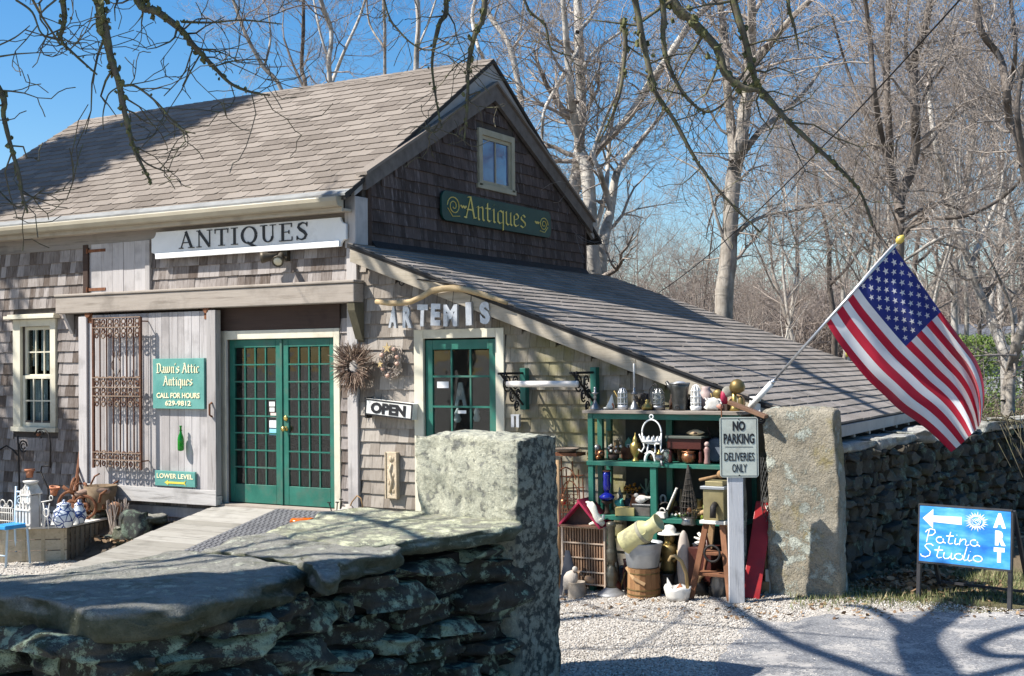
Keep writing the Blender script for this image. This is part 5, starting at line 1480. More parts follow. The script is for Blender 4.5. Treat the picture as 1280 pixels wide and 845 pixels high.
# ------------------------------------------------------------------ helpers for the wares
M_pewter = mat('pewter', (.20, .20, .20), (.34, .34, .34), .4, metal=.8, scale=14, dirt=(.10, .09, .08))
M_bras2 = mat('aged_brass', (.30, .21, .06), (.48, .36, .13), .38, metal=.85, scale=10, dirt=(.10, .07, .03))
M_copper = mat('aged_copper', (.28, .12, .06), (.46, .22, .12), .38, metal=.85, scale=10, dirt=(.10, .05, .03))
M_bone = mat('bone_white', (.66, .63, .56), (.78, .75, .68), .55, scale=9, bump=.15, dirt=(.45, .38, .28), dirt_amt=.4)
M_plast = mat('plaster_white', (.52, .50, .46), (.72, .70, .66), .55, scale=12, bump=.2, dirt=(.30, .26, .21), dirt_amt=.55)
M_orange = mat('terracotta', (.36, .13, .06), (.50, .20, .10), .8, scale=9, dirt=(.5, .36, .28), dirt_amt=.3)
M_cobalt = glass('dummy') if False else None
m_, n_, b_, o_ = _nodes('cobalt_glass'); b_.inputs['Base Color'].default_value = (.012, .02, .30, 1); b_.inputs['Roughness'].default_value = .07; b_.inputs['Transmission Weight'].default_value = .25; b_.inputs['Coat Weight'].default_value = .4
M_cobalt = m_
m_, n_, b_, o_ = _nodes('clear_jar'); b_.inputs['Base Color'].default_value = (.78, .84, .83, 1); b_.inputs['Roughness'].default_value = .06; b_.inputs['Transmission Weight'].default_value = .85; b_.inputs['IOR'].default_value = 1.3
M_jar = m_
m_, n_, b_, o_ = _nodes('amber_glass'); b_.inputs['Base Color'].default_value = (.55, .22, .02, 1); b_.inputs['Roughness'].default_value = .1; b_.inputs['Transmission Weight'].default_value = .4
M_amber = m_
M_red = mat('red_paint', (.26, .012, .014), (.38, .025, .025), .4, scale=6, dirt=(.14, .03, .03), bump=.1)
M_crim = mat('crimson_paint', (.28, .012, .045), (.38, .025, .07), .5, scale=6, bump=.1)
M_mahog = mat('mahogany', (.045, .012, .010), (.085, .024, .018), .35, scale=6, bump=.1)
M_tan = wood('tan_wood', (.28, .17, .085), (.44, .29, .16), 'z', streak=.3)
M_yel = mat('pale_yellow_paint', (.46, .43, .20), (.60, .57, .32), .5, scale=6, dirt=(.16, .14, .10), dirt_amt=.9, bump=.25)
M_mesh = mat('wire', (.12, .12, .12), (.25, .25, .24), .5, metal=.6, bump=0)
def at(px, py, y): q = PY(px, py, y); return q, mpp(q)
def sc(prof, k): return [(a*k, b*k) for a, b in prof]
def turned(name, lab, cat, px, py, y, prof, m, n=14, group=None, z=None):
    q, k = at(px, py, y)
    if z is not None: q.z = z
    return solo(name, lab, cat, MB().lathe(sc(prof, k), q, n), m, group, True, loc=q)
YT = -.40
ZT, ZM, ZL = z_top-.004, z_mid+.001, z_low+.001
# --- top shelf
def pedestal(px, lab):
    q, k = at(px, 511, YT); q.z = ZT
    t = thing('candle_stand', lab, 'candlestick', q, 'pewter candle stands on the top shelf')
    part('foot', MB().lathe(sc([(7, 0), (7, 1), (5.5, 4), (3, 8), (1.2, 12)], k), q, 12), M_pewter, t, True)
    part('stem', MB().lathe(sc([(1.2, 12), (2.4, 15), (1, 18), (4.5, 20), (4.5, 21), (1.4, 21.5), (1.8, 26), (1.2, 28), (.3, 28)], k), q, 12), M_pewter, t, True)
    return t, q, k
pedestal(744, 'dark pewter candle stand leftmost on the top green shelf')
t, q, k = pedestal(793, 'pewter candle stand with a tall white taper on the top green shelf')
tc = solo('candle', 'tall thin white candle standing in the pewter stand', 'candle', MB().lathe(sc([(1.3, 28.2), (1.2, 42), (1.1, 57), (.3, 58)], k), q, 10), M_plast, smooth=True)
# leaning white conch figure with amber back
q, k = at(763, 511, YT); q.z = ZT
t = thing('conch_shell', 'white pointed conch shell with orange mouth on the top green shelf', 'shell', q)
part('body', MB().lathe(sc([(.5, 0), (5, 1), (5.5, 4), (4, 8), (2.5, 12), (1.5, 16), (.3, 19)], k), q, 9, rot('Y', 8)), M_bone, t, True)
part('mouth', MB().ball(q+Vector((3.5*k, -2*k, 4.5*k)), (2.6*k, 1.6*k, 4.2*k), 8, 6), M_orange, t, True); part('lip', MB().ball(q+Vector((-6*k, 0, 1.6*k)), (4*k, 2.5*k, 1.6*k), 8, 5), M_bone, t, True)
def caged(px, lab, h, r, m, cage, y=YT, py=511):
    q, k = at(px, py, y); q.z = ZT
    t = thing('cage_lamp', lab, 'lamp', q)
    part('base', MB().lathe(sc([(r, 0), (r, 1.5), (r*1.1, 3), (r*1.1, 5), (r*.8, 6)], k), q, 14), cage, t, True)
    part('globe', MB().lathe(sc([(r*.72, 6), (r*.78, h*.4), (r*.72, h*.75), (r*.45, h*.92), (.3, h*.95)], k), q, 14), m, t, True)
    s = MB()
    for j in range(8):
        a = j*math.pi/4
        s.tube([q+Vector((math.cos(a)*r*w_*k, math.sin(a)*r*w_*k, zz*k)) for w_, zz in ((.95, 5), (.98, h*.4), (.92, h*.78), (.55, h*.96), (.1, h))], .55*k, 4)
    for zz, w_ in ((h*.3, 1.0), (h*.55, 1.0), (h*.78, .95)): s.torus(q+Vector((0, 0, zz*k)), r*w_*k, .55*k, 16, 4, rot('X', 90))
    part('cage', s, cage, t, stuff=False)
    return t
caged(778.5, 'small wire caged glass lamp beside the conch shell', 27, 6.2, M_jar, M_galv)
caged(823, 'squat grey caged ship lantern on the top green shelf', 27, 8.2, M_jar, M_pewter)
caged(870, 'tall white painted caged lamp right of the dark ewer', 32, 6.6, M_plast, M_white)
# candelabra of iron flowers + brass pot + hooked handle
q, k = at(803, 511, YT-.02); q.z = ZT
t = thing('iron_flowers', 'cluster of dark iron flowers on curling stems on the top green shelf', 'ornament', q)
s = MB()
for i in range(13):
    a = rnd.uniform(0, 6.28); p = q+Vector((rnd.uniform(-8, 6)*k, rnd.uniform(-3, 3)*k, rnd.uniform(8, 26)*k))
    s.tube([q+Vector((0, 0, 0)), q.lerp(p, .5)+Vector((rnd.uniform(-3, 3)*k, 0, 2*k)), p], .5*k, 4)
    for j in range(5): s.ball(p+Vector((math.cos(j*1.257)*1.3*k, -.4*k, math.sin(j*1.257)*1.3*k)), (1.0*k, .6*k, 1.0*k), 5, 3)
part('stems', s, M_iron, t)
turned('brass_pot', 'small round brass pot in front of the iron flowers', 'pot', 809, 511, YT-.08, [(5.5, 0), (7, 2), (6.5, 6), (3, 9), (2.2, 11), (2.8, 12.5), (1, 13.5), (.2, 14)], M_bras2, z=ZT)
q, k = at(815, 511, YT-.05); q.z = ZT
solo('iron_hook', 'black hooked iron rod arching over the squat ship lantern', 'hook', MB().tube([q+Vector((x*k, 0, z*k)) for x, z in ((-4, 0), (-4, 18), (-3, 26), (1, 31), (5, 33), (8, 30), (8.5, 26))], .8*k, 6), M_iron, smooth=True)
# dark ornate ewer
q, k = at(850, 511, YT); q.z = ZT
t = thing('ewer', 'dark embossed metal ewer with flared spout on the top green shelf', 'pitcher', q)
M_dpew = mat('dark_pewter', (.05, .05, .048), (.12, .12, .115), .35, metal=.8, scale=18, bump=.6)
part('body', MB().lathe(sc([(9, 0), (10, 1), (9, 3), (10, 10), (10.5, 20), (11.5, 28), (12.5, 33), (11.5, 33.5), (10, 28), (.5, 27)], k), q, 18), M_dpew, t, True)
part('spout', MB().tube([q+Vector((-9*k, 0, 24*k)), q+Vector((-14*k, 0, 30*k)), q+Vector((-18*k, 0, 36*k))], [4*k, 3*k, 2*k], 8), M_dpew, t, True)
part('rim', MB().torus(q+Vector((0, 0, 33.5*k)), 12*k, 1.1*k, 22, 6, rot('X', 90)), M_pewter, t, True)
s = MB(); s.torus(q+Vector((1*k, -10.8*k, 4*k)), 2.6*k, .8*k, 12, 5); part('ring', s, M_iron, t)
part('contents', MB().ball(q+Vector((0, 0, 32.5*k)), (9.5*k, 9*k, 4*k), 10, 6), M_galv, t, True)
# white crumpled shell group, red jar, brass bell shapes, sloping board
q, k = at(893, 511, YT-.02); q.z = ZT
t = thing('murex_shell', 'large white ruffled shell with a pink lip near the right end of the top shelf', 'shell', q)
s = MB(); blob_box(s, Matrix.Translation(q+Vector((0, 0, 7.5*k))) @ rot('Y', 14), (11*k, 6*k, 7.5*k), 6, .9, .22, 3.3, 2.4); part('body', s, M_plast, t, True)
s = MB()
for i in range(7): s.lathe(sc([(1.8, 0), (1.1, 3), (.2, 6)], k), q+Vector(((-9+3*i)*k, 0, (12-.9*i)*k)), 6, rot('Y', -40+14*i))
part('spines', s, M_plast, t, True)
part('lip', MB().ball(q+Vector((8*k, -3*k, 6*k)), (5*k, 2.5*k, 3.5*k), 8, 6, rot('Y', 20)), mat('shell_pink', (.55, .26, .20), (.68, .38, .30), .4, bump=0), t, True)
turned('pink_urn', 'dull pink round urn behind the ruffled white shell', 'urn', 883, 511, YB-.12, [(5, 0), (9, 5), (10, 14), (8, 22), (5, 26), (6, 29), (.5, 29)], mat('dull_pink', (.36, .27, .25), (.48, .38, .35), .6), z=ZT)
turned('red_jar', 'deep red glass jar beside the brass flower heads', 'jar', 905, 496, YT, [(4.4, 0), (4.4, 13), (3.6, 14), (3.6, 15.5), (.3, 16)], M_crim, z=ZT+.06)
solo('jar_block', 'dark wooden block holding up the red jar', 'block', MB().box(*(lambda q, k: (q.x-6*k, q.x+6*k, q.y-5*k, q.y+5*k, ZT, ZT+.059))(*at(905, 511, YT))), M_darkwood, bevel=.003)
q, k = at(918, 505, YT); q.z = ZT
t = thing('brass_flower', 'tarnished brass mushroom shaped ornament at the right end of the top shelf', 'ornament', q)
part('stem', MB().lathe(sc([(7, 0), (5, 4), (3.5, 12), (3, 24)], k), q, 10), M_bras2, t, True)
M_dbr = mat('tarnished_brass', (.14, .10, .035), (.26, .19, .08), .5, metal=.7, scale=16, bump=.3)
part('cap', MB().lathe(sc([(4, 22), (9, 25), (10, 30), (8, 36), (4, 39), (.4, 40)], k), q+Vector((4*k, 0, 0)), 14), M_dbr, t, True)
part('leaf', MB().ball(q+Vector((-9*k, -1*k, 24*k)), (7*k, 3*k, 7*k), 9, 6, rot('Y', 30)), mat('grey_leaf', (.18, .17, .14), (.32, .30, .26), .8, scale=20), t, True)
part('bud', MB().ball(q+Vector((-22*k, 0, 21*k)), (7*k, 4*k, 6*k), 8, 6, rot('Y', -20)), M_dbr, t, True)
part('bud', MB().ball(q+Vector((9*k, -2*k, 10*k)), (4*k, 3*k, 9*k), 8, 6), M_dbr, t, True)
a, b_ = PY(912, 503, -.62), PY(958, 521, -.62)
solo('sloping_board', 'brown moulding board lying slantwise at the right end of the top shelf', 'board', MB().beam(a, b_, .10, .03), mat('brown_board', (.14, .07, .04), (.25, .15, .09), .7, scale=8), bevel=.003)
q, k = at(951, 524, -.58)
solo('pulley_wheel', 'small black iron pulley wheel hanging by the granite post', 'wheel', MB().torus(q, 5*k, 1.5*k, 16, 6).torus(q, 2*k, 1*k, 10, 5), M_iron, smooth=True)
q, k = at(902, 545, YF-.03)
solo('bead_string', 'thin dark beaded cord hanging at the right end of the shelves', 'cord', MB().tube([q+Vector((0, 0, 40*k)), q+Vector((.5*k, 0, 10*k)), q+Vector((-.5*k, 0, -22*k))], .8*k, 5), M_rust)
# --- middle shelf
YM = -.42
q, k = at(745, 577, YM); q.z = ZM
t = thing('copper_balls', 'cluster of copper and brass balls at the left of the middle shelf', 'ornament', q)
for dx, dz, r, mm in ((-7, 7, 5, M_bras2), (0, 6, 4.6, M_copper), (7, 7, 5, M_copper), (1, 14, 5, M_pewter), (-3, 3, 3, M_dbr), (4, 2.6, 3, M_copper)):
    part('ball', MB().ball(q+Vector((dx*k, (dz-8)*k*.3, dz*k)), r*k, 12, 8), mm, t, True)
part('tray', MB().lathe(sc([(10, 0), (11.5, 1.2), (11, 1.4), (1, .8)], k), q, 16), M_dbr, t, True)
q, k = at(767, 577, YM); q.z = ZM
t = thing('flower_basket', 'dark basket of dried and white china flowers on the middle shelf', 'basket', q)
part('basket', MB().lathe(sc([(5, 0), (7.5, 7), (7, 7), (1, 3)], k), q, 12), M_darkwood, t, True)
s = MB(); s2 = MB()
for i in range(26):
    p = q+Vector((rnd.uniform(-9, 9)*k, rnd.uniform(-5, 5)*k, rnd.uniform(7, 19)*k)); (s if i % 3 else s2).ball(p, (rnd.uniform(1.2, 2.3)*k,)*3, 6, 4)
part('dark_flowers', s, mat('dried_flowers', (.10, .05, .04), (.20, .12, .08), .9), t, True); part('white_flowers', s2, M_bone, t, True)
q, k = at(760, 557, YB-.06); q.z = ZM
turned('horn_vase', 'slim olive horn shaped vase at the back of the middle shelf', 'vase', 762, 577, YB-.10, [(2.5, 0), (1.6, 6), (2.4, 20), (3.6, 34), (.3, 34)], mat('olive_horn', (.13, .13, .05), (.22, .22, .10), .5), z=ZM)
q, k = at(786, 577, YM+.12); q.z = ZM
t = thing('toy_house', 'tiny green toy house with a white window behind the brass urn', 'toy house', q)
s = MB(); s.prism([(-5*k, 0), (5*k, 0), (5*k, 21*k), (0, 28*k), (-5*k, 21*k)], q, UX, UZ, -.06)
part('walls', s, mat('toy_green', (.05, .15, .11), (.08, .20, .15), .6), t)
part('window', MB().box(q.x-2*k, q.x+2*k, q.y-.008, q.y-.001, q.z+13*k, q.z+19*k), M_plast, t); part('pane', MB().box(q.x-1.1*k, q.x+1.1*k, q.y-.010, q.y-.0085, q.z+14*k, q.z+18*k), M_black, t)
t = turned('brass_urn', 'polished lidded brass urn on a pale foot, middle shelf', 'urn', 794.5, 577, YM-.06, [(4.6, 0), (4.2, 1.5), (2.4, 4), (2.6, 6), (6, 12), (7, 18), (6.2, 22), (3.4, 24), (3.8, 26), (3.0, 29), (1.2, 32), (.8, 34), (.2, 36)], M_bras2, 18, z=ZM)
# white iron crown candle ring hanging from the front
q, k = at(815, 577, YF-.05)
t = thing('crown_chandelier', 'white wrought iron crown ring hanging by an arched handle before the middle shelf', 'chandelier', q)
s = MB(); top = q+Vector((0, 0, 56*k)); s.torus(top, 2.6*k, .9*k, 10, 5)
s.torus(q+Vector((0, 0, 36*k)), 13*k, 1.0*k, 20, 6, None, 0, math.pi, 1.25); 
s.tube([q+Vector((-13*k, 0, 36*k)), q+Vector((-12*k, 0, 26*k)), q+Vector((-10*k, 0, 18*k)), q+Vector((-13*k, -.02, 12*k)), q+Vector((-17*k, -.02, 15*k))], 1.0*k, 6)
s.tube([q+Vector((13*k, 0, 36*k)), q+Vector((12.5*k, 0, 24*k)), q+Vector((12*k, 0, 15*k)), q+Vector((14*k, -.02, 12*k)), q+Vector((17*k, -.02, 15*k))], 1.0*k, 6)
s.tube([q+Vector((-17*k, -.0, 34*k)), q+Vector((-13*k, 0, 24*k))], .9*k, 6)
s.tube([q+Vector((-3*k, -.03, 22*k)), q+Vector((-4*k, -.04, 12*k)), q+Vector((-7*k, -.04, 10*k))], .9*k, 6).tube([q+Vector((6*k, -.03, 22*k)), q+Vector((7*k, -.04, 12*k)), q+Vector((4*k, -.04, 10*k))], .9*k, 6)
part('frame', s, M_white, t, True)
s = MB(); s.torus(q+Vector((0, 0, 24*k)), 11*k, 1.4*k, 22, 6, rot('X', 78))
for i in range(11):
    a = i*math.pi/5.5; p = q+Vector((math.cos(a)*11*k, math.sin(a)*10*k, 25*k)); s.lathe(sc([(1.6, 0), (1.9, 2.5), (1.1, 5), (.2, 7)], k), p, 6)
part('crown', s, M_white, t, True)
q, k = at(813, 577, YM-.05); q.z = ZM
solo('horseshoe', 'white painted horseshoe arch standing under the crown ring', 'horseshoe', MB().torus(q+Vector((0, 0, 0)), 7*k, 2.0*k, 14, 6, None, 0, math.pi, 1.7), M_white, smooth=True)
q, k = at(824, 577, YF+.01)
t = thing('iron_teapot', 'small dark metal teapot hanging over the middle shelf edge', 'teapot', q)
part('body', MB().ball(q+Vector((0, 0, 5*k)), (6.5*k, 5*k, 5*k), 10, 7), M_pewter, t, True); part('lid', MB().lathe(sc([(4, 9), (3, 11), (1, 12), (1.2, 14), (.2, 15)], k), q, 10), M_bras2, t, True); part('spout', MB().tube([q+Vector((4*k, -3*k, 3*k)), q+Vector((6*k, -6*k, -3*k)), q+Vector((7*k, -6*k, -5*k))], [2*k, 1.5*k, 1.2*k], 6), M_pewter, t, True)
turned('glass_jar', 'clear glass jar standing right of the crown ring', 'jar', 835, 577, YM-.06, [(5, 0), (5.3, 1), (5.3, 12), (4.6, 14.5), (5, 15.5), (4.5, 15.5), (.4, 1.2)], M_jar, z=ZM)
# dark red low table standing on the shelf
q, k = at(864, 577, YM); q.z = ZM
t = thing('mahogany_stool', 'dark red mahogany stool with bead edge standing on the middle shelf', 'stool', q)
part('top', MB().box(q.x-26*k, q.x+22*k, q.y-.15, q.y+.15, q.z+31*k, q.z+34*k), mat('worn_top', (.06, .07, .06), (.11, .12, .10), .5), t, bevel=.003)
part('apron', MB().box(q.x-24*k, q.x+20*k, q.y-.13, q.y+.13, q.z+18*k, q.z+30.8*k), M_mahog, t, bevel=.003)
for x in (-22, 18):
    for y in (-.10, .10): part('leg', MB().lathe(sc([(2.6, 0), (3.2, 3), (2.2, 6), (2.6, 12), (2.0, 17.9)], k), q+Vector((x*k, y, 0)), 8), M_mahog, t, True)
q2 = q+Vector((9*k, -.05, 34.2*k))
t = thing('helmet_shell', 'tan spindle shell lying on the mahogany stool', 'shell', q2)
part('body', MB().lathe(sc([(.4, -12), (2.4, -8), (4.2, -2), (3.8, 3), (2.0, 8), (.4, 12)], k), q2+Vector((0, 0, 3.8*k)), 12, rot('Y', 88)), mat('tan_shell', (.52, .36, .20), (.68, .52, .33), .45, scale=14, bump=.2), t, True)
part('mouth', MB().ball(q2+Vector((1*k, -3.4*k, 3.4*k)), (3*k, 1.2*k, 1.4*k), 7, 5), M_darkwood, t, True)
q, k = at(861, 577, YF+.03); q.z = ZM
t = thing('copper_kettle', 'round lobed copper pot with handle under the mahogany stool', 'pot', q)
s = MB(); n = 24; prof = [(3, 0), (7.5, 3), (9, 8), (8, 12), (4.5, 15), (4, 16), (.3, 16)]
s.lathe(sc(prof, k), q, n)
s.v = [(q.x+(x-q.x)*(1+.06*math.cos(math.atan2(y-q.y, x-q.x)*10)), q.y+(y-q.y)*(1+.06*math.cos(math.atan2(y-q.y, x-q.x)*10)), z) for x, y, z in s.v]
part('body', s, M_copper, t, True); part('rim', MB().torus(q+Vector((0, 0, 15*k)), 8*k, 1*k, 16, 5, rot('X', 90)), M_copper, t, True); part('knob', MB().ball(q+Vector((0, 0, 18*k)), 1.8*k, 8, 6), M_copper, t, True)
q, k = at(884, 577, YF+.02); q.z = ZM
t = thing('figurine', 'small dull pink china figurine beside the copper pot', 'figurine', q)
part('body', MB().lathe(sc([(4, 0), (4.2, 2), (3.2, 8), (3.4, 14), (4.2, 18), (3, 21), (1.6, 22.5)], k), q, 10), mat('dusky_china', (.22, .12, .11), (.36, .22, .20), .35), t, True); part('head', MB().ball(q+Vector((0, 0, 25*k)), 3.4*k, 9, 7), mat('dusky_china2', (.36, .24, .22), (.46, .33, .30), .35), t, True)
q, k = at(895, 577, YM); q.z = ZM
solo('blue_plate', 'dark blue grey plate propped upright at the right of the middle shelf', 'plate', MB().lathe(sc([(15, 0), (15.5, .5), (13, 1.3), (8, .6), (.5, .6)], k), q+Vector((0, 0, 17*k)), 22, rot('X', 78)), mat('slate_blue', (.06, .075, .10), (.12, .14, .17), .35), smooth=True)
# --- low shelf
q, k = at(759, 645, YF+.06); q.z = ZL
solo('wooden_stand', 'dark turned stand under the cobalt oil lamp', 'stand', MB().lathe(sc([(5, 0), (3, 3), (2.5, 12), (7, 15), (7, 17), (.5, 17)], k), q, 12), M_darkwood, smooth=True)
t = thing('oil_lamp', 'cobalt blue glass oil lamp with a tall fluted chimney', 'lamp', q+Vector((0, 0, 17.2*k)))
q = q+Vector((0, 0, 17.2*k))
part('font', MB().lathe(sc([(4, 0), (9, 2), (9.8, 5), (6, 8), (3, 10)], k), q, 18), M_cobalt, t, True)
part('chimney', MB().lathe(sc([(3, 10), (4.2, 14), (5, 20), (4.3, 26), (5, 31), (4.6, 36)], k), q, 16), M_cobalt, t, True); part('rim', MB().lathe(sc([(5.2, 36.1), (5.4, 37.5), (4.4, 38), (.5, 38)], k), q, 16), M_copper, t, True)
q, k = at(782, 645, YF+.05); q.z = ZL
solo('yellow_box', 'pale yellow wooden box lying on the low shelf', 'box', MB().box(-12*k, 12*k, -.05, .05, 0, 10*k, Matrix.Translation(q) @ rot('Z', 14)), mat('butter_yellow', (.55, .42, .14), (.66, .53, .22), .6), bevel=.003)
q, k = at(774, 637, YF+.12); q.z = ZL+10.4*k
solo('teal_trinket', 'little turquoise china trinket on the yellow box', 'trinket', blob_box(MB(), Matrix.Translation(q+Vector((0, 0, 3.4*k))), (4.5*k, 3*k, 3.6*k), 5, .9, .3, 4.4), mat('turquoise', (.05, .30, .24), (.12, .42, .34), .4), smooth=True)
q, k = at(788, 645, YB-.12); q.z = ZL
t = thing('amber_cluster', 'cluster of amber glass grapes at the back of the low shelf', 'ornament', q)
for i in range(22):
    p = q+Vector((rnd.gauss(0, 5)*k, rnd.gauss(0, 2)*k, (20+rnd.gauss(8, 3.6))*k)); part('grape', MB().ball(p, 1.9*k, 7, 5), M_amber, t, True)
part('stem', MB().lathe(sc([(6, 0), (2, 3), (1.6, 20), (3, 22)], k), q, 8), M_dbr, t, True)
turned('candle_jar', 'small pale jar behind the turquoise trinket', 'jar', 775, 645, YB-.16, [(4, 0), (4, 22), (2, 24), (.3, 31)], mat('parchment', (.34, .31, .24), (.45, .42, .33), .6), z=ZL)
# white dove on a metal box
q, k = at(805, 645, YF+.10); q.z = ZL
t = thing('tin_box', 'low grey tin box packed with odds and ends beneath the white dove', 'box', q)
part('box', MB().box(q.x-12*k, q.x+11*k, q.y-.05, q.y+.07, q.z, q.z+13*k), mat('drab_tin', (.09, .08, .07), (.18, .16, .14), .5, metal=.4, scale=14), t, bevel=.003); part('lid', MB().box(q.x-13*k, q.x+12*k, q.y-.06, q.y+.08, q.z+13.1*k, q.z+15*k), M_pewter, t, bevel=.003)
q = q+Vector((-3*k, 0, 15.2*k))
def dove(name, lab, q, k, m, flip=1):
    t = thing(name, lab, 'bird figure', q)
    s = MB(); s.lathe(sc([(.5, -9), (3, -7), (5.4, -2), (5.0, 2), (3.2, 6), (2.0, 9), (1.2, 12), (.5, 14)], k), q+Vector((0, 0, 5.2*k)), 12, rot('Y', flip*78))
    part('body', s, m, t, True); part('head', MB().ball(q+Vector((-flip*7.2*k, 0, 9.6*k)), (3.2*k, 2.8*k, 3.0*k), 9, 7), m, t, True)
    part('beak', MB().lathe(sc([(1.2, 0), (.2, 4)], k), q+Vector((-flip*9.5*k, 0, 9.2*k)), 6, rot('Y', -flip*100)), M_tan, t, True); part('tail', MB().tube([q+Vector((flip*8*k, 0, 6.5*k)), q+Vector((flip*17*k, 0, 10*k))], [2.2*k, 1.6*k], 6, flat=.4), m, t, True)
    for sg in (-1, 1): part('wing', MB().ball(q+Vector((flip*1.5*k, sg*4*k, 6.4*k)), (6.5*k, 1.5*k, 3.4*k), 9, 6, rot('Y', flip*12)), m, t, True)
dove('china_dove', 'white china dove perched on the tin box', q, k, M_plast)
q, k = at(808, 645, YB-.10); q.z = ZL
s = MB()
for i in range(16): a = rnd.uniform(0, 6.28); s.tube([q+Vector((0, 0, 26*k)), q+Vector((math.cos(a)*5*k, 0, 30*k+math.sin(a)*5*k)), q+Vector((math.cos(a)*8*k, 0, 33*k+math.sin(a)*9*k))], .5*k, 4, False)
s.lathe(sc([(3, 0), (2, 26)], k), q, 8)
solo('wire_spray', 'wiry green grey spray behind the white dove', 'ornament', s, mat('verdigris', (.10, .16, .11), (.2, .27, .2), .7))
q, k = at(828, 645, YF+.03); q.z = ZL
t = thing('flat_iron', 'white enamel iron with a thin upright stick on the low shelf', 'iron', q)
part('body', MB().prism([(-8*k, 0), (6*k, 0), (5*k, 7*k), (-4*k, 8*k), (-8*k, 4*k)], q+Vector((0, .04, 0)), UX, UZ, .09), M_plast, t, bevel=.004); part('handle', MB().torus(q+Vector((0, 0, 8*k)), 4*k, 1*k, 10, 5, None, 0, math.pi), M_plast, t, True)
a, b_ = PY(834, 637, YF), PY(846, 610, YF)
solo('white_stick', 'thin pale stick standing aslant beside the white iron', 'stick', MB().tube([a, b_], [1.3*k, 1.6*k], 6), M_bone)
q, k = at(829, 624, YB-.12)
solo('oval_frame', 'small oval white frame hanging at the back of the low shelf', 'frame', MB().torus(q, 3.4*k, 1.3*k, 14, 5, None, 0, 2*math.pi, 1.5), M_plast, smooth=True)
# wire obelisk
q, k = at(861, 645, YF-.03); q.z = ZL
t = thing('wire_obelisk', 'tapering dark wire obelisk standing before the low shelf', 'obelisk', q)
s = MB()
for i in range(14):
    a = i*2*math.pi/14; s.tube([q+Vector((math.cos(a)*10.5*k, math.sin(a)*8*k, 3*k)), q+Vector((math.cos(a)*11*k, math.sin(a)*8*k, 17*k)), q+Vector((math.cos(a)*5*k, math.sin(a)*4*k, 45*k)), q+Vector((math.cos(a)*.9*k, math.sin(a)*.9*k, 69*k))], .42*k, 4, False)
for zz, r in ((3, 10.5), (10, 10.8), (17, 11), (24, 9.5), (31, 8), (38, 6.5), (45, 5), (52, 3.8), (59, 2.6)): s.torus(q+Vector((0, 0, zz*k)), r*k, .45*k, 16, 4, rot('X', 90))
part('wires', s, mat('dark_wire', (.05, .045, .04), (.12, .105, .09), .6, metal=.5, bump=0), t); part('fruit', MB().ball(q+Vector((1*k, 0, 13*k)), 3.4*k, 8, 6), M_copper, t, True)
part('foot', MB().lathe(sc([(9, -6), (10, -4), (8, -1), (9.5, 3), (2, 3)], k), q+Vector((0, 0, 0)), 12), M_pewter, t, True)
# fruit, greenery, odd bits
q, k = at(846, 645, YF+.10); q.z = ZL
t = thing('wax_fruit', 'heap of dull red and green wax fruit on the low shelf', 'fruit', q)
for i in range(16):
    mm = [M_mahog, M_tan, mat('leaf_green', (.05, .10, .02), (.12, .18, .04), .6), M_bone][i % 4]
    part('fruit', MB().ball(q+Vector((rnd.uniform(-9, 34)*k, rnd.uniform(-3, 8)*k, rnd.uniform(2, 7)*k)), rnd.uniform(1.8, 3.2)*k, 7, 5), mm, t, True)
q, k = at(880, 645, YF+.04); q.z = ZL
solo('yellow_green_bottle', 'little yellow green bottle right of the wire obelisk', 'bottle', MB().lathe(sc([(4, 0), (4.5, 3), (4, 10), (1.5, 14), (1.4, 19), (.3, 19)], k), q, 10), mat('chartreuse', (.22, .30, .04), (.34, .40, .08), .3), smooth=True)
a, b_ = PY(872, 643, YF-.02), PY(893, 635, YF-.02)
solo('rolling_pin', 'short brown rolling pin lying by the yellow green bottle', 'rolling pin', MB().tube([a, a.lerp(b_, .15), a.lerp(b_, .2), a.lerp(b_, .8), a.lerp(b_, .85), b_], [1.2*k, 1.4*k, 3*k, 3*k, 1.4*k, 1.2*k], 8), M_tan, smooth=True)
q, k = at(856, 655, YF+.15); q.z = z_low-.5
# ------------------------------------------------------------------ wares standing on the gravel in front of the shelves
def gnd(px, py): q = PG(px, py); return q, mpp(q)
# dark wheel, rods and trellis at the left
q, k = at(712, 735, -.46); q.z = ground(q.x, q.y)
t = thing('iron_trellis', 'tangle of rusty garden iron with hoops at the left of the shelves', 'trellis', q)
s = MB()
for dx, h in ((-10, 165), (-3, 150), (6, 160), (14, 150), (20, 140)): s.tube([q+Vector((dx*k, 0, 0)), q+Vector((dx*k+2*k, 0, h*.6*k)), q+Vector((dx*k, 0, h*k))], .9*k, 5)
for z in (60, 75, 95, 110, 125, 140): s.tube([q+Vector((-12*k, 0, z*k)), q+Vector((22*k, 0, (z+3)*k))], .8*k, 5)
s.torus(q+Vector((-2*k, -.02, 128*k)), 15*k, 1*k, 16, 5, None, .4, 3.6, 1.6); s.torus(q+Vector((4*k, -.03, 118*k)), 11*k, .8*k, 16, 5, None, 0, 3.9, 1.6)
for z in range(62, 120, 9):
    for dx in (-8, -2, 4, 10): s.torus(q+Vector((dx*k, 0, z*k)), 3*k, .5*k, 8, 4)
part('rods', s, M_rust, t)
part('plate', MB().box(q.x-14*k, q.x+18*k, q.y-.10, q.y+.10, q.z+167*k, q.z+171*k), M_rust, t)
q2 = q+Vector((0, -.02, 171.3*k))
solo('shallow_basket', 'shallow brown woven basket on top of the rusty iron trellis', 'basket', MB().lathe(sc([(9, 0), (16, 4), (17, 5), (15, 5), (1, 1)], k), q2, 18), mat('basket_brown', (.16, .12, .09), (.28, .23, .18), .9, scale=30, bump=.6), smooth=True)
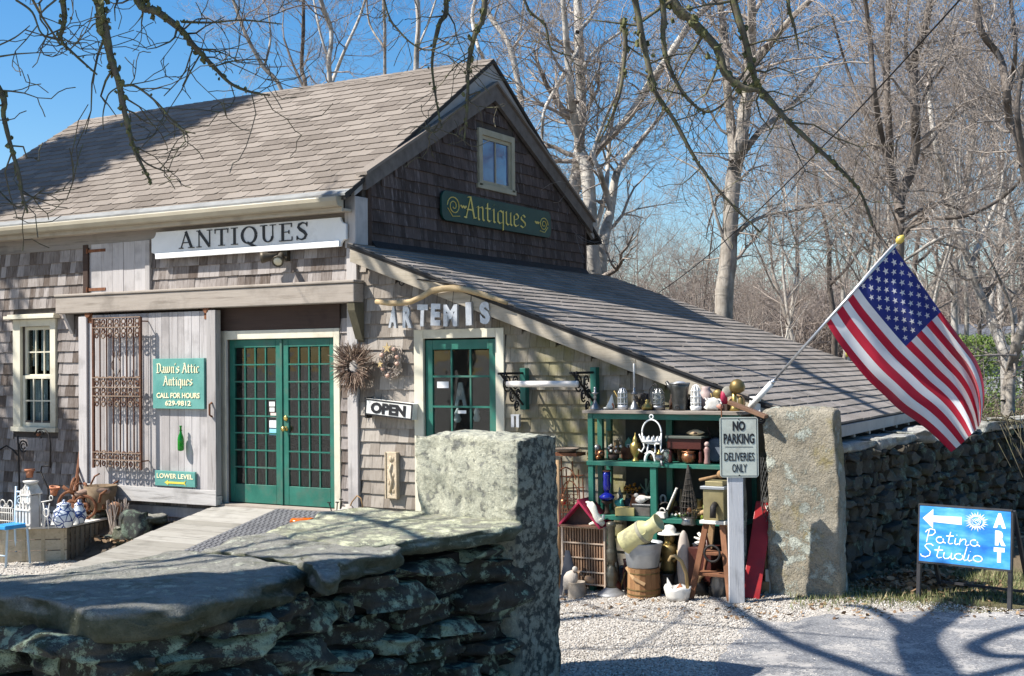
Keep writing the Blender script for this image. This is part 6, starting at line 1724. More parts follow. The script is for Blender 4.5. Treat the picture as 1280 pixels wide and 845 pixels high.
a, b_ = PY(698, 735, -.60), PY(697, 575, -.56); a.z = ground(a.x, a.y)
solo('wooden_pole', 'pale peeled wooden pole standing at the left of the shelves', 'pole', MB().tube([a, a.lerp(b_, .5)+Vector((.01, 0, 0)), b_], [.022, .02, .018], 7), M_tan, smooth=True)
a, b_ = PY(702, 622, -.62), PY(715, 592, -.60)
solo('bent_stick', 'thin reddish stick leaning across the rusty trellis', 'stick', MB().tube([a, b_], .006, 5), M_copper)
q, k = at(704, 627, -.62)
solo('copper_bell', 'small copper ball hanging on the peeled wooden pole', 'ornament', MB().ball(q, 3.8*k, 10, 7).tube([q+Vector((0, 0, 3*k)), q+Vector((0, 0, 9*k))], .5*k, 4), M_copper, smooth=True)
# slatted shutter
YS_ = -.63
x0, x1 = PY(703, 700, YS_).x, PY(758, 700, YS_).x; zt_, zb_ = PY(730, 660, YS_).z, ground(3.1, YS_)
t = thing('slatted_panel', 'tall brown slatted wooden panel with pale frame standing on the gravel', 'panel', ((x0+x1)/2, YS_, zb_))
M_tanx = wood('slat_wood', (.26, .15, .09), (.40, .26, .17), 'z', streak=.3); M_tanp = wood('slat_frame', (.42, .31, .22), (.56, .44, .34), 'z', streak=.25)
part('stile', MB().box(x0, x0+.02, YS_-.025, YS_+.015, zb_+.05, zt_), M_tanp, t, bevel=.002); part('stile', MB().box(x1-.016, x1, YS_-.025, YS_+.015, zb_+.05, zt_), M_tanp, t, bevel=.002)
part('rail', MB().box(x0-.005, x1+.005, YS_-.03, YS_+.02, zt_+.001, zt_+.022), M_tanp, t, bevel=.002)
part('backing', MB().box(x0+.021, x1-.017, YS_+.03, YS_+.04, zb_+.05, zt_-.01), M_mahog, t)
for i in range(15):
    x = x0+.021+(x1-x0-.04)*(i+.5)/15; part('slat', MB().box(x-.0065, x+.0065, YS_-.012, YS_+.003, zb_+.06, zt_), M_tanx, t)
for f in (.73, .48, .24, .03): z = zb_+.05+(zt_-zb_-.05)*f; part('crossbar', MB().box(x0+.021, x1-.017, YS_-.022, YS_-.0125, z, z+.012), M_tanp, t)
# crimson gabled house on top of it
zr = zt_+.024
t = thing('birdhouse', 'little house with a crimson gable roof set on the slatted panel', 'birdhouse', ((x0+x1)/2, YS_+.05, zr))
k = mpp(PY(730, 650, YS_)); xc = PY(729, 650, YS_).x
s = MB(); s.prism([(-25*k, 0), (25*k, 0), (25*k, 2*k), (3*k, 29*k), (-3*k, 29*k), (-25*k, 2*k)], (xc, YS_+.16, zr), UX, UZ, .17); part('walls', s, mat('brown_box', (.07, .035, .025), (.12, .065, .05), .7), t)
for sg in (-1, 1): part('roof_board', MB().beam((xc+sg*29*k, YS_+.05, zr-1*k), (xc-sg*1.5*k, YS_+.05-.001*sg, zr+(33 if sg > 0 else 31.6)*k), .30, .02), M_crim, t, bevel=.003)
part('base', MB().box(xc-29*k, xc+29*k, YS_-.10, YS_+.16, zr-.001, zr+.012), mat('brown_base', (.10, .05, .03), (.17, .09, .06), .7), t)
q = Vector((PY(745, 652, YS_-.06).x, YS_-.05, zr+.013))
t = thing('china_figure', 'white china dancing bird figure before the crimson gabled house', 'figurine', q)
s = MB(); s.tube([q+Vector((-9*k, 0, 27*k)), q+Vector((-4*k, -.01, 22*k)), q+Vector((-1*k, -.01, 15*k)), q+Vector((3*k, -.01, 7*k)), q+Vector((10*k, 0, 1.5*k))], [4.5*k, 5*k, 4*k, 6*k, 3*k], 10, flat=.6)
s.tube([q+Vector((4*k, -.01, 6*k)), q+Vector((10*k, -.02, 9*k)), q+Vector((11*k, -.01, 14*k))], [3*k, 2.2*k, 1.8*k], 7); s.tube([q+Vector((-9*k, -.01, 1*k)), q+Vector((-1*k, -.01, 4*k)), q+Vector((5*k, -.01, 5*k))], [1.6*k, 2.8*k, 3*k], 7)
s.ball(q+Vector((-9*k, 0, 27*k)), (6*k, 3*k, 2.2*k), 9, 6, rot('Y', 18)); part('body', s, mat('ivory', (.68, .65, .52), (.78, .75, .63), .4, bump=.05), t, True)
# slate and stump with wooden bird
x = PY(706, 690, -.80)
solo('slate_tile', 'blue black slate leaning on the slatted panel', 'slate', MB().prism([(-.07, 0), (.11, 0), (.09, .20), (.02, .40), (-.02, .40)], (x.x, -.80, ground(x.x, -.8)), UX, (0, .12, 1), -.015), mat('slate', (.035, .04, .055), (.07, .075, .09), .6))
q = PY(721, 739, -.92); q.z = ground(q.x, q.y); k = mpp(q)
t = thing('tin_can', 'rusty grey ribbed can on the gravel holding a wooden bird', 'can', q)
part('can', MB().lathe(sc([(11, 0), (11.3, 1), (11, 2), (11.3, 9), (11, 10), (11.4, 19), (11.8, 20), (10.6, 20), (10, 3), (.5, 3)], k), q, 18), mat('stone_can', (.20, .165, .13), (.33, .29, .24), .9, scale=20, bump=.5), t, True)
q = q+Vector((-6*k, -.03, 12*k))
M_grw = wood('driftgrey', (.34, .29, .24), (.48, .43, .37), 'z', streak=.35)
t = thing('wooden_bird', 'weathered grey wooden decoy bird leaning on the rusty can', 'decoy', q)
part('body', MB().lathe(sc([(1, -13), (5, -9), (9.5, 0), (9, 7), (5, 13), (1, 15)], k), q+Vector((-2*k, 0, 9*k)), 14, rot('Y', 33) @ Matrix.Diagonal((1, .55, 1, 1))), M_grw, t, True)
part('head', MB().ball(q+Vector((6*k, 0, 24*k)), (3.6*k, 3.2*k, 3.8*k), 9, 7), M_grw, t, True); part('beak', MB().lathe(sc([(1.6, 0), (.3, 8)], k), q+Vector((5*k, -.01, 22*k)), 6, rot('Y', 160)), M_darkwood, t, True)
part('leg', MB().tube([q+Vector((-9*k, 0, 1*k)), q+Vector((-12*k, 0, -12*k))], 1.4*k, 5), M_grw, t)
q = PY(737, 739, -.90); q.z = ground(q.x, q.y)+16*k
solo('wooden_ladle', 'round brown wooden dipper propped on the rusty can', 'dipper', MB().ball(q+Vector((0, 0, 6*k)), (7*k, 5*k, 4.5*k), 10, 7, rot('Y', 20)).tube([q+Vector((-7*k, 0, 8*k)), q+Vector((-16*k, 0, 14*k))], 1.2*k, 6), mat('brown_wood', (.18, .11, .065), (.28, .19, .12), .7), smooth=True)
# turned iron column (lamp base)
q, k = gnd(765, 744)
t = thing('column_base', 'tall turned dark metal column on a broad round foot', 'column', q)
M_col = mat('dark_bronze', (.07, .065, .05), (.15, .14, .11), .42, metal=.6, scale=9, bump=.2)
part('foot', MB().lathe(sc([(19, 0), (19, 1.5), (16, 4), (11, 7), (8, 10), (.5, 10)], k), q, 22), mat('grey_foot', (.22, .22, .22), (.34, .34, .34), .5, metal=.4, dirt=(.12, .11, .1)), t, True)
part('shaft', MB().lathe(sc([(8, 10.1), (6.5, 13), (7.5, 22), (8, 28), (6, 31), (6.4, 34), (4, 36), (4, 40), (6.5, 42), (6, 46), (6.4, 52), (6.8, 56), (5, 58), (5.4, 60), (4.6, 64), (4.8, 84), (6, 86), (6.2, 90), (3, 92), (.4, 92)], k), q, 18), M_col, t, True)
# wooden barrel, tub, milk can (stacked)
q, k = gnd(805, 745)
t = thing('wooden_bucket', 'brown wooden bucket with a slanting cover standing under the zinc tub', 'bucket', q)
M_bar = wood('barrel_wood', (.22, .11, .05), (.37, .21, .10), 'z', streak=.35)
for i in range(18):
    a = i*2*math.pi/18; b_ = (i+1)*2*math.pi/18-.012; vs = []
    for r, z in ((21*k, 0), (20*k, 35*k)):
        for aa, rr in ((a, 1), (b_, 1), (b_, .92), (a, .92)): vs.append(q+Vector((math.cos(aa)*r*rr, math.sin(aa)*r*rr, z)))
    part('stave', MB().hexa([vs[0], vs[3], vs[2], vs[1], vs[4], vs[7], vs[6], vs[5]]), M_bar, t)
for z in (4, 10, 30): part('hoop', MB().torus(q+Vector((0, 0, z*k)), (21.1-z*.03)*k, .8*k, 24, 4, rot('X', 90)), M_dbr, t)
part('lid', MB().lathe(sc([(19.5, 33), (20, 36), (.5, 36.2)], k), q, 18), M_bar, t)
part('strap', MB().tube([q+Vector((-19*k, -9.5*k, 36*k)), q+Vector((-4*k, -22*k, 25*k)), q+Vector((10*k, -19.5*k, 18*k))], 2.2*k, 6, flat=.35), M_tan, t)
q = q+Vector((-1*k, 0, 36.6*k))
t = thing('zinc_tub', 'galvanised zinc wash tub with ring handle, set on the brown bucket', 'tub', q)
M_zinc = mat('zinc', (.30, .32, .34), (.44, .46, .48), .45, metal=.55, scale=8, bump=.12, dirt=(.22, .22, .22))
part('tub', MB().lathe(sc([(19, 0), (19.8, 1), (22, 16), (22.6, 17), (22.3, 18.5), (23, 19.5), (22.8, 21), (24.8, 29), (25.6, 30), (25, 31), (24, 30), (19, 3), (.5, 3)], k), q, 28), M_zinc, t, True)
part('handle', MB().torus(q+Vector((-13*k, -22.5*k, 28*k)), 5*k, .9*k, 12, 5, rot('Z', -28), 0, math.pi, .9), M_zinc, t, True)
M_tubf = mat('dark_rags', (.025, .025, .03), (.06, .06, .07), .9)
part('filling', MB().ball(q+Vector((0, 0, 26*k)), (22*k, 22*k, 5*k), 12, 6), M_tubf, t, True)
q, k = PY(802, 666, -.95), mpp(PY(802, 666, -.95))
t = thing('milk_can', 'pale yellow milk can with chipped paint lying slantwise across the zinc tub', 'milk can', q)
M = rot('Y', 58)
part('body', MB().lathe(sc([(14.5, -28), (15, -27), (15, 2), (15.4, 3), (15, 4), (13, 8), (9.6, 12), (9.4, 20), (11, 26), (11.4, 28), (10, 28), (8.6, 20), (.5, 18)], k), q, 22, M), M_yel, t, True)
part('band', MB().lathe(sc([(15.5, 0), (15.6, 1), (15.6, 4), (15.4, 4.6)], k), q, 22, M), mat('chipped', (.22, .21, .15), (.36, .34, .25), .6), t, True)
part('handle', MB().torus(q+M @ Vector((0, -13*k, 8*k)), 4.5*k, .9*k, 10, 5, M, -1.5, 1.5), M_yel, t, True)
q, k = PY(818, 612, -.45), mpp(PY(818, 612, -.45))
# hatted gnome figure
q, k = gnd(842, 738); q = Vector((q.x, -.62, ground(q.x, -.62))); k = mpp(q)
t = thing('garden_statue', 'dark bronze garden figure wearing a pale wide brimmed hat', 'statue', q)
part('plinth', MB().lathe(sc([(13, 0), (13, 22), (11, 24), (.5, 24)], k), q, 12), M_iron, t, True)
part('body', MB().lathe(sc([(11, 24), (12, 30), (9, 42), (10, 50), (11, 56), (7, 60), (4, 62)], k), q, 14), M_dbr, t, True)
part('head', MB().ball(q+Vector((0, 0, 67*k)), (7*k, 6.5*k, 8*k), 12, 8), M_dbr, t, True); part('nose', MB().ball(q+Vector((0, -6.6*k, 66*k)), (1.4*k, 1.6*k, 2*k), 6, 5), M_dbr, t, True)
part('beard', MB().lathe(sc([(.4, -14), (3, -8), (5, -2), (4, 2)], k), q+Vector((0, -4*k, 63*k)), 8), M_bras2, t, True)
for sg in (-1, 1): part('eye', MB().ball(q+Vector((sg*2.6*k, -6.2*k, 69*k)), .9*k, 6, 5), M_black, t, True)
for sg in (-1, 1): part('arm', MB().tube([q+Vector((sg*10*k, 0, 56*k)), q+Vector((sg*14*k, -3*k, 46*k)), q+Vector((sg*8*k, -10*k, 40*k))], [3.4*k, 3*k, 2.6*k], 8), M_dbr, t, True)
part('hat', MB().lathe(sc([(15, 72), (14, 73.4), (8.5, 74), (8.5, 79), (5, 83), (.4, 84)], k), q, 16), M_bone, t, True)
solo('hanging_plate', 'pale crescent dish leaning left of the bronze garden figure', 'dish', MB().torus(q+Vector((-14*k, -.05, 42*k)), 7*k, 2.6*k, 14, 6, None, 1.2, 5.0, 1.3), M_bone, smooth=True)
# pale gourd / stone finial
q, k = gnd(860, 740); q = Vector((q.x, -.70, ground(q.x, -.7))); k = mpp(q)
solo('stone_finial', 'tall smooth pale stone bullet standing behind the basket', 'finial', MB().lathe(sc([(7, 10), (8, 18), (8.6, 34), (8, 52), (6.6, 64), (4.4, 74), (2, 78), (.3, 79)], k), q, 16), mat('pale_stone', (.34, .28, .24), (.48, .42, .37), .7, scale=7), smooth=True)
solo('finial_stand', 'dark iron pot beneath the pale stone bullet', 'pot', MB().lathe(sc([(7, 0), (9, 3), (9.5, 9), (8, 9.8), (.5, 9.8)], k), q, 14), M_iron, smooth=True)
# basket with white cloth and arched handle
q, k = gnd(847, 751)
t = thing('basket', 'basket with a tall arched handle wrapped in white cloth on the gravel', 'basket', q)
s = MB(); s.lathe(sc([(13, 0), (15, 6), (17, 14), (17.5, 18), (15.5, 17), (13, 4), (.5, 4)], k), q, 22)
s.v = [(q.x+(x-q.x)*(1+.05*math.sin(9*math.atan2(y-q.y, x-q.x))), q.y+(y-q.y)*.75*(1+.06*math.sin(7*math.atan2(y-q.y, x-q.x))), z+(.010*math.sin(5*math.atan2(y-q.y, x-q.x)) if z > q.z+.05 else 0)) for x, y, z in s.v]
part('cloth', s, M_plast, t, True)
part('handle', MB().tube([q+Vector((x*k, y*k, z*k)) for x, y, z in ((13, 2, 12), (12, 0, 35), (7, -3, 50), (0, -6, 57), (-5, -8, 56), (-8, -9, 50))], 2.4*k, 6, flat=.5), mat('ash_wood', (.28, .18, .07), (.40, .28, .13), .6), t, True)
part('paper', MB().prism([(-13*k, 12*k), (-5*k, 18*k), (-12*k, 29*k)], q+Vector((0, -3*k, 0)), UX, UZ, .01), M_bone, t); part('paper', MB().prism([(-2*k, 14*k), (9*k, 16*k), (5*k, 23*k)], q+Vector((0, -2*k, 0)), UX, UZ, .012), M_orange, t)
# step stool with canister
q, k = gnd(893, 748); q = Vector((q.x, -.80, ground(q.x, -.8))); k = mpp(q)
M_stool = wood('stool_wood', (.17, .075, .04), (.28, .14, .08), 'z', streak=.3)
t = thing('step_stool', 'worn red brown wooden step stool carrying the brass canister', 'stool', q)
H = 92*k; w_ = 17*k
for sg in (-1, 1):
    for f in (-1, 1): part('leg', MB().beam(q+Vector((sg*w_*1.5, f*.17-.02, 0)), q+Vector((sg*w_*.62, f*.07, H)), .05, .026, (0, 1, 0)), M_stool if f < 0 else M_tan, t, bevel=.003)
part('seat', MB().box(q.x-w_*1.0, q.x+w_*1.0, q.y-.12, q.y+.12, q.z+H, q.z+H+.03), M_bone, t, bevel=.004)
for f in (.3, .58): part('tread', MB().box(q.x-w_*(1.55-.9*f), q.x+w_*(1.55-.9*f), q.y-.16+.08*f, q.y+.02, q.z+H*f, q.z+H*f+.025), M_stool, t, bevel=.003)
q2 = q+Vector((0, 0, H+.032))
t = thing('crank_canister', 'dull brass square canister with a wooden crank handle on the step stool', 'canister', q2)
M_can = mat('can_brass', (.28, .23, .11), (.40, .34, .19), .4, metal=.5, scale=5, dirt=(.2, .17, .1))
part('body', MB().box(q2.x-13*k, q2.x+14*k, q2.y-.10, q2.y+.10, q2.z, q2.z+38*k), M_can, t, bevel=.006); part('lid', MB().box(q2.x-16*k, q2.x+16*k, q2.y-.115, q2.y+.115, q2.z+38.2*k, q2.z+42*k), M_zinc, t, bevel=.004); part('hopper', MB().box(q2.x-11*k, q2.x+12*k, q2.y-.08, q2.y+.08, q2.z+42.2*k, q2.z+48*k), M_can, t, bevel=.004)
part('spout', MB().tube([q2+Vector((3*k, -.10, 20*k)), q2+Vector((3*k, -.15, 17*k)), q2+Vector((3*k, -.16, 4*k))], 4*k, 8), M_iron, t, True)
part('crank', MB().tube([q2+Vector((-19*k, -.07, 49*k)), q2+Vector((6*k, -.07, 55*k))], 2*k, 6), M_tan, t, True); part('crank_knob', MB().ball(q2+Vector((9*k, -.07, 57*k)), (5*k, 4*k, 5*k), 9, 7), M_tan, t, True)
q3 = q+Vector((2*k, -.17, H*.62))
solo('iron_ring', 'dark iron ring hung on the front of the step stool', 'ring', MB().torus(q3, 10*k, 1.6*k, 18, 6), M_iron, smooth=True)
# white coral and dark clutter below
q, k = gnd(877, 742); q = Vector((q.x, -.62, ground(q.x, -.62)+.42)); k = mpp(q)
t = thing('white_coral', 'branching white coral behind the step stool', 'coral', q)
s = MB()
for i in range(14): a = rnd.uniform(-.4, 3.5); s.tube([q, q+Vector((math.cos(a)*7*k, rnd.uniform(-3, 3)*k, math.sin(a)*8*k)), q+Vector((math.cos(a+.3)*13*k, rnd.uniform(-5, 5)*k, math.sin(a+.2)*15*k))], [3*k, 2*k, 1*k], 6)
part('branches', s, M_bone, t, True)
solo('crate', 'dark slatted crate under the white coral', 'crate', MB().box(q.x-14*k, q.x+16*k, q.y-.12, q.y+.14, ground(q.x, q.y), q.z-.02), M_mahog, bevel=.004)
t = thing('bottle_heap', 'heap of dark bottles and pots lying under the low shelf', 'bottles', Vector((q.x, -.5, .12)))
for i in range(34):
    p = Vector((rnd.uniform(sx0+.25, sx1-.05), rnd.uniform(-.50, -.2), 0)); p.z = ground(p.x, p.y); hh = rnd.uniform(.12, .34); r = rnd.uniform(.03, .07)
    mm = [M_iron, M_darkwood, M_mahog, mat('dark_green_glass', (.01, .03, .02), (.02, .05, .03), .2), M_tubf, M_pewter][i % 6]
    part('bottle', MB().lathe([(r, 0), (r*1.1, hh*.5), (r*.5, hh*.75), (r*.4, hh), (.005, hh)], p, 9), mm, t, True)
def heap(name, lab, n, xr, yr, zf, hr, rr_, mats):
    t = thing(name, lab, 'odds and ends', Vector((sum(xr)/2, sum(yr)/2, zf(sum(xr)/2, sum(yr)/2))))
    for i in range(n):
        p = Vector((rnd.uniform(*xr), rnd.uniform(*yr), 0)); p.z = zf(p.x, p.y); hh = rnd.uniform(*hr); r = rnd.uniform(*rr_); mm = rnd.choice(mats); c = i % 5
        if c == 0: part('pot', MB().lathe([(r*.7, 0), (r, hh*.4), (r*.8, hh*.7), (r*.95, hh*.8), (r*.85, hh*.8), (r*.5, .01)], p, 10), mm, t, True)
        elif c == 1: part('rod', MB().tube([p, p+Vector((rnd.uniform(-.1, .1), rnd.uniform(-.04, .04), hh*1.3))], r*.18, 5), mm, t, True)
        elif c == 2: part('ring', MB().torus(p+Vector((0, 0, r)), r, r*.2, 12, 5, rot('Z', rnd.uniform(-60, 60))), mm, t, True)
        elif c == 3: part('lump', blob_box(MB(), Matrix.Translation(p+Vector((0, 0, hh*.3))) @ rot('Z', rnd.uniform(0, 90)), (r, r*.7, hh*.3), 4, .7, .2, i*3.1, 2, 3), mm, t, True)
        else: part('bottle', MB().lathe([(r*.6, 0), (r*.65, hh*.55), (r*.25, hh*.75), (r*.22, hh), (.004, hh)], p, 9), mm, t, True)
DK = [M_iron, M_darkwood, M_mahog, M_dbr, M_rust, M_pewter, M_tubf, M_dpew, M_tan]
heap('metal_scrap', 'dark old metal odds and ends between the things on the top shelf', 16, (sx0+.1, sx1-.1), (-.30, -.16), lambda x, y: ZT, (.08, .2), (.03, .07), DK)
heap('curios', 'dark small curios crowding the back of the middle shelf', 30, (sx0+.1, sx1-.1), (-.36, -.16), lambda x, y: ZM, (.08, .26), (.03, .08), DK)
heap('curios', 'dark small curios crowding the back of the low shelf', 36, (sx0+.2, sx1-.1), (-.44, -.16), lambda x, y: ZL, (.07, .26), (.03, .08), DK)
heap('rusty_scrap', 'rusty scrap and pots on the ground behind the zinc tub and basket', 40, (sx0+.3, sx1+.15), (-.78, -.45), lambda x, y: ground(x, y), (.12, .42), (.04, .10), DK)
heap('rusty_scrap', 'dark scrap at the foot of the slatted panel and rusty trellis', 14, (sx0-.30, sx0+.35), (-.52, -.25), lambda x, y: ground(x, y), (.15, .6), (.04, .10), DK)
heap('rusty_scrap', 'dark scrap iron heaped under the step stool and white coral', 22, (PY(868, 700, -.7).x, PY(912, 700, -.7).x), (-.80, -.55), lambda x, y: ground(x, y), (.08, .30), (.03, .08), DK)
# ------------------------------------------------------------------ no parking sign on its post
pb = PG(921, 753); pt = PY(921, 600, pb.y); k = mpp(pb)
t = thing('no_parking_sign', 'pale metal NO PARKING DELIVERIES ONLY sign on a grey timber post', 'sign', pb)
yaw = math.radians(24); u = Vector((math.cos(yaw), math.sin(yaw), 0)); v = UZ; nrm = u.cross(v)
pw = 19*k
sTL = PY(901, 522, pb.y-.05); zT = PY(925, 521.5, pb.y-.05).z; zB = PY(925, 597, pb.y-.05).z; H = zT-zB; W_ = 48.5*k/math.cos(yaw-.30)*.97
part('post', MB().prism([(-pw/2, 0), (pw/2, 0), (pw/2, zT-pb.z-.1), (-pw/2, zT-pb.z-.1)], pb+nrm*-.045, u, v, .085), wood('post_grey', (.36, .36, .37), (.54, .54, .55), 'z', streak=.4), t, bevel=.005)
c = Vector(PY(924, 560, pb.y-.05)); c.z = (zT+zB)/2; c = pb+u*((c-pb).dot(u))+Vector((0, 0, c.z-pb.z))+nrm*.046
M_sg = mat('sign_metal', (.47, .51, .45), (.58, .60, .52), .45, scale=7, dirt=(.34, .33, .27), dirt_amt=.6, bump=.08)
M_specks = M_sg
part('panel', MB().prism(rnd_rect(-W_/2, W_/2, -H/2, H/2, .025), c, u, v, .004), M_sg, t)
f = c+nrm*.0045
bd = MB(); o = [(-W_/2+.012, -H/2+.012), (W_/2-.012, -H/2+.012), (W_/2-.012, H/2-.012), (-W_/2+.012, H/2-.012)]
for i in range(4): a, b_ = o[i], o[(i+1) % 4]; bd.beam(f+u*a[0]+v*a[1], f+u*b_[0]+v*b_[1], .004, .0015+.0002*i, nrm)
part('border', bd, M_black, t)
def tx(s_, zc, hh, wd, bold): part('lettering', text_mb(s_, f+v*(zc*H-hh*H/2), u, v, hh*H, .002, bold, wd*W_), M_black, t)
tx('NO', .355, .14, .33, .005); tx('PARKING', .145, .155, .80, .0035); tx('DELIVERIES', -.155, .135, .78, .001); tx('ONLY', -.345, .135, .38, .001)
part('rule', MB().beam(f+v*(.005*H)-u*W_*.36, f+v*(.005*H)+u*W_*.36, .003, .002, nrm), M_black, t)
for zz in (.465, -.465): part('screw', MB().lathe([(.006, 0), (.004, .004), (.0005, .004)], f+v*zz*H, 8, nrm.to_track_quat('Z', 'Y').to_matrix().to_4x4()), M_black, t)
# mesh roll + stone behind the post
q = pb+Vector((-.10, .35, 0)); q.z = ground(q.x, q.y)
solo('rough_post', 'rough speckled grey stake standing just behind the sign post', 'stake', blob_box(MB(), Matrix.Translation(q+Vector((0, 0, .50))), (.055, .05, .50), 8, .2, .12, 6.6, 5), stone('speckled', (.16, .155, .14), (.32, .31, .29), amt=.4, scale=7, pit=.9), smooth=True)
q = pb+Vector((.13, .66, 0)); q.z = ground(q.x, q.y)
t = thing('wire_roll', 'upright roll of chicken wire between the sign post and the granite post', 'wire roll', q)
s = MB(); n = 22; R_ = .13; Hh = 1.15
for i in range(n):
    for sg in (1, -1): s.tube([q+Vector((math.cos(2*math.pi*i/n+sg*j*.28)*R_, math.sin(2*math.pi*i/n+sg*j*.28)*R_, Hh*j/14)) for j in range(15)], .0035, 3, False)
part('netting', s, M_mesh, t, stuff=True)
# red sledge board and long tool handles leaning
a, b_ = PG(938, 748), PY(956, 628, -.40); 
t = thing('red_board', 'long red painted board leaning beside the granite post', 'board', a)
d = (b_-a).normalized()
part('board', MB().beam(a, b_, .15, .022, (.3, -1, .2)), M_red, t, bevel=.004); part('grip', MB().ball(b_+d*.02, .03, 8, 6), M_bone, t, True)
for i, (px0, px1, ptop, m_, lab) in enumerate(((952, 957, 636, M_tan, 'brown handled rake leaning right of the red board'), (958, 959, 632, M_bone, 'pale handled hoe leaning between the red board and granite post'), (962, 961, 648, M_iron, 'black iron bar leaning against the granite post'))):
    a, b_ = PG(px0, 744), PY(px1, ptop, -.42); a.y += .12
    solo('garden_tool', lab, 'tool', MB().tube([a, b_], .015, 7).box(a.x-.035, a.x+.035, a.y-.03, a.y+.03, a.z, a.z+.10+.1*i), m_, smooth=False, group='long handled tools by the granite post')
# ------------------------------------------------------------------ rubble bank along the left wall, then the wares
V_ = []; nn_ = 40
for j in range(9):
    for i in range(nn_+1):
        x = -7.4+5.35*i/nn_; y = -1.15+1.14*j/8; h = .36*sstep(j/7)*sstep((nn_-i)/4+.25)
        V_.append((x, y, max(-.02, h-.01)+.05*(j > 1)*NZ.noise(Vector((x*2.4, y*3, 7)))))
F_ = [(j*(nn_+1)+i, j*(nn_+1)+i+1, (j+1)*(nn_+1)+i+1, (j+1)*(nn_+1)+i) for j in range(8) for i in range(nn_)]
fill('soil_bank', 'low bank of dark soil and leaf litter against the left wall', 'structure', nmesh('soil_bank', np.array(V_), np.array(F_)), mat('soil', (.07, .055, .04), (.19, .155, .12), .95, scale=9, bump=1.0, bdist=.03))
A, B_, Cc = PG(83, 701), PG(136, 688), PG(-14, 704)
kA = mpp(A); HC = 41*kA
u1 = (Cc-A); u1.z = 0; w1 = (B_-A); w1.z = 0; lu, lw = u1.length, w1.length; u1.normalize(); w1.normalize()
t = thing('wooden_crate', 'long pale slatted wooden crate on the gravel at the far left', 'crate', A)
M_crw = wood('crate_wood', (.42, .33, .21), (.60, .50, .36), 'x', streak=.3); M_crshade = wood('crate_shade', (.12, .10, .075), (.21, .18, .14), 'z', streak=.4)  # end slats and back use a darker copy with shade in its colour
def board(p, q, z0, z1, th, nrm, m, nm='slat'):
    p = Vector(p); q = Vector(q); n = Vector(nrm)*th
    return part(nm, MB().hexa([p+UZ*z0, q+UZ*z0, q+n+UZ*z0, p+n+UZ*z0, p+UZ*z1, q+UZ*z1, q+n+UZ*z1, p+n+UZ*z1]), m, t, bevel=.002)
for i in range(3): board(A, A+u1*lu, HC*(i+.03)/3, HC*(i+.95)/3, .018, w1, M_crw)
for i in range(4): board(A+u1*(.02+lu*i/4), A+u1*(.06+lu*i/4), .01, HC*.99, .016, -w1*.4, M_crw, 'batten')
nsl = 9
for i in range(nsl): a = w1*(lw*(i+.12)/nsl); b_ = w1*(lw*(i+.72)/nsl); board(A+a, A+b_, .01, HC*.97, .015, u1, M_crshade)
for z in (.06, HC*.45, HC*.85): board(A+u1*.016, A+w1*lw+u1*.016, z, z+.035, .012, u1, M_crshade, 'rail')
board(A+w1*lw, A+u1*lu+w1*lw, 0, HC, .015, -w1, M_crshade, 'back')
part('lid', MB().hexa([p+UZ*z for z in (HC+.002, HC+.022) for p in (A-u1*.02-w1*.03, A+u1*lu-w1*.03, A+u1*lu+w1*(lw+.01), A-u1*.02+w1*(lw+.01))]), wood('lid_white', (.60, .57, .51), (.74, .71, .66), 'x', streak=.3), t, bevel=.003)
TOPZ = A.z+HC+.023
def on_crate(px, py):
    p = PZ(px, py, TOPZ); return p, mpp(p)
M_lblue = mat('pale_blue_paint', (.40, .54, .68), (.52, .66, .78), .5, dirt=(.35, .35, .35), dirt_amt=.3); M_blue = mat('bright_blue', (.02, .22, .52), (.04, .30, .62), .45)
q = PG(14, 706); k = mpp(q)
t = thing('garden_chair', 'small pale blue metal chair with a bright blue seat in front of the crate', 'chair', q)
w_ = 12*k; sh = 46*k; bh = 96*k
for sx in (-1, 1):
    for sy in (-1, 1):
        top = bh if sy > 0 else sh
        part('leg', MB().tube([q+Vector((sx*w_*1.05, sy*.16, 0)), q+Vector((sx*w_*.95, sy*.13, sh)), q+Vector((sx*w_*.95, sy*.15, top))], .013, 7), M_lblue, t, True)
part('seat', MB().box(q.x-w_*1.05, q.x+w_*1.1, q.y-.17, q.y+.15, q.z+sh, q.z+sh+.045), M_blue, t, bevel=.01)
for z in (bh*.93, bh*.70): part('back_rail', MB().tube([q+Vector((-w_*.95, .15, z)), q+Vector((w_*.95, .15, z))], .011, 6), M_lblue, t, True)
for z in (.3,): part('stretcher', MB().tube([q+Vector((-w_, -.145, sh*z)), q+Vector((w_, -.145, sh*z))], .009, 6), M_lblue, t, True)
s = MB()
for sx, a0 in ((-.45, 0.5), (.35, -2.6)): s.torus(q+Vector((sx*w_, .15, bh*.81)), .055, .007, 14, 5, None, a0, a0+4.6); s.torus(q+Vector((sx*w_, .15, bh*.81)), .025, .006, 10, 5, None, a0+1, a0+6)
part('scrollwork', s, M_lblue, t, True)
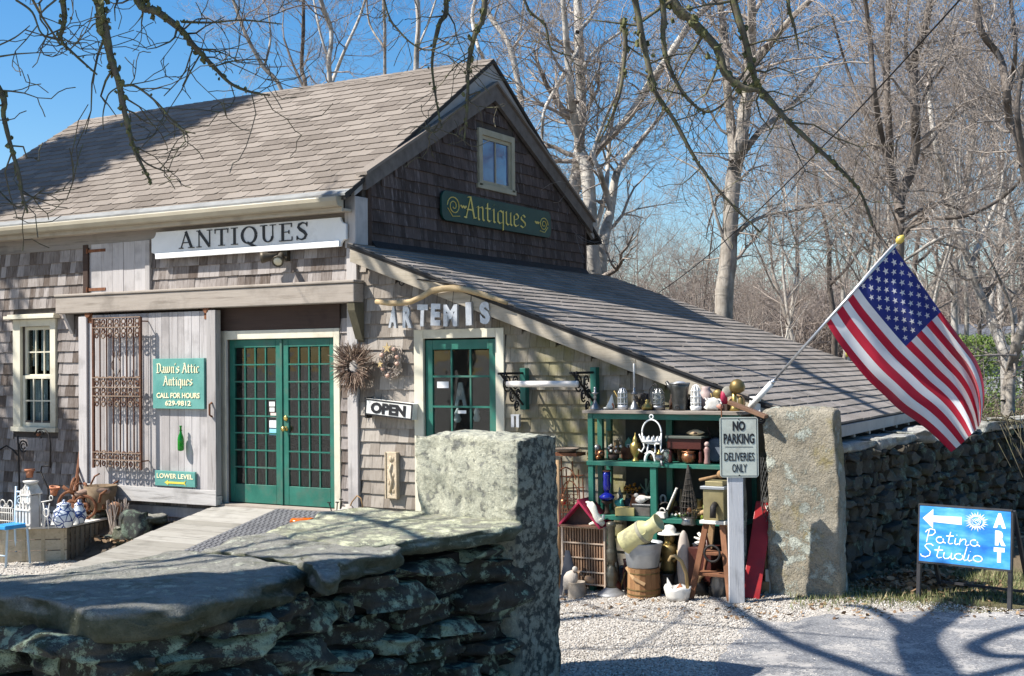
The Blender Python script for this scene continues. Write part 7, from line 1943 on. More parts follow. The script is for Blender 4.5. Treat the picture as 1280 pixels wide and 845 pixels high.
# white picket bird cottage
q, k = on_crate(39, 659)
t = thing('picket_birdhouse', 'white picket bird cottage with a peaked top, standing on the crate', 'birdhouse', q)
for j, (wd, z0, z1) in enumerate(((12, 0, 26), (8, 26, 44))):
    for i in range(5):
        x = (-1+2*i/4)*wd*k
        for yy in (-.10, .08):
            pk = 30 if j == 0 else 20
            part('picket', MB().prism([(-1.6*k, 0), (1.6*k, 0), (1.6*k, (z1-z0+4-abs(i-2)*2)*k), (0, (z1-z0+8-abs(i-2)*2)*k), (-1.6*k, (z1-z0+4-abs(i-2)*2)*k)], q+Vector((x, yy*(1 if j == 0 else .7), z0*k)), UX, UZ, .012), M_plast, t)
    for z in (z0+5, z1-3): part('picket_rail', MB().box(q.x-wd*k*1.15, q.x+wd*k*1.15, q.y-.122*(1 if j == 0 else .75), q.y-.113*(1 if j == 0 else .75), q.z+z*k-.01, q.z+z*k+.01), M_plast, t)
part('house', MB().box(q.x-7*k, q.x+7*k, q.y-.055, q.y+.055, q.z, q.z+40*k), mat('cottage_grey', (.42, .41, .40), (.55, .54, .53), .7), t)
for sg in (-1, 1): part('roof_board', MB().beam(q+Vector((sg*10*k, .0, 42*k)), q+Vector((-sg*.8*k, .002*sg, (54.0 if sg > 0 else 53.2)*k)), .16, .014), M_plast, t)
part('tray', MB().lathe(sc([(3, 53), (9, 56), (10, 58), (1, 57)], k), q, 12), M_plast, t, True)
q, k = on_crate(58, 661); M_wire_w = M_plast
t = thing('wire_stand', 'small curly white wire plant stand beside the picket bird cottage', 'plant stand', q)
s = MB()
for dx in (-4, 4): s.tube([q+Vector((dx*k, 0, 0)), q+Vector((dx*.4*k, 0, 16*k)), q+Vector((dx*1.5*k, 0, 32*k))], .8*k, 5)
s.torus(q+Vector((0, 0, 20*k)), 5*k, .8*k, 12, 5); s.tube([q+Vector((-9*k, 0, 33*k)), q+Vector((9*k, 0, 36*k))], .8*k, 5).torus(q+Vector((9*k, 0, 39*k)), 3*k, .7*k, 10, 4)
part('wire', s, M_plast, t, True)
m, n, b, out = _nodes('blue_white_china'); g = G(n); P = g.coord((1, 1, 1)); 
vv = g.voro(P, 13, 'Distance', 'DISTANCE_TO_EDGE'); nn_ = g.noise(P, 16, 3)
g.link(g.mix(g.mrange(g.math('ADD', vv, g.math('MULTIPLY', g.math('SUBTRACT', nn_, .5), .12)), .05, .09), (.02, .05, .20), (.66, .70, .74)), b.inputs['Base Color']); b.inputs['Roughness'].default_value = .15
M_china = m
def jar(px, py, lab, r, h, nm='ceramic_jar'):
    q, k = on_crate(px, py); t = thing(nm, lab, 'jar', q)
    part('body', MB().lathe(sc([(r*.62, 0), (r*.7, 1), (r*.97, h*.3), (r, h*.5), (r*.88, h*.78), (r*.6, h*.92), (r*.62, h)], k), q, 22), M_china, t, True)
    part('lid', MB().lathe(sc([(r*.64, h+.2), (r*.62, h+2), (r*.3, h+4), (1.5, h+5), (1.8, h+7), (.3, h+7.5)], k), q, 16), M_china, t, True); return t
jar(80, 659, 'large round blue and white china jar on the crate', 14, 27); jar(99, 654, 'smaller blue and white china jar at the right end of the crate', 9, 22); jar(58, 657, 'small blue figured china jar by the white wire stand', 7, 18)
q, k = on_crate(8, 655)
t = thing('wire_rack', 'low white scrolled wire rack at the left end of the crate', 'rack', q)
s = MB()
for dx in range(-12, 13, 4): s.tube([q+Vector((dx*k, 0, 0)), q+Vector((dx*k, .0, (26-abs(dx)*.6)*k))], .7*k, 5)
for z in (4, 14, 20): s.tube([q+Vector((-13*k, 0, z*k)), q+Vector((13*k, 0, z*k))], .7*k, 5)
for dx in (-7, 7): s.torus(q+Vector((dx*k, 0, 25*k)), 5*k, .7*k, 12, 5)
part('wire', s, M_plast, t, True)
# terracotta pots on a wrought iron hanger stand
q = PG(38, 640); q = PY(40, 640, -.35); q.z = 0
k = mpp(q)
t = thing('iron_plant_stand', 'tall wrought iron plant stand with scrolled arms against the shingles', 'plant stand', q)
s = MB(); y = -.35
P_ = lambda px, py: PY(px, py, y)
s.tube([P_(24, 660), P_(24, 600), P_(23, 560), P_(22, 545)], .011, 6)
s.tube([P_(63, 585), P_(63, 555), P_(61, 543), P_(55, 536), P_(47, 537), P_(43, 543)], .010, 6).tube([P_(63, 582), P_(52, 583), P_(51, 590), P_(46, 590)], .009, 6)
c = P_(29, 558); s.torus(c, 7*k, .010, 14, 5, None, 0, 5.4); s.torus(c, 3.5*k, .009, 10, 5, None, 1, 6)
s.tube([P_(0, 562), P_(8, 557), P_(16, 562), P_(23, 570)], .010, 6)
s.tube([P_(51, 590), P_(55, 600), P_(60, 610), P_(62, 640), P_(60, 660)], .010, 6); s.torus(P_(51, 543), 4*k, .012, 10, 5, None, 0, 5)
part('rods', s, M_iron, t, True)
part('finial', MB().ball(P_(48, 543), 2.6*k, 8, 6), M_rust, t, True)
M_terra = mat('terracotta_pot', (.42, .155, .075), (.55, .23, .12), .85, scale=7, bump=.1, dirt=(.55, .40, .32), dirt_amt=.3)
for px, py, r, tilt, lab in ((37, 597, 6, 0, 'small terracotta pot held by the wrought iron stand'), (67, 619, 6, 12, 'terracotta pot tilting beside the rusty tools')):
    q = PY(px, py, -.42); k = mpp(q); M = rot('Y', tilt)
    t = thing('flower_pot', lab, 'flower pot', q, 'terracotta pots by the left wall')
    part('pot', MB().lathe(sc([(r*.62, 0), (r*.9, r*1.7), (r*.8, r*1.7), (r*.5, .6), (.3, .6)], k), q, 16, M), M_terra, t, True); part('rim', MB().lathe(sc([(r*.92, r*1.35), (r*1.08, r*1.36), (r*1.1, r*1.85), (r*.9, r*1.85), (r*.85, r*1.4)], k), q, 16, M), M_terra, t, True)
# rusty rods and junk heap
for i, (p0, p1, m_, lab) in enumerate((((86, 640), (101, 560), M_rust, 'long rusty iron bar leaning steeply on the shingles'), ((90, 638), (100, 575), M_copper, 'second reddish bar leaning beside the rusty iron bar'), ((92, 634), (110, 604), M_iron, 'short dark hooked bar leaning towards the sliding door'))):
    a, b_ = PY(p0[0], p0[1], -.62), PY(p1[0], p1[1], -.06); a = Vector((a.x, -.62, .18))
    solo('iron_bar', lab, 'bar', MB().tube([a, b_], [.022, .018], 6), m_)
q = PY(112, 655, -.45); k = mpp(q)
t = thing('rusty_machine', 'rusty heap of old iron farm machinery beside the crate', 'machinery', q)
s = MB(); r9 = random.Random(3)
for i in range(26):
    a = q+Vector((r9.uniform(-26, 24)*k, r9.uniform(-.2, .25), r9.uniform(.08, .46))); b_ = a+Vector((r9.uniform(-20, 20)*k, r9.uniform(-.15, .15), r9.uniform(-.14, .18)))
    s.tube([a, (a+b_)/2+Vector((0, 0, r9.uniform(-.03, .05))), b_], r9.uniform(.008, .022), 6)
part('rods', s, M_rust, t, True)
part('beam', MB().tube([PY(95, 618, -.6), PY(112, 612, -.55), PY(136, 614, -.5)], [.03, .035, .03], 8), mat('old_timber', (.20, .13, .10), (.32, .23, .18), .9), t, True)
for dx, dz, R_ in ((-14, .24, .16), (10, .22, .13)): part('wheel', MB().torus(q+Vector((dx*k, -.15, dz)), R_, .018, 18, 6, rot('Z', 25)).torus(q+Vector((dx*k, -.15, dz)), R_*.3, .02, 10, 6, rot('Z', 25)), M_rust, t, True)
part('hopper', MB().lathe([(.14, .08), (.17, .2), (.2, .36), (.18, .36), (.12, .1)], q+Vector((14*k, .05, .1)), 12), mat('brown_planter', (.13, .085, .05), (.22, .16, .10), .9, scale=12), t, True)
part('hook', MB().tube([PY(124, 628, -.6), PY(126, 618, -.62), PY(133, 613, -.62)], .016, 6), M_rust, t, True)
# vine basket with a rusty globe
q = PY(147, 668, -.45); k = mpp(q)
t = thing('vine_basket', 'pale twisted vine basket holding a rusty globe beside the ramp', 'basket', q)
s = MB()
for i in range(46):
    a = r9.uniform(0, 6.28); b_ = a+r9.uniform(-.9, .9); s.tube([q+Vector((math.cos(a)*8*k, math.sin(a)*8*k, r9.uniform(0, 4)*k)), q+Vector((math.cos((a+b_)/2)*10*k, math.sin((a+b_)/2)*10*k, 16*k)), q+Vector((math.cos(b_)*15*k, math.sin(b_)*12*k, r9.uniform(30, 46)*k))], [.009, .008, .005], 5, False)
part('vines', s, mat('bleached_vine', (.34, .27, .22), (.50, .42, .36), .9), t, True, stuff=True)
part('globe', MB().ball(q+Vector((-2*k, -.02, 32*k)), 9*k, 14, 10), mat('rust_globe', (.22, .09, .04), (.36, .25, .18), .8, scale=8, bump=.3), t, True)
# stones by the ramp
for i, (px, py, sx, sy, sz, m_, lab) in enumerate(((171, 664, .17, .14, .16, M_fst[2], 'dark pointed stone beside the plank ramp'), (160, 672, .15, .14, .10, M_cap, 'pale boulder in front of the dark pointed stone'), (142, 678, .12, .1, .07, M_fst[3], 'low brown stone by the end of the crate'), (182, 655, .22, .18, .07, M_cap, 'flat pale stone under the sliding door'), (122, 664, .10, .08, .16, M_cap, 'upright pale stone behind the crate'))):
    q = PY(px, py, -.55 if i < 3 else -.40); q.z += sz*.4
    solo('boulder', lab, 'stone', blob_box(MB(), Matrix.Translation(q) @ rot('Z', 30*i), (sx, sy, sz), 7, .8, .22, i*4.4+1, 1.6), m_, smooth=True)
leaves('leaf_pile', 'dark litter of leaves and twigs under the left wall', 500, lambda r: ((lambda p: (p.x+r.gauss(0, .25), p.y+r.gauss(0, .12), .36*sstep((p.y+1.05)/.9)+.02*r.random()))(PY(r.uniform(90, 185), 675, -.6))), .03, M_leaf, 9)
# ------------------------------------------------------------------ things left on the doorstep
q = on_ramp(-.30, .06, .01); k = mpp(q)
q = PY(432, 636, -.32); k = mpp(q); q.z = R0.lerp(R1, (-.1-(-.32))/3.05).z+.01
t = thing('push_toy', 'pale wooden wheeled toy with a bent wire handle on the doorstep', 'toy', q)
part('wheel', MB().lathe(sc([(9, -2), (9.4, -1.6), (9.4, 1.6), (9, 2), (.5, 2.4)], k), q+Vector((3*k, 0, 9.5*k)), 20, rot('X', 80)), mat('wheel_grey', (.36, .31, .27), (.48, .43, .38), .8, scale=9), t, True)
part('body', MB().tube([q+Vector((-26*k, -.02, 3*k)), q+Vector((-12*k, 0, 7*k)), q+Vector((-2*k, 0, 10*k))], [2.5*k, 4*k, 3.5*k], 8), mat('toy_grey', (.45, .43, .41), (.58, .56, .54), .7), t, True)
part('handle', MB().tube([q+Vector((4*k, 0, 10*k)), q+Vector((10*k, 0, 22*k)), q+Vector((18*k, 0, 30*k)), q+Vector((24*k, 0, 27*k)), q+Vector((27*k, 0, 14*k))], .9*k, 6), M_tan, t, True)
s = MB()
for a, b_ in (((-20, 3), (-26, 19)), ((-14, 6), (-13, 20)), ((-9, 9), (-7, 24)), ((-10, 10), (-2, 16))): s.tube([q+Vector((a[0]*k, 0, a[1]*k)), q+Vector((b_[0]*k, 0, b_[1]*k))], .8*k, 5); s.box(q.x+(b_[0]-2.2)*k, q.x+(b_[0]+2.2)*k, q.y-.01, q.y+.01, q.z+(b_[1]-.2)*k, q.z+(b_[1]+1)*k)
part('pegs', s, M_iron, t); part('arch', MB().torus(q+Vector((-27*k, -.03, 0)), 5*k, 1.1*k, 10, 5, None, 0, math.pi), M_wire_w, t, True)
q = PY(467, 636, -.25); k = mpp(q)
solo('conch_shell', 'pale orange conch shell on the stone step beside the corner post', 'shell', blob_box(MB(), Matrix.Translation(Vector((q.x, q.y, .50))) @ rot('Y', -30), (8*k, 5*k, 5*k), 6, .9, .25, 8.1, 2), mat('orange_shell', (.55, .36, .20), (.70, .56, .42), .4), smooth=True)
s = MB(); q = PY(450, 634, -.2); q.z = .50
for i in range(30): a = r9.uniform(0, 6.28); s.tube([q+Vector((r9.uniform(-.1, .1), r9.uniform(-.05, .05), 0)), q+Vector((math.cos(a)*.12, math.sin(a)*.08, r9.uniform(.05, .2)))], .004, 4, False)
solo('dried_stems', 'clump of dry weed stems at the foot of the corner post', 'plant', s, M_twig[1])
solo('stone_step', 'flat pale stone landing beside the ramp at the corner post', 'step', slab(MB(), [(-.02, -1.2), (.9, -1.3), (1.3, -.1), (-.02, -.06)], .49, .3, 3, 40), M_cap1, smooth=True)
p = on_ramp(-.33, .13, .02)
m_, n_, b_, o_ = _nodes('orange_glass'); b_.inputs['Base Color'].default_value = (.75, .16, .01, 1); b_.inputs['Roughness'].default_value = .1; b_.inputs['Transmission Weight'].default_value = .3
solo('glass_lobster', 'flat orange glass ornament lying on the ramp mat', 'ornament', blob_box(MB(), Matrix.Translation(p) @ rot('Z', 20), (.15, .10, .022), 7, .9, .25, 2.2, 3), m_, smooth=True)
# ------------------------------------------------------------------ flag on its pole
D0, D1 = depth(PY(943, 503, LY0-.02)), 10.35
f0, f1 = PD(943, 503, D0), PD(1121, 304, D1)
t = thing('flag_pole', 'silver flag pole slanting out from a bracket on the low roof corner', 'flag pole', f0)
M_alu = mat('aluminium', (.45, .47, .50), (.58, .60, .64), .35, metal=.85, bump=0)
part('pole', MB().tube([f0, f1], .0125, 10), M_alu, t, True); d = (f1-f0).normalized()
part('socket', MB().tube([f0-d*.06, f0+d*.24], .026, 12), M_white, t, True); part('collar', MB().tube([f0+d*.24, f0+d*.27], .021, 12), M_alu, t, True)
part('bracket_plate', MB().box(f0.x-.05, f0.x+.05, LY0-.01, LY0+.034, f0.z-.09, f0.z+.05), M_white, t, bevel=.004)
part('finial', MB().lathe([(.012, 0), (.03, .02), (.034, .045), (.022, .07), (.008, .085), (.001, .09)], f1, 12, d.to_track_quat('Z', 'Y').to_matrix().to_4x4()), M_gold, t, True)
def poly_at(pts):
    L = [0]
    for a, b_ in zip(pts[:-1], pts[1:]): L.append(L[-1]+math.hypot(b_[0]-a[0], b_[1]-a[1]))
    L = [x/L[-1] for x in L]
    def f(t):
        t = min(1, max(0, t))
        for i in range(len(L)-1):
            if t <= L[i+1]+1e-9:
                # Catmull-Rom between samples
                q = (t-L[i])/(L[i+1]-L[i]); p0 = pts[max(0, i-1)]; p1 = pts[i]; p2 = pts[i+1]; p3 = pts[min(len(pts)-1, i+2)]
                return tuple(.5*((2*p1[c])+(-p0[c]+p2[c])*q+(2*p0[c]-5*p1[c]+4*p2[c]-p3[c])*q*q+(-p0[c]+3*p1[c]-3*p2[c]+p3[c])*q**3) for c in (0, 1))
        return pts[-1]
    return f
Ht = [(1117, 306), (1096, 329), (1073, 356), (1052, 380), (1032, 402)]
Tt = [(1117, 306), (1127, 322), (1150, 353), (1177, 391), (1203, 426), (1220, 450), (1229, 476), (1230, 503), (1226, 528)]
Bt = [(1032, 402), (1046, 425), (1064, 450), (1084, 474), (1104, 493), (1124, 512), (1146, 527), (1166, 543), (1189, 565)]
Ft = [(1226, 528), (1224, 532), (1221, 536), (1216, 541), (1206, 551), (1197, 559), (1189, 565)]
Hf, Tf, Bf, Ff = poly_at(Ht), poly_at(Tt), poly_at(Bt), poly_at(Ft)
NU, NV = 78, 52
def flag_px(u, v):
    vv = v if True else v
    H_, T_, B2_, F_2 = Hf(v), Tf(u), Bf(u), Ff(v**2.1)
    P00, P10, P01, P11 = Ht[0], Tt[-1], Bt[0], Bt[-1]
    r = []
    for c in (0, 1):
        r.append((1-v)*T_[c]+v*B2_[c]+(1-u)*H_[c]+u*F_2[c]-((1-u)*(1-v)*P00[c]+u*(1-v)*P10[c]+(1-u)*v*P01[c]+u*v*P11[c]))
    return r
dh = lambda v: D1+(D0-D1)*(math.hypot(1117-Hf(v)[0], 306-Hf(v)[1])/265)
def flag_pt(u, v):
    px, py = flag_px(u, v)
    dd = dh(v)*(1-u)+(D1+.30+.10*v)*u
    amp = .07*(u**.7)
    dd += amp*math.sin(2*math.pi*(1.7*v+.55*u)+.4)+.11*max(0, u-.12)*math.sin(2*math.pi*(2.7*v-.9*u)+.3)+.034*min(1, u*3)*math.sin(2*math.pi*(3.6*v-1.2*u)+1.1)
    dd += .16*max(0, u-.45)*max(0, .42-v)*3.2+.05*math.exp(-((v-.16-.1*u)/.06)**2)*u
    return PD(px, py, dd)
t = thing('flag', 'American flag with stars and stripes hanging from the slanting silver pole', 'flag', flag_pt(0, 1))
def cloth(name, c, stripe=False):
    m, n, b, out = _nodes(name); g = G(n); v = g.coord((1, 1, 1), world=True)
    g.link(g.mix(g.mrange(g.noise(v, 5, 4), .35, .65), tuple(x*.92 for x in c), c), b.inputs['Base Color']); b.inputs['Roughness'].default_value = .75; b.inputs['Specular IOR Level'].default_value = .2
    b.inputs['Sheen Weight'].default_value = .15
    tl = g.new('ShaderNodeBsdfTranslucent'); tl.inputs[0].default_value = (*c, 1); mx = g.new('ShaderNodeMixShader'); mx.inputs[0].default_value = .28
    g.link(b.outputs[0], mx.inputs[1]); g.link(tl.outputs[0], mx.inputs[2]); g.link(mx.outputs[0], out.inputs[0])
    w_ = g.new('ShaderNodeTexWave'); w_.inputs['Scale'].default_value = 220; g.link(v, w_.inputs['Vector']); g.bump(w_.outputs[1], b, .08, .002)
    return m
M_fred, M_fwh, M_fbl = cloth('flag_red', (.48, .018, .045)), cloth('flag_white', (.78, .78, .80)), cloth('flag_blue', (.022, .035, .20))
flag_z = .0015
def patch(u0, u1, v0, v1, nu, nv):
    s = MB(); V_ = []; 
    for j in range(nv+1):
        for i in range(nu+1): V_.append(flag_pt(u0+(u1-u0)*i/nu, v0+(v1-v0)*j/nv))
    F2 = [(j*(nu+1)+i, (j+1)*(nu+1)+i, (j+1)*(nu+1)+i+1, j*(nu+1)+i+1) for j in range(nv) for i in range(nu)]
    s._add(V_, F2); return s
for k_ in range(13):
    part('stripe', patch(.4 if k_ < 7 else 0, 1, k_/13, (k_+1)/13, 47 if k_ < 7 else NU, 4), (M_fred, M_fwh)[k_ % 2], t, True)
part('canton', patch(0, .4, 0, 7/13, 31, 28), M_fbl, t, True)
cvec = Vector(CAM)
for r_ in range(9):
    nst = 6 if r_ % 2 == 0 else 5
    for c_ in range(nst):
        u = (.4/12)*(1+2*c_+(0 if r_ % 2 == 0 else 1)); v = (7/13/10)*(r_+1)
        vs = []
        for i in range(10):
            a = math.pi/2+i*math.pi/5; R_ = .0162*1.0 if i % 2 == 0 else .0065
            p = flag_pt(u+R_*math.cos(a), v-R_*1.9*math.sin(a)); vs.append(p+(cvec-p).normalized()*.004)
        s = MB(); c0 = flag_pt(u, v); s._add(vs+[c0+(cvec-c0).normalized()*.004], [(i, (i+1) % 10, 10) for i in range(10)])
        part('star', s, M_fwh, t)
part('hem', MB().tube([flag_pt(0, i/20) for i in range(21)], .008, 6), M_fwh, t, True)
solo('tie_ribbon', 'scrap of yellow ribbon hanging below the flag pole', 'ribbon', MB().tube([PD(1058, 436, 11.2), PD(1059, 440, 11.2), PD(1059, 446, 11.2)], [.006, .018, .012], 6, flat=.4).tube([PD(1056, 434, 11.2), PD(1033, 404, 10.8)], .002, 4), mat('ribbon', (.65, .55, .05), (.75, .65, .1), .6, bump=0), smooth=True)
# ------------------------------------------------------------------ blue art sign
A, B_ = PG(1148, 747), PG(1262, 762)
u = B_-A; Wd = u.length; u.z = 0; u.normalize(); k = (mpp(A)+mpp(B_))/2
nrm = u.cross(UZ)
t = thing('art_sign', 'blue A-frame ART Patina Studio sign with white arrow on the verge', 'sign', (A+B_)/2)
leanv = (UZ*1.0-nrm*.10).normalized(); HT = 125*k
M_frm = mat('black_frame', (.02, .02, .023), (.045, .045, .05), .5)
kL, kR = mpp(A), mpp(B_)
topL, topR = A+leanv*(747-632)*kL, B_+leanv*(762-640)*kR
part('leg', MB().beam(A, topL, .034, .03, nrm), M_frm, t, bevel=.003); part('leg', MB().beam(B_, topR, .034, .03, nrm), M_frm, t, bevel=.003)
for P_, T_ in ((A, topL), (B_, topR)): part('back_leg', MB().beam(P_-nrm*.42, T_-nrm*.035, .03, .028, nrm), M_frm, t, bevel=.003)
part('stretcher', MB().beam(A-nrm*.40+UZ*.08, B_-nrm*.40+UZ*.08, .02, .02), M_frm, t)
uu = (topR-topL).normalized(); vv = leanv; Wp = (topR-topL).length; Hp = 71*k; n2 = uu.cross(vv).normalized(); v2 = n2.cross(uu)
o = topL+n2*.018-v2*Hp
m, n, b, out = _nodes('sky_blue_panel'); g = G(n); f = g.noise(g.coord((1, 1, 3), world=True), 3.2, 4, .6)
g.link(g.ramp(f, [(.3, (.012, .13, .46)), (.5, (.03, .25, .62)), (.68, (.12, .42, .74))]), b.inputs['Base Color']); b.inputs['Roughness'].default_value = .4
part('panel', MB().prism([(0, 0), (Wp, 0), (Wp, Hp), (0, Hp)], o-n2*.012, uu, v2, .012), m, t)
part('edge', MB().prism([(-.012, Hp-.001), (Wp+.012, Hp-.001), (Wp+.012, Hp+.015), (-.012, Hp+.015)], o-n2*.014, uu, v2, .018), M_frm, t)
part('edge', MB().prism([(-.012, -.015), (Wp+.012, -.015), (Wp+.012, .001), (-.012, .001)], o-n2*.014, uu, v2, .018), M_frm, t)
M_vin = mat('white_vinyl', (.78, .79, .80), (.84, .84, .84), .45, bump=0)
f_ = o+n2*.0006; X = lambda x: x*Wp; Z = lambda z: z*Hp
s = MB(); s.prism([(X(.035), Z(.77)), (X(.155), Z(.60)), (X(.155), Z(.715)), (X(.475), Z(.70)), (X(.475), Z(.84)), (X(.155), Z(.83)), (X(.155), Z(.945))], f_, uu, v2, .002); part('arrow', s, M_vin, t)
s = MB(); cx_, cz_ = X(.635), Z(.78); R_ = .105*Hp*1.0
c3 = f_+uu*cx_+v2*cz_
for i in range(22):
    a = i*2*math.pi/22; r0, r1 = R_*1.02, R_*(1.75 if i % 2 else 1.5); ww = .10
    s.prism([((r0*math.cos(a-ww))*1.25, r0*math.sin(a-ww)), ((r0*math.cos(a+ww))*1.25, r0*math.sin(a+ww)), (r1*math.cos(a+.02)*1.25, r1*math.sin(a+.02))][::1], c3, uu, v2, .002)
def flat_ring(s, rx, rz, wd, a0=0, a1=360, cx=0, cz=0):
    pts = [(cx+rx*math.cos(math.radians(a0+(a1-a0)*i/24)), cz+rz*math.sin(math.radians(a0+(a1-a0)*i/24)), wd) for i in range(25)]; vstroke(s, pts, c3, uu, v2, 1.0, .002)
flat_ring(s, R_*1.22, R_*.98, .006)
for i, (r, a0) in enumerate(((.85, 20), (.62, 140), (.42, 260), (.2, 0))): flat_ring(s, R_*r*1.2, R_*r, .005, a0, a0+290)
part('sun_logo', s, M_vin, t)
for ch, zc in (('A', .72), ('R', .42), ('T', .13)): part('letter', text_mb(ch, f_+uu*X(.885)+v2*Z(zc), uu, v2, Hp*.215, .002, .011, Wp*.135 if ch == 'A' else Wp*.115), M_vin, t)
SCR = {'P': (.62, [[(.12, 0), (.26, .92)], [(.05, .70), (.14, .86), (.34, .98), (.56, .92), (.60, .74), (.46, .55), (.20, .48)]]),
 'a': (.56, [arc(.24, .24, .20, .22, 60, 400, 12)+[(.46, .10), (.56, .04)]]), 't': (.40, [[(.26, .86), (.14, .12), (.22, .02), (.38, .08)], [(.02, .56), (.44, .60)]]),
 'i': (.30, [[(.14, .46), (.08, .08), (.16, .01), (.30, .10)], [(.20, .66), (.205, .70)]]), 'n': (.58, [[(.10, .46), (.04, .0)], [(.06, .2), (.22, .42), (.36, .44), (.40, .32), (.36, .06), (.44, .01), (.58, .10)]]),
 'S': (.66, [[(.62, .84), (.50, .97), (.30, .94), (.20, .78), (.34, .58), (.48, .40), (.44, .14), (.24, .0), (.04, .06), (.0, .2)]]),
 'u': (.56, [[(.10, .46), (.06, .14), (.14, .01), (.30, .06), (.42, .24)], [(.46, .46), (.42, .10), (.48, .01), (.58, .10)]]),
 'd': (.58, [arc(.24, .24, .20, .22, 60, 400, 12), [(.62, .98), (.46, .10), (.52, .01), (.62, .08)]]), 'o': (.52, [arc(.25, .23, .21, .21, 70, 430, 14)])}
def script(txt, x0, z0, size, wd):
    s = MB(); tot = sum(SCR[c][0] for c in txt)*size; kx = wd/tot; x = x0
    for c in txt:
        for st in SCR[c][1]: vstroke(s, [(px*size*kx+x, pz*size+z0, .0085) for px, pz in st], f_, uu, v2, 1.0, .002)
        x += SCR[c][0]*size*kx
    return s
part('lettering', script('Patina', X(.06), Z(.345), Hp*.25, X(.62)), M_vin, t); part('lettering', script('Studio', X(.02), Z(.08), Hp*.25, X(.70)), M_vin, t)
# ------------------------------------------------------------------ bare trees grown from limb lines
def bark(name, a, b_, c_, sc_=4.0, moss=0.0, bumps=.6):
    m, n, b, out = _nodes(name); g = G(n); P = g.coord((1, 1, .35), world=True)
    f = g.noise(P, sc_*2.5, 7, .7); f2 = g.noise(g.coord((1, 1, 1), world=True), sc_*.7, 5, .6)
    c = g.mix(g.mrange(f, .35, .65), a, b_); c = g.mix(g.mrange(f2, .52, .66), c, c_)
    if moss:
        mm = g.noise(g.coord((1, 1, 1), world=True), sc_*3.2, 6, .7)
        c = g.mix(g.math('MULTIPLY', g.mrange(mm, .50, .60), moss), c, (.16, .17, .07))
    g.link(c, b.inputs['Base Color']); b.inputs['Roughness'].default_value = .9; b.inputs['Specular IOR Level'].default_value = .15
    g.bump(f, b, bumps, .02); return m
M_bark = bark('bark_grey', (.22, .19, .16), (.44, .40, .345), (.13, .115, .095))
M_barkp = bark('bark_pale', (.36, .33, .29), (.58, .54, .48), (.22, .20, .17))
M_barkd = bark('bark_dark', (.10, .082, .07), (.20, .17, .145), (.07, .06, .05))
M_twg = bark('twig_bark', (.25, .21, .18), (.41, .36, .315), (.17, .14, .115), 3, bumps=0)
M_twgf = bark('far_twigs', (.24, .195, .165), (.37, .315, .275), (.17, .14, .12), 2, bumps=0)
M_mossy = bark('mossy_bark', (.070, .062, .045), (.15, .13, .095), (.05, .045, .035), 7, .55)
class Segs:
    def __init__(s): s.a = []
    def add(s, p, q, r0, r1): s.a.append((p[0], p[1], p[2], q[0], q[1], q[2], r0, r1))
def seg_mesh(name, S, off=(0, 0, 0), rmin=0.0):
    A = np.array(S, dtype=np.float64).reshape(-1, 8)
    Vs = []; Fs = []; base = 0; r = A[:, 6]
    for lo, hi, k in ((.03, 9, 7), (.011, .03, 5), (0, .011, 3)):
        q = A[(r >= lo) & (r < hi)]
        if not len(q): continue
        p0, p1 = q[:, :3]-off, q[:, 3:6]-off; d = p1-p0; l = np.linalg.norm(d, axis=1, keepdims=True)+1e-9; d /= l
        p1 = p1+d*q[:, 7:8]*.4; p0 = p0-d*q[:, 6:7]*.3
        ref = np.where(np.abs(d[:, 2:3]) < .9, np.array([[0, 0, 1.]]), np.array([[1., 0, 0]])); a = np.cross(d, ref); a /= np.linalg.norm(a, axis=1, keepdims=True); b = np.cross(d, a)
        t = np.arange(k)*2*np.pi/k; ct, st = np.cos(t), np.sin(t)
        ring = a[:, None, :]*ct[None, :, None]+b[:, None, :]*st[None, :, None]
        V = np.concatenate([p0[:, None, :]+ring*np.maximum(q[:, 6], rmin)[:, None, None], p1[:, None, :]+ring*np.maximum(q[:, 7], rmin)[:, None, None]], 1)
        f = np.array([(j, (j+1) % k, k+(j+1) % k, k+j) for j in range(k)])
        Fs.append((f[None]+(2*k*np.arange(len(q)))[:, None, None]+base).reshape(-1, 4)); Vs.append(V.reshape(-1, 3)); base += len(q)*2*k
    me = nmesh(name, np.concatenate(Vs), np.concatenate(Fs)); me.polygons.foreach_set('use_smooth', [True]*len(me.polygons)); return me
def _norm(x, y, z):
    l = math.sqrt(x*x+y*y+z*z) or 1; return x/l, y/l, z/l
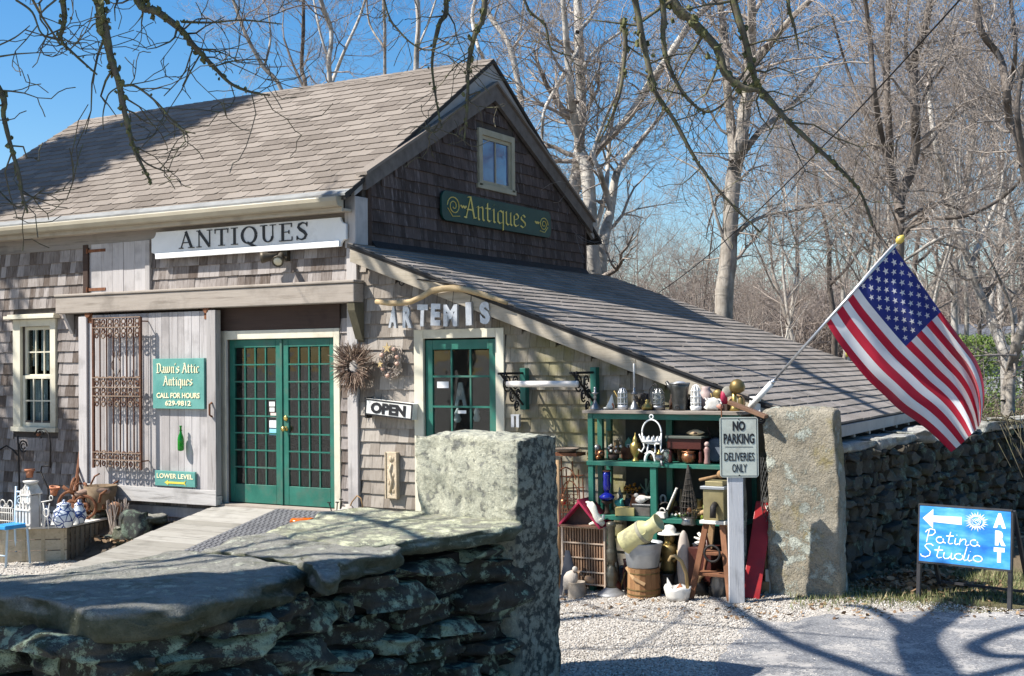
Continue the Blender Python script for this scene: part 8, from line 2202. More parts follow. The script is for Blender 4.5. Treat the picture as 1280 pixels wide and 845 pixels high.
def grow(S, p, d, L, r, lvl, R, up=.06, wob=.22, kids=(2, 2, 2, 2), rmin=.0028, split=.55):
    n = 3 if lvl == 0 else (4 if lvl == 1 else 6); st = L/n; x, y, z = p; dx, dy, dz = d; r0 = r
    for i in range(n):
        dx, dy, dz = _norm(dx+R.gauss(0, wob), dy+R.gauss(0, wob), dz+R.gauss(0, wob)+up)
        nx, ny, nz = x+dx*st, y+dy*st, z+dz*st; r1 = max(rmin, r*(1-.75*(i+1)/n)); S.add((x, y, z), (nx, ny, nz), r0, r1)
        x, y, z, r0 = nx, ny, nz, r1
        if lvl > 0 and i >= (1 if lvl > 1 else 0):
            k = kids[min(lvl, 3)]
            for _ in range(k if R.random() < .7 else k-1):
                a = R.uniform(0, 6.283); sp = R.uniform(.45, .95)
                # perpendicular direction
                ux, uy, uz = (dy, -dx, 0) if abs(dz) < .95 else (1, 0, 0); ux, uy, uz = _norm(ux, uy, uz); vx, vy, vz = dy*uz-dz*uy, dz*ux-dx*uz, dx*uy-dy*ux
                ca, sa = math.cos(a)*sp, math.sin(a)*sp
                grow(S, (x, y, z), _norm(dx+ux*ca+vx*sa, dy+uy*ca+vy*sa, dz+uz*ca+vz*sa), L*R.uniform(.36, .62), max(rmin, r1*split*R.uniform(.8, 1.2)), lvl-1, R, up, wob*1.1, kids, rmin, split)
def limb_line(S, pts, r0, r1, R, sub=4, jit=.25):
    """smooth woody line through 3-D points; returns samples"""
    out = []
    n = len(pts)
    for i in range(n-1):
        p0, p1, p2, p3 = pts[max(0, i-1)], pts[i], pts[i+1], pts[min(n-1, i+2)]
        for k in range(sub):
            t = k/sub; out.append(.5*((2*p1)+(p2-p0)*t+(2*p0-5*p1+4*p2-p3)*t*t+(3*p1-p0-3*p2+p3)*t**3))
    out.append(pts[-1]); m = len(out)
    rr = [(r0+(r1-r0)*i/(m-1))*(1+R.uniform(-.08, .08)) for i in range(m)]
    for i in range(m-1): S.add(out[i], out[i+1], rr[i], rr[i+1])
    return out, rr
def drawn_tree(name, lab, limbs, dep, mb, mt, seed, foot=None, density=1.0, lvl=2, tl=1.0, spread=.5, group=None, start=.25, up=.05):
    """limbs: (pixel polyline, r0 px, r1 px, depth offset)"""
    R = random.Random(seed); T = Segs(); B = Segs(); k = dep/FPX
    base = None
    for li, (pl, r0, r1, dz) in enumerate(limbs):
        n = len(pl); pts = [PD(px, py, dep+dz*(i/(n-1))+(R.uniform(-.25, .25) if 0 < i else 0)) for i, (px, py) in enumerate(pl)]
        if li == 0 and foot is not None:
            b_ = pts[0].copy(); b_.z = ground(b_.x, b_.y)-.1; pts.insert(0, b_); base = b_
        out, rr = limb_line(T, pts, r0*k, r1*k, R)
        m = len(out)
        for i in range(m):
            if i < m*start and li == 0 and foot is not None: continue
            if R.random() < density*.55:
                d = (out[min(i+1, m-1)]-out[max(0, i-1)]).normalized(); a = Vector((R.gauss(0, 1), R.gauss(0, 1), R.gauss(0, .8)+.25)); a = (a-d*a.dot(d)).normalized()
                dd = (d*R.uniform(.15, .7)+a).normalized(); grow(B, out[i], dd, R.uniform(.7, 2.0)*tl, max(.006, rr[i]*R.uniform(.22, .45)), lvl, R, up)
        d = (out[-1]-out[-3]).normalized(); grow(B, out[-1], d, 2.0*tl, rr[-1]*.8, lvl, R, up)
    if base is None: base = Vector((T.a[0][0], T.a[0][1], ground(0, 0)))
    t = thing(name, lab, 'tree', base, group)
    for nm, S, m_ in (('trunk', T, mb), ('branches', B, mt)):
        me = seg_mesh(nm, S.a, np.array(base)); me.materials.append(m_); o = bpy.data.objects.new(nm, me); COL.objects.link(o); o.parent = t
    return t
F = 1
drawn_tree('bare_tree', 'big pale forked tree rising directly behind the dark gable and low roof', [
    ([(748, 400), (741, 320), (735, 225), (727, 195)], 9.5, 8, 0), ([(712, 262), (722, 212), (724, 178), (726, 114), (724, 57), (722, 0), (718, -90)], 8.5, 5, .6), ([(723, 172), (716, 140), (713, 110), (710, 76), (707, 38), (700, -40)], 6, 3, -.8),
    ([(750, 345), (755, 300), (763, 262), (769, 223), (779, 204), (808, 167), (830, 140)], 8, 2, 1.2), ([(737, 206), (748, 185), (782, 151), (809, 110), (835, 72), (866, 26), (900, -4)], 6, 3.5, -1.6), ([(726, 90), (737, 72), (752, 57), (779, 38), (800, 25)], 2.8, 1.4, 1),
    ([(724, 60), (712, 80), (691, 117), (680, 140), (678, 175), (684, 210)], 3, 1.4, -1.4), ([(722, 40), (740, 20), (752, -10)], 3, 1.6, 1), ([(763, 262), (758, 240), (750, 215), (742, 190), (756, 150), (770, 120)], 4, 1.5, -1), ([(741, 300), (757, 240), (760, 200), (764, 160), (772, 110), (780, 60)], 3.6, 1.4, 1.5)], 21, M_barkp, M_twg, 31, F, 1.0, 2, 1.0)
drawn_tree('bare_tree', 'slender white stemmed tree seen between the ridge end and the big forked tree', [([(656, 330), (652, 144), (646, 95), (635, 53), (612, 19), (598, -20)], 4.6, 3, 0), ([(640, 70), (650, 40), (655, 0)], 2, 1.2, .5), ([(655, 320), (632, 240), (612, 170), (605, 80), (598, 60), (590, 20), (600, -20)], 3, 2, 1)], 26, M_barkp, M_twg, 32, F, .8, 2, 1.0)
drawn_tree('bare_tree', 'stout grey tree with three upright stems right of centre behind the low roof', [
    ([(905, 395), (910, 330), (914, 265), (918, 212), (926, 178), (932, 129), (936, 98)], 12, 7.5, 0), ([(918, 200), (914, 159), (908, 95), (906, 45), (900, 0), (896, -60)], 6.5, 4, .8), ([(936, 98), (940, 49), (940, 0), (944, -60)], 6.5, 4.5, -.5), ([(936, 100), (944, 76), (970, 45), (997, 15), (1035, -20)], 5.5, 3, -1.2),
    ([(930, 190), (951, 163), (974, 144), (1004, 117), (1031, 80)], 4.2, 2, 1.0), ([(914, 300), (935, 280), (962, 268), (1000, 262), (1060, 245)], 3, 1.3, .8), ([(912, 320), (895, 270), (880, 220), (850, 200)], 2.5, 1, .5)], 19, M_bark, M_twg, 33, F, 1.0, 2, 1.0)
drawn_tree('bare_tree', 'dark many stemmed tree standing right behind the tip of the flag pole', [
    ([(1122, 430), (1123, 340), (1124, 288), (1126, 246), (1137, 220), (1145, 182), (1143, 132), (1143, 76), (1156, 38), (1163, 0), (1168, -50)], 8, 4, 0), ([(1124, 262), (1114, 212), (1112, 170), (1109, 114), (1110, 38), (1112, -30)], 6, 3.4, .7), ([(1118, 230), (1104, 180), (1092, 110), (1088, 50), (1080, -10)], 4.5, 2.6, -.8),
    ([(1125, 276), (1152, 262), (1175, 254), (1200, 262)], 3, 1.4, .6), ([(1126, 298), (1152, 276), (1209, 269), (1254, 246), (1280, 220)], 3.6, 1.8, -.6), ([(1143, 150), (1160, 110), (1186, 70), (1196, 30)], 3, 1.4, .8), ([(1143, 110), (1132, 60), (1136, 0)], 3.2, 2, .6), ([(1112, 190), (1085, 150), (1060, 90), (1040, 20)], 3, 1.6, .8), ([(1124, 330), (1095, 290), (1078, 250), (1050, 230)], 3.4, 1.5, .5)], 16.5, M_barkd, M_twg, 34, F, .9, 2, .85)
drawn_tree('bare_tree', 'crooked dark tree leaning in at the right edge above the stone wall', [([(1330, 420), (1310, 300), (1282, 215), (1273, 170), (1262, 151), (1258, 114), (1250, 72), (1228, 42), (1220, 0), (1216, -40)], 8, 3, 0), ([(1258, 120), (1266, 95), (1269, 57), (1264, 8), (1260, -30)], 3.4, 2, .5), ([(1283, 212), (1272, 150), (1276, 100), (1290, 40)], 4, 2.4, -.5)], 15, M_barkd, M_twg, 35, F, .8, 2, .8)
drawn_tree('bare_tree', 'pale tree leaning left above the green hedge near the right edge', [([(1258, 450), (1254, 436), (1237, 394), (1223, 362), (1213, 333), (1200, 290), (1188, 240), (1170, 180), (1160, 110)], 8, 3, 0), ([(1213, 333), (1230, 290), (1250, 240), (1262, 180)], 4, 1.5, .8), ([(1200, 290), (1170, 300), (1120, 330), (1090, 320)], 3, 1.2, .4)], 24, M_barkp, M_twg, 36, F, .9, 2, 1.0)
drawn_tree('bare_tree', 'grey vine wrapped trunk behind the wall at the right edge', [([(1262, 500), (1265, 460), (1275, 419), (1288, 380), (1300, 300), (1290, 200)], 7.5, 4, 0), ([(1254, 500), (1258, 470), (1266, 430), (1262, 380), (1240, 330)], 3.4, 1.6, .3)], 18, M_bark, M_twg, 37, F, .7, 2, .8)
drawn_tree('bare_tree', 'thin pale twin stemmed tree above the middle of the roof ridge', [([(414, 240), (412, 106), (411, 76), (414, 38), (401, 0), (395, -60)], 3.6, 2.6, 0), ([(413, 108), (420, 90), (432, 60), (450, 20), (462, -20)], 2.6, 1.6, 1), ([(411, 76), (400, 40), (392, 0)], 1.8, 1.2, .5)], 30, M_barkp, M_twgf, 38, F, .8, 2, 1.1)
drawn_tree('bare_tree', 'thin leaning tree leftmost above the roof ridge', [([(390, 240), (354, 117), (329, 83), (310, 49), (299, 22), (285, -20)], 3.2, 2, 0), ([(330, 84), (338, 50), (335, 10)], 1.8, 1, .5)], 31, M_bark, M_twgf, 39, F, .9, 2, 1.1)
drawn_tree('bare_tree', 'dark stemmed thin tree beside the leaning one above the ridge', [([(384, 240), (382, 113), (377, 87), (379, 40), (379, -30)], 3.2, 2.2, 0), ([(381, 112), (366, 80), (355, 48)], 2, 1.2, .6)], 32, M_barkd, M_twgf, 40, F, .9, 2, 1.1)
drawn_tree('bare_tree', 'pale straight stem left of the ridge end', [([(521, 240), (520, 87), (523, 23), (517, -40)], 3.8, 3, 0), ([(522, 60), (535, 30), (548, -10)], 1.8, 1, .5)], 29, M_barkp, M_twgf, 41, F, .8, 2, 1.1)
drawn_tree('bare_tree', 'faint slim tree between the twin stemmed tree and the pale straight stem', [([(482, 240), (481, 91), (481, 40), (478, -20)], 2.6, 1.8, 0), ([(481, 60), (462, 30), (458, -10)], 1.6, 1, .5)], 33, M_bark, M_twgf, 42, F, .9, 2, 1.1)
# woodland: copies of a few grown trees
def wood_tree(seed, H, mb, mt):
    R = random.Random(seed); T = Segs(); B = Segs()
    def stem(p, d, L, r, depth_):
        n = 9; st = L/n; out = []
        d = Vector(d); p = Vector(p)
        for i in range(n):
            d = (d+Vector((R.gauss(0, .10), R.gauss(0, .10), .10))).normalized(); q = p+d*st; r0 = r*(1-.8*i/n); r1 = r*(1-.8*(i+1)/n); T.add(p, q, r0, r1); p = q
            if i >= (3 if depth_ == 0 else 1):
                for _ in range(2 if depth_ == 0 else 1):
                    a = R.uniform(0, 6.28); dd = Vector((math.cos(a), math.sin(a), R.uniform(.5, 1.3))).normalized()
                    if depth_ == 0 and R.random() < .30 and i < 7: stem(p, dd, L*R.uniform(.4, .6), r1*.65, 1)
                    else: grow(B, p, dd, R.uniform(.12, .26)*H, max(.012, r1*.45), 2, R, .07, .2, (1, 2, 2, 2), .0034, .55)
    stem((0, 0, -.1), (R.uniform(-.08, .08), R.uniform(-.08, .08), 1), H, H*.0125, 0)
    if R.random() < .6: stem((.15, .1, -.1), (R.uniform(-.3, .3), R.uniform(-.3, .3), 1), H*.85, H*.009, 0)
    a = seg_mesh('trunk', T.a); a.materials.append(mb); b = seg_mesh('branches', B.a, rmin=.0034); b.materials.append(mt); return a, b
protos = [wood_tree(100+i, h, (M_bark, M_barkp, M_bark, M_barkd, M_bark, M_barkp)[i], M_twgf) for i, h in enumerate((11, 13, 10, 12, 14, 9))]
R = random.Random(77); n_t = 0
def put_tree(px, dep, sc_, i, lab, grp):
    p = PD(px, 450, dep); p.z = ground(p.x, p.y)
    t = thing('bare_tree', lab, 'tree', p, grp); t.rotation_euler = (0, 0, R.uniform(0, 6.28)); t.scale = (sc_, sc_, sc_*R.uniform(.9, 1.1))
    for nm, me in zip(('trunk', 'branches'), protos[i]):
        o = bpy.data.objects.new(nm, me); COL.objects.link(o); o.parent = t
WL = ['grey', 'pale', 'grey', 'dark', 'grey', 'pale']
for i in range(38):
    px = 700+620*((i*.618) % 1)+R.uniform(-15, 15); dep = 26+34*((i*.37) % 1)
    yt = R.uniform(285, 365) if px < 990 else R.uniform(40, 250)
    put_tree(px, dep, ((451-yt)/FPX*dep+2)/(11, 13, 10, 12, 14, 9)[i % 6], i % 6, 'bare %s barked tree in the woodland %s' % (WL[i % 6], 'left of the flag' if px < 1060 else 'behind the flag'), 'bare woodland trees')
for i, (px, dep, sc_) in enumerate(((566, 44, .80), (450, 48, .95), (640, 42, .72))):
    put_tree(px, dep, sc_, (i*2+1) % 6, 'bare crown tip showing over the roof ridge, %s' % ('left of the gable peak', 'near the twin stemmed tree', 'just right of the gable peak')[i], 'bare trees over the ridge')
# far woods and brush
S = Segs()
for i in range(2100):
    px = R.uniform(640, 1420); dep = R.uniform(62, 120); p = PD(px, 450, dep); p.z = .2; h = R.uniform(4.5, 8)*(.8+.3*NZ.noise(Vector((px*.012, 1, 0))))
    q = p+Vector((R.gauss(0, .5), R.gauss(0, .5), h)); S.add(p, q, R.uniform(.03, .09), .02)
    for k in range(12):
        t = R.uniform(.1, 1); a = p.lerp(q, t); b_ = a+Vector((R.gauss(0, 1.3), R.gauss(0, 1.3), R.uniform(.2, 2.2))); S.add(a, b_, .022, .010)
        for j in range(2): c = a.lerp(b_, R.uniform(.3, 1)); S.add(c, c+Vector((R.gauss(0, .8), R.gauss(0, .8), R.uniform(-.1, 1.2))), .013, .008)
me = seg_mesh('far_woods', S.a); fill('far_woods', 'far off bare woodland reading as one grey brown mass', 'stuff', me, M_twgf)
S = Segs()
for i in range(2600):
    px = R.uniform(1150, 1400) if i % 3 else R.uniform(700, 1300); dep = R.uniform(17, 27) if i % 3 else R.uniform(21, 46); p = PD(px, 450, dep); p.z = .2
    if p.x < 5.4 and p.y < 6.8: continue
    for k in range(5):
        d = Vector((R.gauss(0, .55), R.gauss(0, .55), R.uniform(.5, 1))).normalized(); h = R.uniform(.35, 1.0)*(1.0 if i % 3 else 1.5); q = p+d*h; S.add(p, q, .008, .005)
        for j in range(2): c = p.lerp(q, R.uniform(.3, .9)); S.add(c, c+Vector((R.gauss(0, .3), R.gauss(0, .3), R.uniform(-.05, .4))), .005, .003)
me = seg_mesh('brush', S.a); fill('brush', 'tangled brown brush behind the stone wall and under the trees', 'stuff', me, bark('brush_twigs', (.20, .15, .105), (.34, .27, .20), (.13, .10, .07), 3, bumps=0))
S = Segs()
for i in range(34):
    px = R.uniform(1225, 1290); p = PD(px, 532, 14.2); p = Vector((p.x, p.y, 1.46))
    q = p+Vector((R.gauss(0, .2)-.1, R.gauss(0, .3)-.2, R.uniform(-.1, .15))); e = q+Vector((R.uniform(.0, .3), -R.uniform(.1, .3), -R.uniform(.2, .6))); S.add(p, q, .007, .006); S.add(q, e, .006, .003)
me = seg_mesh('brush', S.a); fill('dead_vines', 'dry brown vines trailing over the stone wall top at the right', 'stuff', me, M_mossy)

# ------------------------------------------------------------------ overhanging mossy tree beside the near wall
R = random.Random(5); T = Segs(); B = Segs(); MO = []
root = Vector((.62, -9.88, 0)); fork = Vector((.75, -9.75, 4.6))
limb_line(T, [root-Vector((0, 0, .2)), root+Vector((.02, .02, 1.5)), root+Vector((.05, .08, 3.0)), fork, Vector((.72, -9.8, 7.5)), Vector((.8, -9.6, 10.5))], .44, .30, R)
limb_line(T, [root+Vector((.42, -.52, -.2)), root+Vector((.40, -.50, 1.4)), root+Vector((.41, -.48, 3.2)), root+Vector((.42, -.52, 6.0)), root+Vector((.5, -.6, 9.5))], .44, .26, R)
def tufts(out, rr, dens, k=1.0):
    for i in range(len(out)-1):
        for _ in range(int(dens*4*R.random())):
            p = out[i].lerp(out[i+1], R.random()); MO.append((p+Vector((R.gauss(0, 1), R.gauss(0, 1), R.gauss(0, 1)))*rr[i]*.8, rr[i]*R.uniform(.35, 1.0)*k))
def hang(pl, dep, r0, r1, moss=.8, twigs=.5, tl=.35, link=True, ddep=0, tlvl=1):
    k = dep/FPX; n = len(pl)
    pts = [PD(px, py, dep+ddep*i/max(1, n-1)) for i, (px, py) in enumerate(pl)]
    if link:
        a = pts[0]; b_ = Vector((1.4, -8.9, 6.6)); pts = [b_, b_.lerp(a, .5)+Vector((0, 0, 1.0)), a+Vector((0, 0, .02))]+pts[1:]
    out, rr = limb_line(T, pts, (r0*1.8 if link else r0*1.2)*k, r1*1.25*k, R, 5)
    tufts(out, rr, moss)
    m = len(out)
    for i in range(8 if link else 1, m-1):
        if R.random() < twigs*.45:
            d = (out[min(i+1, m-1)]-out[i-1]).normalized(); a = Vector((R.gauss(0, 1), R.gauss(0, 1), R.gauss(0, .8))); a = (a-d*a.dot(d)).normalized()
            grow(B, out[i], (d*.6+a).normalized(), R.uniform(.5, 1.3)*tl, max(.0032, rr[i]*.42), tlvl, R, .05, .3, (1, 1, 1, 1), .0022, .6)
D5 = 5.2
hang([(112, -120), (123, 0), (131, 34), (138, 72), (148, 102), (153, 129), (161, 163), (167, 186), (178, 208), (189, 229)], D5, 4.2, 1.3, 1.3, .45)
hang([(155, 107), (170, 108), (197, 129), (223, 159), (244, 167)], D5, 1.7, .7, .4, .4, .25, False)
hang([(165, 176), (178, 200), (200, 212), (216, 214)], D5, 1.3, .6, .4, .3, .2, False)
hang([(150, 108), (136, 118), (129, 140), (129, 162)], D5, 1.0, .6, .2, .3, .15, False)
hang([(140, -90), (172, 0), (197, 15), (227, 38), (242, 57), (265, 81), (288, 104), (314, 115), (337, 119)], D5+.5, 4.0, .9, .9, .8)
hang([(227, 27), (265, 28), (303, 25), (352, 30)], D5+.5, 1.6, .7, .9, .6, .3, False)
hang([(242, 57), (236, 75), (228, 95), (205, 120)], D5+.5, 1.1, .6, .3, .5, .25, False)
hang([(270, 82), (300, 75), (335, 74)], D5+.5, 1.0, .5, .3, .5, .3, False)
hang([(60, -100), (78, 0), (80, 26), (76, 49), (91, 66), (121, 93)], D5, 3.2, 1.0, 1.2, .5)
hang([(70, 0), (50, 20), (60, 40), (48, 62)], D5, 1.4, .6, .3, .5, .25, False)
hang([(20, 0), (40, 15), (52, 42), (74, 50)], D5, 1.5, .8, .3, .5, .3, False)
hang([(-60, 20), (0, 113), (4, 144), (13, 182), (24, 220), (28, 246), (34, 264)], D5-.4, 3.0, 1.3, .9, .45, .3)
hang([(-10, 60), (18, 47), (37, 32)], D5-.3, 1.2, .6, .3, .6, .3, False)
hang([(-8, 232), (20, 258), (34, 252), (56, 235)], D5-.4, 1.1, .6, .8, .3, .2, False)
hang([(540, -140), (558, 0), (549, 30), (540, 72), (542, 106), (551, 159)], D5+1.2, 2.8, 1.1, .9, .4, .3)
hang([(551, 150), (540, 165), (528, 158)], D5+1.2, 1.0, .6, .5, .3, .2, False)
hang([(590, -140), (606, 0), (593, 45), (585, 87), (584, 125), (580, 174)], D5+1.2, 3.2, 1.3, 1.0, .4, .3)
hang([(584, 120), (600, 115), (576, 135), (560, 148), (545, 165), (533, 160)], D5+1.2, 1.1, .6, .5, .3, .2, False)
hang([(760, -140), (794, 0), (803, 47), (815, 99), (822, 121), (843, 151), (870, 200), (905, 245), (950, 290)], D5+2.2, 3.4, 1.2, .7, .6, .5)
hang([(800, -140), (828, 0), (829, 43), (834, 76), (850, 111), (869, 132), (886, 140), (905, 130)], D5+2.2, 3.0, 1.0, .8, .6, .4)
hang([(800, -110), (841, 0), (867, 28), (898, 64), (907, 92), (930, 110), (952, 114), (980, 147), (1010, 175), (1050, 212), (1075, 240), (1090, 280)], D5+2.8, 4.4, 1.3, .9, .7, .6)
hang([(890, -110), (917, 0), (931, 47), (943, 95), (950, 116), (980, 145)], D5+2.8, 4.0, 2.2, .9, .5, .5)
hang([(975, -110), (985, 0), (992, 30), (998, 62)], D5+2.8, 2.6, 1.0, .6, .5, .4)
hang([(778, 25), (782, 50), (780, 80), (775, 115), (762, 150), (748, 178)], D5+2.5, 3.0, 1.0, 1.1, .4, .4, False)
hang([(640, -100), (655, 0), (680, 30), (689, 60), (715, 70)], D5+2.0, 1.8, .8, .6, .6, .4)
hang([(470, -120), (480, 0), (500, 40), (530, 62), (560, 55)], D5+1.0, 1.4, .7, .6, .6, .4)
# limbs high above the picture that throw the branch shadows on the yard
L_ = SUN_DIR
def over(pl, h, r0, r1, tw=.35, link=True):
    pts = []
    for px, py in pl:
        g_ = PG(px, py); pts.append(g_-L_*(h/-L_.z))
    if link:
        a = min((pts[0], pts[-1]), key=lambda q: (q-fork).length)
        if a is pts[-1]: pts = pts[::-1]
        pts = [fork, fork.lerp(pts[0], .45)+Vector((0, 0, .7))]+pts
    out, rr = limb_line(T, pts, r0, r1, R, 4)
    for i in range(4, len(out)-1):
        if R.random() < tw: 
            d = (out[i+1]-out[i]).normalized(); a = Vector((R.gauss(0, 1), R.gauss(0, 1), R.gauss(0, .6)+.6)).normalized(); grow(B, out[i], (d*.4+a).normalized(), R.uniform(.6, 1.4), .012, 1, R, .06, .25, (1, 1, 1, 1), .004)
over([(890, 744), (920, 762), (950, 780), (990, 803), (1050, 826), (1102, 845), (1170, 875)][::-1], 6.0, .075, .045)
over([(1182, 890), (1165, 840), (1146, 803), (1158, 786), (1182, 768), (1200, 750)], 5.6, .15, .12, .2)
over([(1146, 803), (1132, 788), (1115, 775), (1085, 760), (1060, 757)], 5.6, .07, .045, .2, False)
over([(1290, 782), (1250, 793), (1219, 808), (1240, 820), (1290, 830)], 6.2, .07, .06, .2)
over([(690, 817), (760, 812), (844, 807), (980, 804)], 5.4, .022, .014, .1); over([(690, 770), (800, 776), (905, 784), (1100, 800)], 5.4, .02, .014, .1); over([(727, 840), (800, 834), (890, 831), (1040, 837)], 5.4, .02, .014, .1)
over([(700, 735), (760, 765), (860, 762)], 5.0, .018, .010, .2)
def overp(pts_px, fn, tt, r0, r1, tw, link=True):
    pts = [fn(px, py)-L_*tt for px, py in pts_px]
    if link: pts = [Vector((-3.4, -7.6, 5.0)), Vector((-3.3, -7.3, 6.6)).lerp(pts[0], .5)+Vector((0, 0, .5))]+pts
    out, rr = limb_line(T2, pts, r0, r1, R, 4)
    for i in range(3, len(out)-1):
        if R.random() < tw:
            d = (out[i+1]-out[i]).normalized(); a = Vector((R.gauss(0, 1), R.gauss(0, 1), R.gauss(0, .6)+.3)).normalized(); grow(B2, out[i], (d*.5+a).normalized(), R.uniform(.7, 1.7), .013, 1, R, .04, .25, (1, 1, 1, 1), .004)
T2, B2 = Segs(), Segs()
limb_line(T2, [Vector((-3.5, -7.7, -.2)), Vector((-3.45, -7.65, 2.4)), Vector((-3.4, -7.6, 5.0)), Vector((-3.3, -7.5, 7.5)), Vector((-3.0, -7.5, 10))], .20, .07, R)
wallf = lambda px, py: PY(px, py, -.02)
def rooff(px, py):
    d = Vector(ray(px, py)); t_ = (LZ-LS*CAM[0]-CAM[2])/(d.z+LS*d.x); return Vector(CAM)+d*t_
overp([(455, 300), (520, 380), (590, 430), (650, 505), (705, 580)], wallf, 6.8, .055, .03, .28); overp([(540, 330), (625, 400), (690, 475), (740, 560)], wallf, 7.0, .06, .035, .28)
overp([(620, 330), (690, 440), (760, 520), (860, 640)], wallf, 7.4, .055, .03, .28); overp([(800, 430), (870, 560), (930, 660)], wallf, 8.0, .06, .04, .28)
overp([(470, 300), (545, 425), (605, 545)], wallf, 6.8, .04, .03, .28)
overp([(680, 400), (740, 470), (850, 500)], wallf, 7.4, .04, .03, .28)
overp([(950, 440), (1000, 462), (1080, 505), (1130, 530)], rooff, 7.4, .08, .05, .28); overp([(900, 455), (970, 475), (1100, 500)], rooff, 7.8, .06, .04, .28)
overp([(560, 345), (680, 400), (760, 445)], rooff, 7.4, .04, .03, .4)
overp([(560, 690), (510, 690), (380, 699), (270, 696), (160, 700)], lambda px, py: PZ(px, py, 1.22), 6.2, .04, .025, .2)
t = thing('bare_tree', 'bare tree in the yard left of the shop front', 'tree', (-3.5, -7.7, 0))
for nm, S, m_ in (('trunk', T2, M_bark), ('branches', B2, M_twg)):
    me = seg_mesh(nm, S.a, np.array((-3.5, -7.7, 0))); me.materials.append(m_); o = bpy.data.objects.new(nm, me); COL.objects.link(o); o.parent = t
t = thing('overhanging_tree', 'mossy bare tree whose drooping limbs hang in front of the shop roof', 'tree', root)
for nm, S, m_ in (('trunk', T, M_mossy), ('twigs', B, M_mossy)):
    me = seg_mesh(nm, S.a, np.array(root)); me.materials.append(m_); o = bpy.data.objects.new(nm, me); COL.objects.link(o); o.parent = t
s = MB()
for p, r in MO: 
    q = MB().ball(p, (r, r*.9, r*1.1), 5, 4); s._add([Vector(v)+Vector((R.gauss(0, 1), R.gauss(0, 1), R.gauss(0, 1)))*r*.25 for v in q.v], q.f)
part('moss', s, mat('moss_tuft', (.06, .065, .025), (.15, .15, .065), .95, scale=40, bump=.4), t, stuff=True)

# ------------------------------------------------------------------ evergreens left of the shop that shade the roof end and the left wall
def evergreen(name, lab, base, H, Rm, N, seed):
    r = random.Random(seed); V = []; Fc = []
    for i in range(N):
        z = H*(.08+.92*r.random()**1.2); lay = .72+.28*math.sin(z*4.3+r.random()); Rr = Rm*(1-z/H)**.8*lay; a = r.uniform(0, 6.28); rad = Rr*r.random()**.45
        p = Vector((base[0]+math.cos(a)*rad, base[1]+math.sin(a)*rad, z)); d = Vector((math.cos(a), math.sin(a), r.uniform(-.5, .3))); e = d.orthogonal().normalized()*.05; l = r.uniform(.14, .34); o = len(V)
        V += [p-e, p+e, p+d*l+e*.4, p+d*l-e*.4]; Fc.append((o, o+1, o+2, o+3))
    t = thing(name, lab, 'tree', base); part('trunk', MB().tube([Vector(base), Vector(base)+Vector((0, 0, H*.97))], [H*.02, .02], 8), M_barkd, t, True)
    me = nmesh('crown', np.array([tuple(v-Vector(base)) for v in V]), np.array(Fc)); me.materials.append(mat('needles', (.02, .04, .018), (.05, .085, .035), .8)); o = bpy.data.objects.new('crown', me); COL.objects.link(o); o.parent = t
evergreen('evergreen_tree', 'tall dark evergreen beyond the left end of the shop', (-11.7, -3.1, 0), 18.6, 3.4, 14000, 3)
evergreen('evergreen_tree', 'slim young evergreen in front of the left wall end', (-7.95, -2.75, 0), 6.3, .75, 3600, 4)
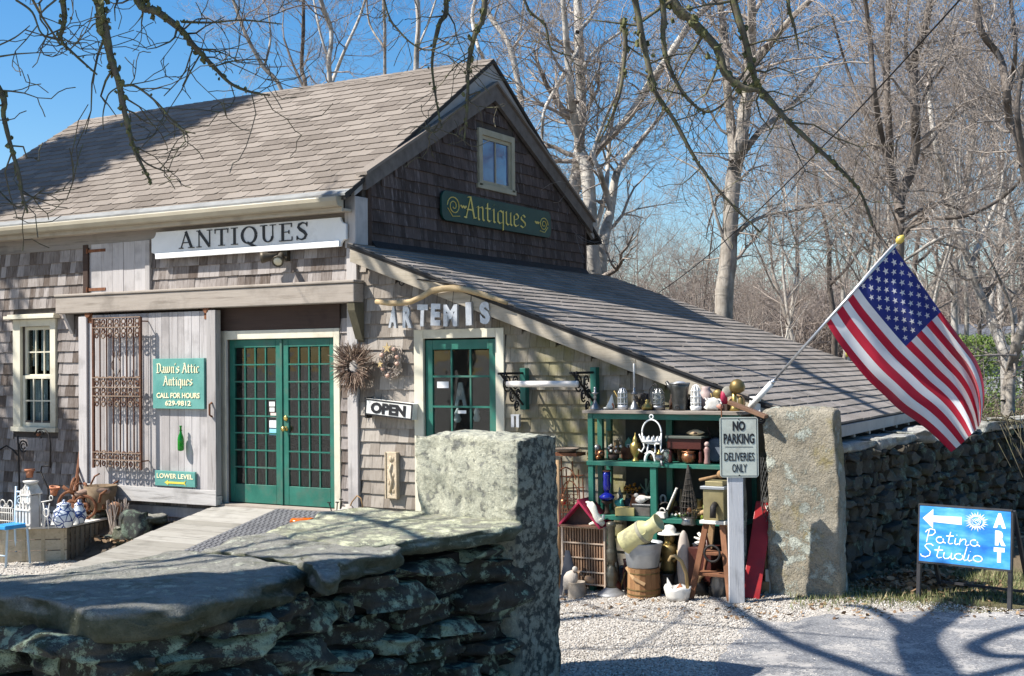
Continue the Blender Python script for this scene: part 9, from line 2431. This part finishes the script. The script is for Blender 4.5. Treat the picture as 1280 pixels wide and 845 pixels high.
# ------------------------------------------------------------------ white cottage and hedge seen through the trees
p = PD(1250, 455, 40); 
t = thing('cottage', 'pale clapboard cottage with a grey roof glimpsed through the trees at the right', 'house', p)
x0 = p.x-2.6; y0 = p.y
s = MB()
for i in range(12): s.box(x0, x0+6.5, y0-.012*(i % 2)-.01, y0+.1, .2+i*.16, .2+(i+1)*.16-.004)
part('wall', s, mat('clapboard', (.34, .36, .40), (.44, .46, .50), .7), t); part('side_wall', MB().box(x0+.01, x0+.1, y0+.101, y0+5, .2, 2.1).box(x0+6.3, x0+6.49, y0+.101, y0+5, .2, 2.1), MATS['clapboard'], t)
part('roof', MB().prism([(-.3, 2.05), (5.3, 2.05), (2.5, 3.3)], (x0-.2, y0, 0), (0, 1, 0), UZ, 6.9), mat('cottage_roof', (.10, .105, .12), (.16, .165, .18), .9), t)
for dx in (.9, 3.2, 4.8):
    f_ = part('window', MB().box(x0+dx, x0+dx+.8, y0-.05, y0-.023, .9, 1.8), M_white, t); part('pane', MB().box(x0+dx+.07, x0+dx+.73, y0-.06, y0-.051, .97, 1.73), M_black, f_)
r = random.Random(2); V = []; Fc = []; c = PD(1228, 432, 26); c.z = .2
for i in range(8000):
    p = Vector((c.x+r.uniform(-.75, .75), c.y+r.uniform(-.5, .5), .2+2.35*(1-r.random()**2*.9)+r.uniform(-.1, .1))); d = Vector((r.gauss(0, 1), r.gauss(0, 1), r.gauss(0, 1))).normalized()*.06; e = d.orthogonal().normalized()*.035; o = len(V); V += [p-e, p+d*.5-e*.1, p+e, p+d]; Fc.append((o, o+1, o+2, o+3))
me = nmesh('hedge', np.array(V)-np.array(c), np.array(Fc)); me.materials.append(mat('hedge_leaf', (.10, .16, .03), (.20, .28, .06), .7))
o = bpy.data.objects.new('hedge', me); COL.objects.link(o); o.location = c; label(o, 'clipped yellow green hedge in front of the pale cottage', 'hedge')
# overhead service wires
for i, (a, b_) in enumerate((((875, 10, 8.0), (800, 358, 19)), ((1165, 0, 8.0), (823, 366, 18.6)), ((1188, 0, 10), (1095, 300, 18)))):
    a, b_ = PD(*a), PD(*b_); a2 = a+(a-b_)*.35
    S = [a2.lerp(b_, j/16)-Vector((0, 0, .25*(1-(j/8-1)**2))) for j in range(17)]
    if i == 0: continue
    solo('service_wire', ('black service wire slanting down to the low roof', 'black service wire slanting down to the low roof', 'thin pale guy line rising past the flag pole tip')[i], 'wire', MB().tube(S, .006 if i < 2 else .005, 5), M_iron if i < 2 else M_galv)
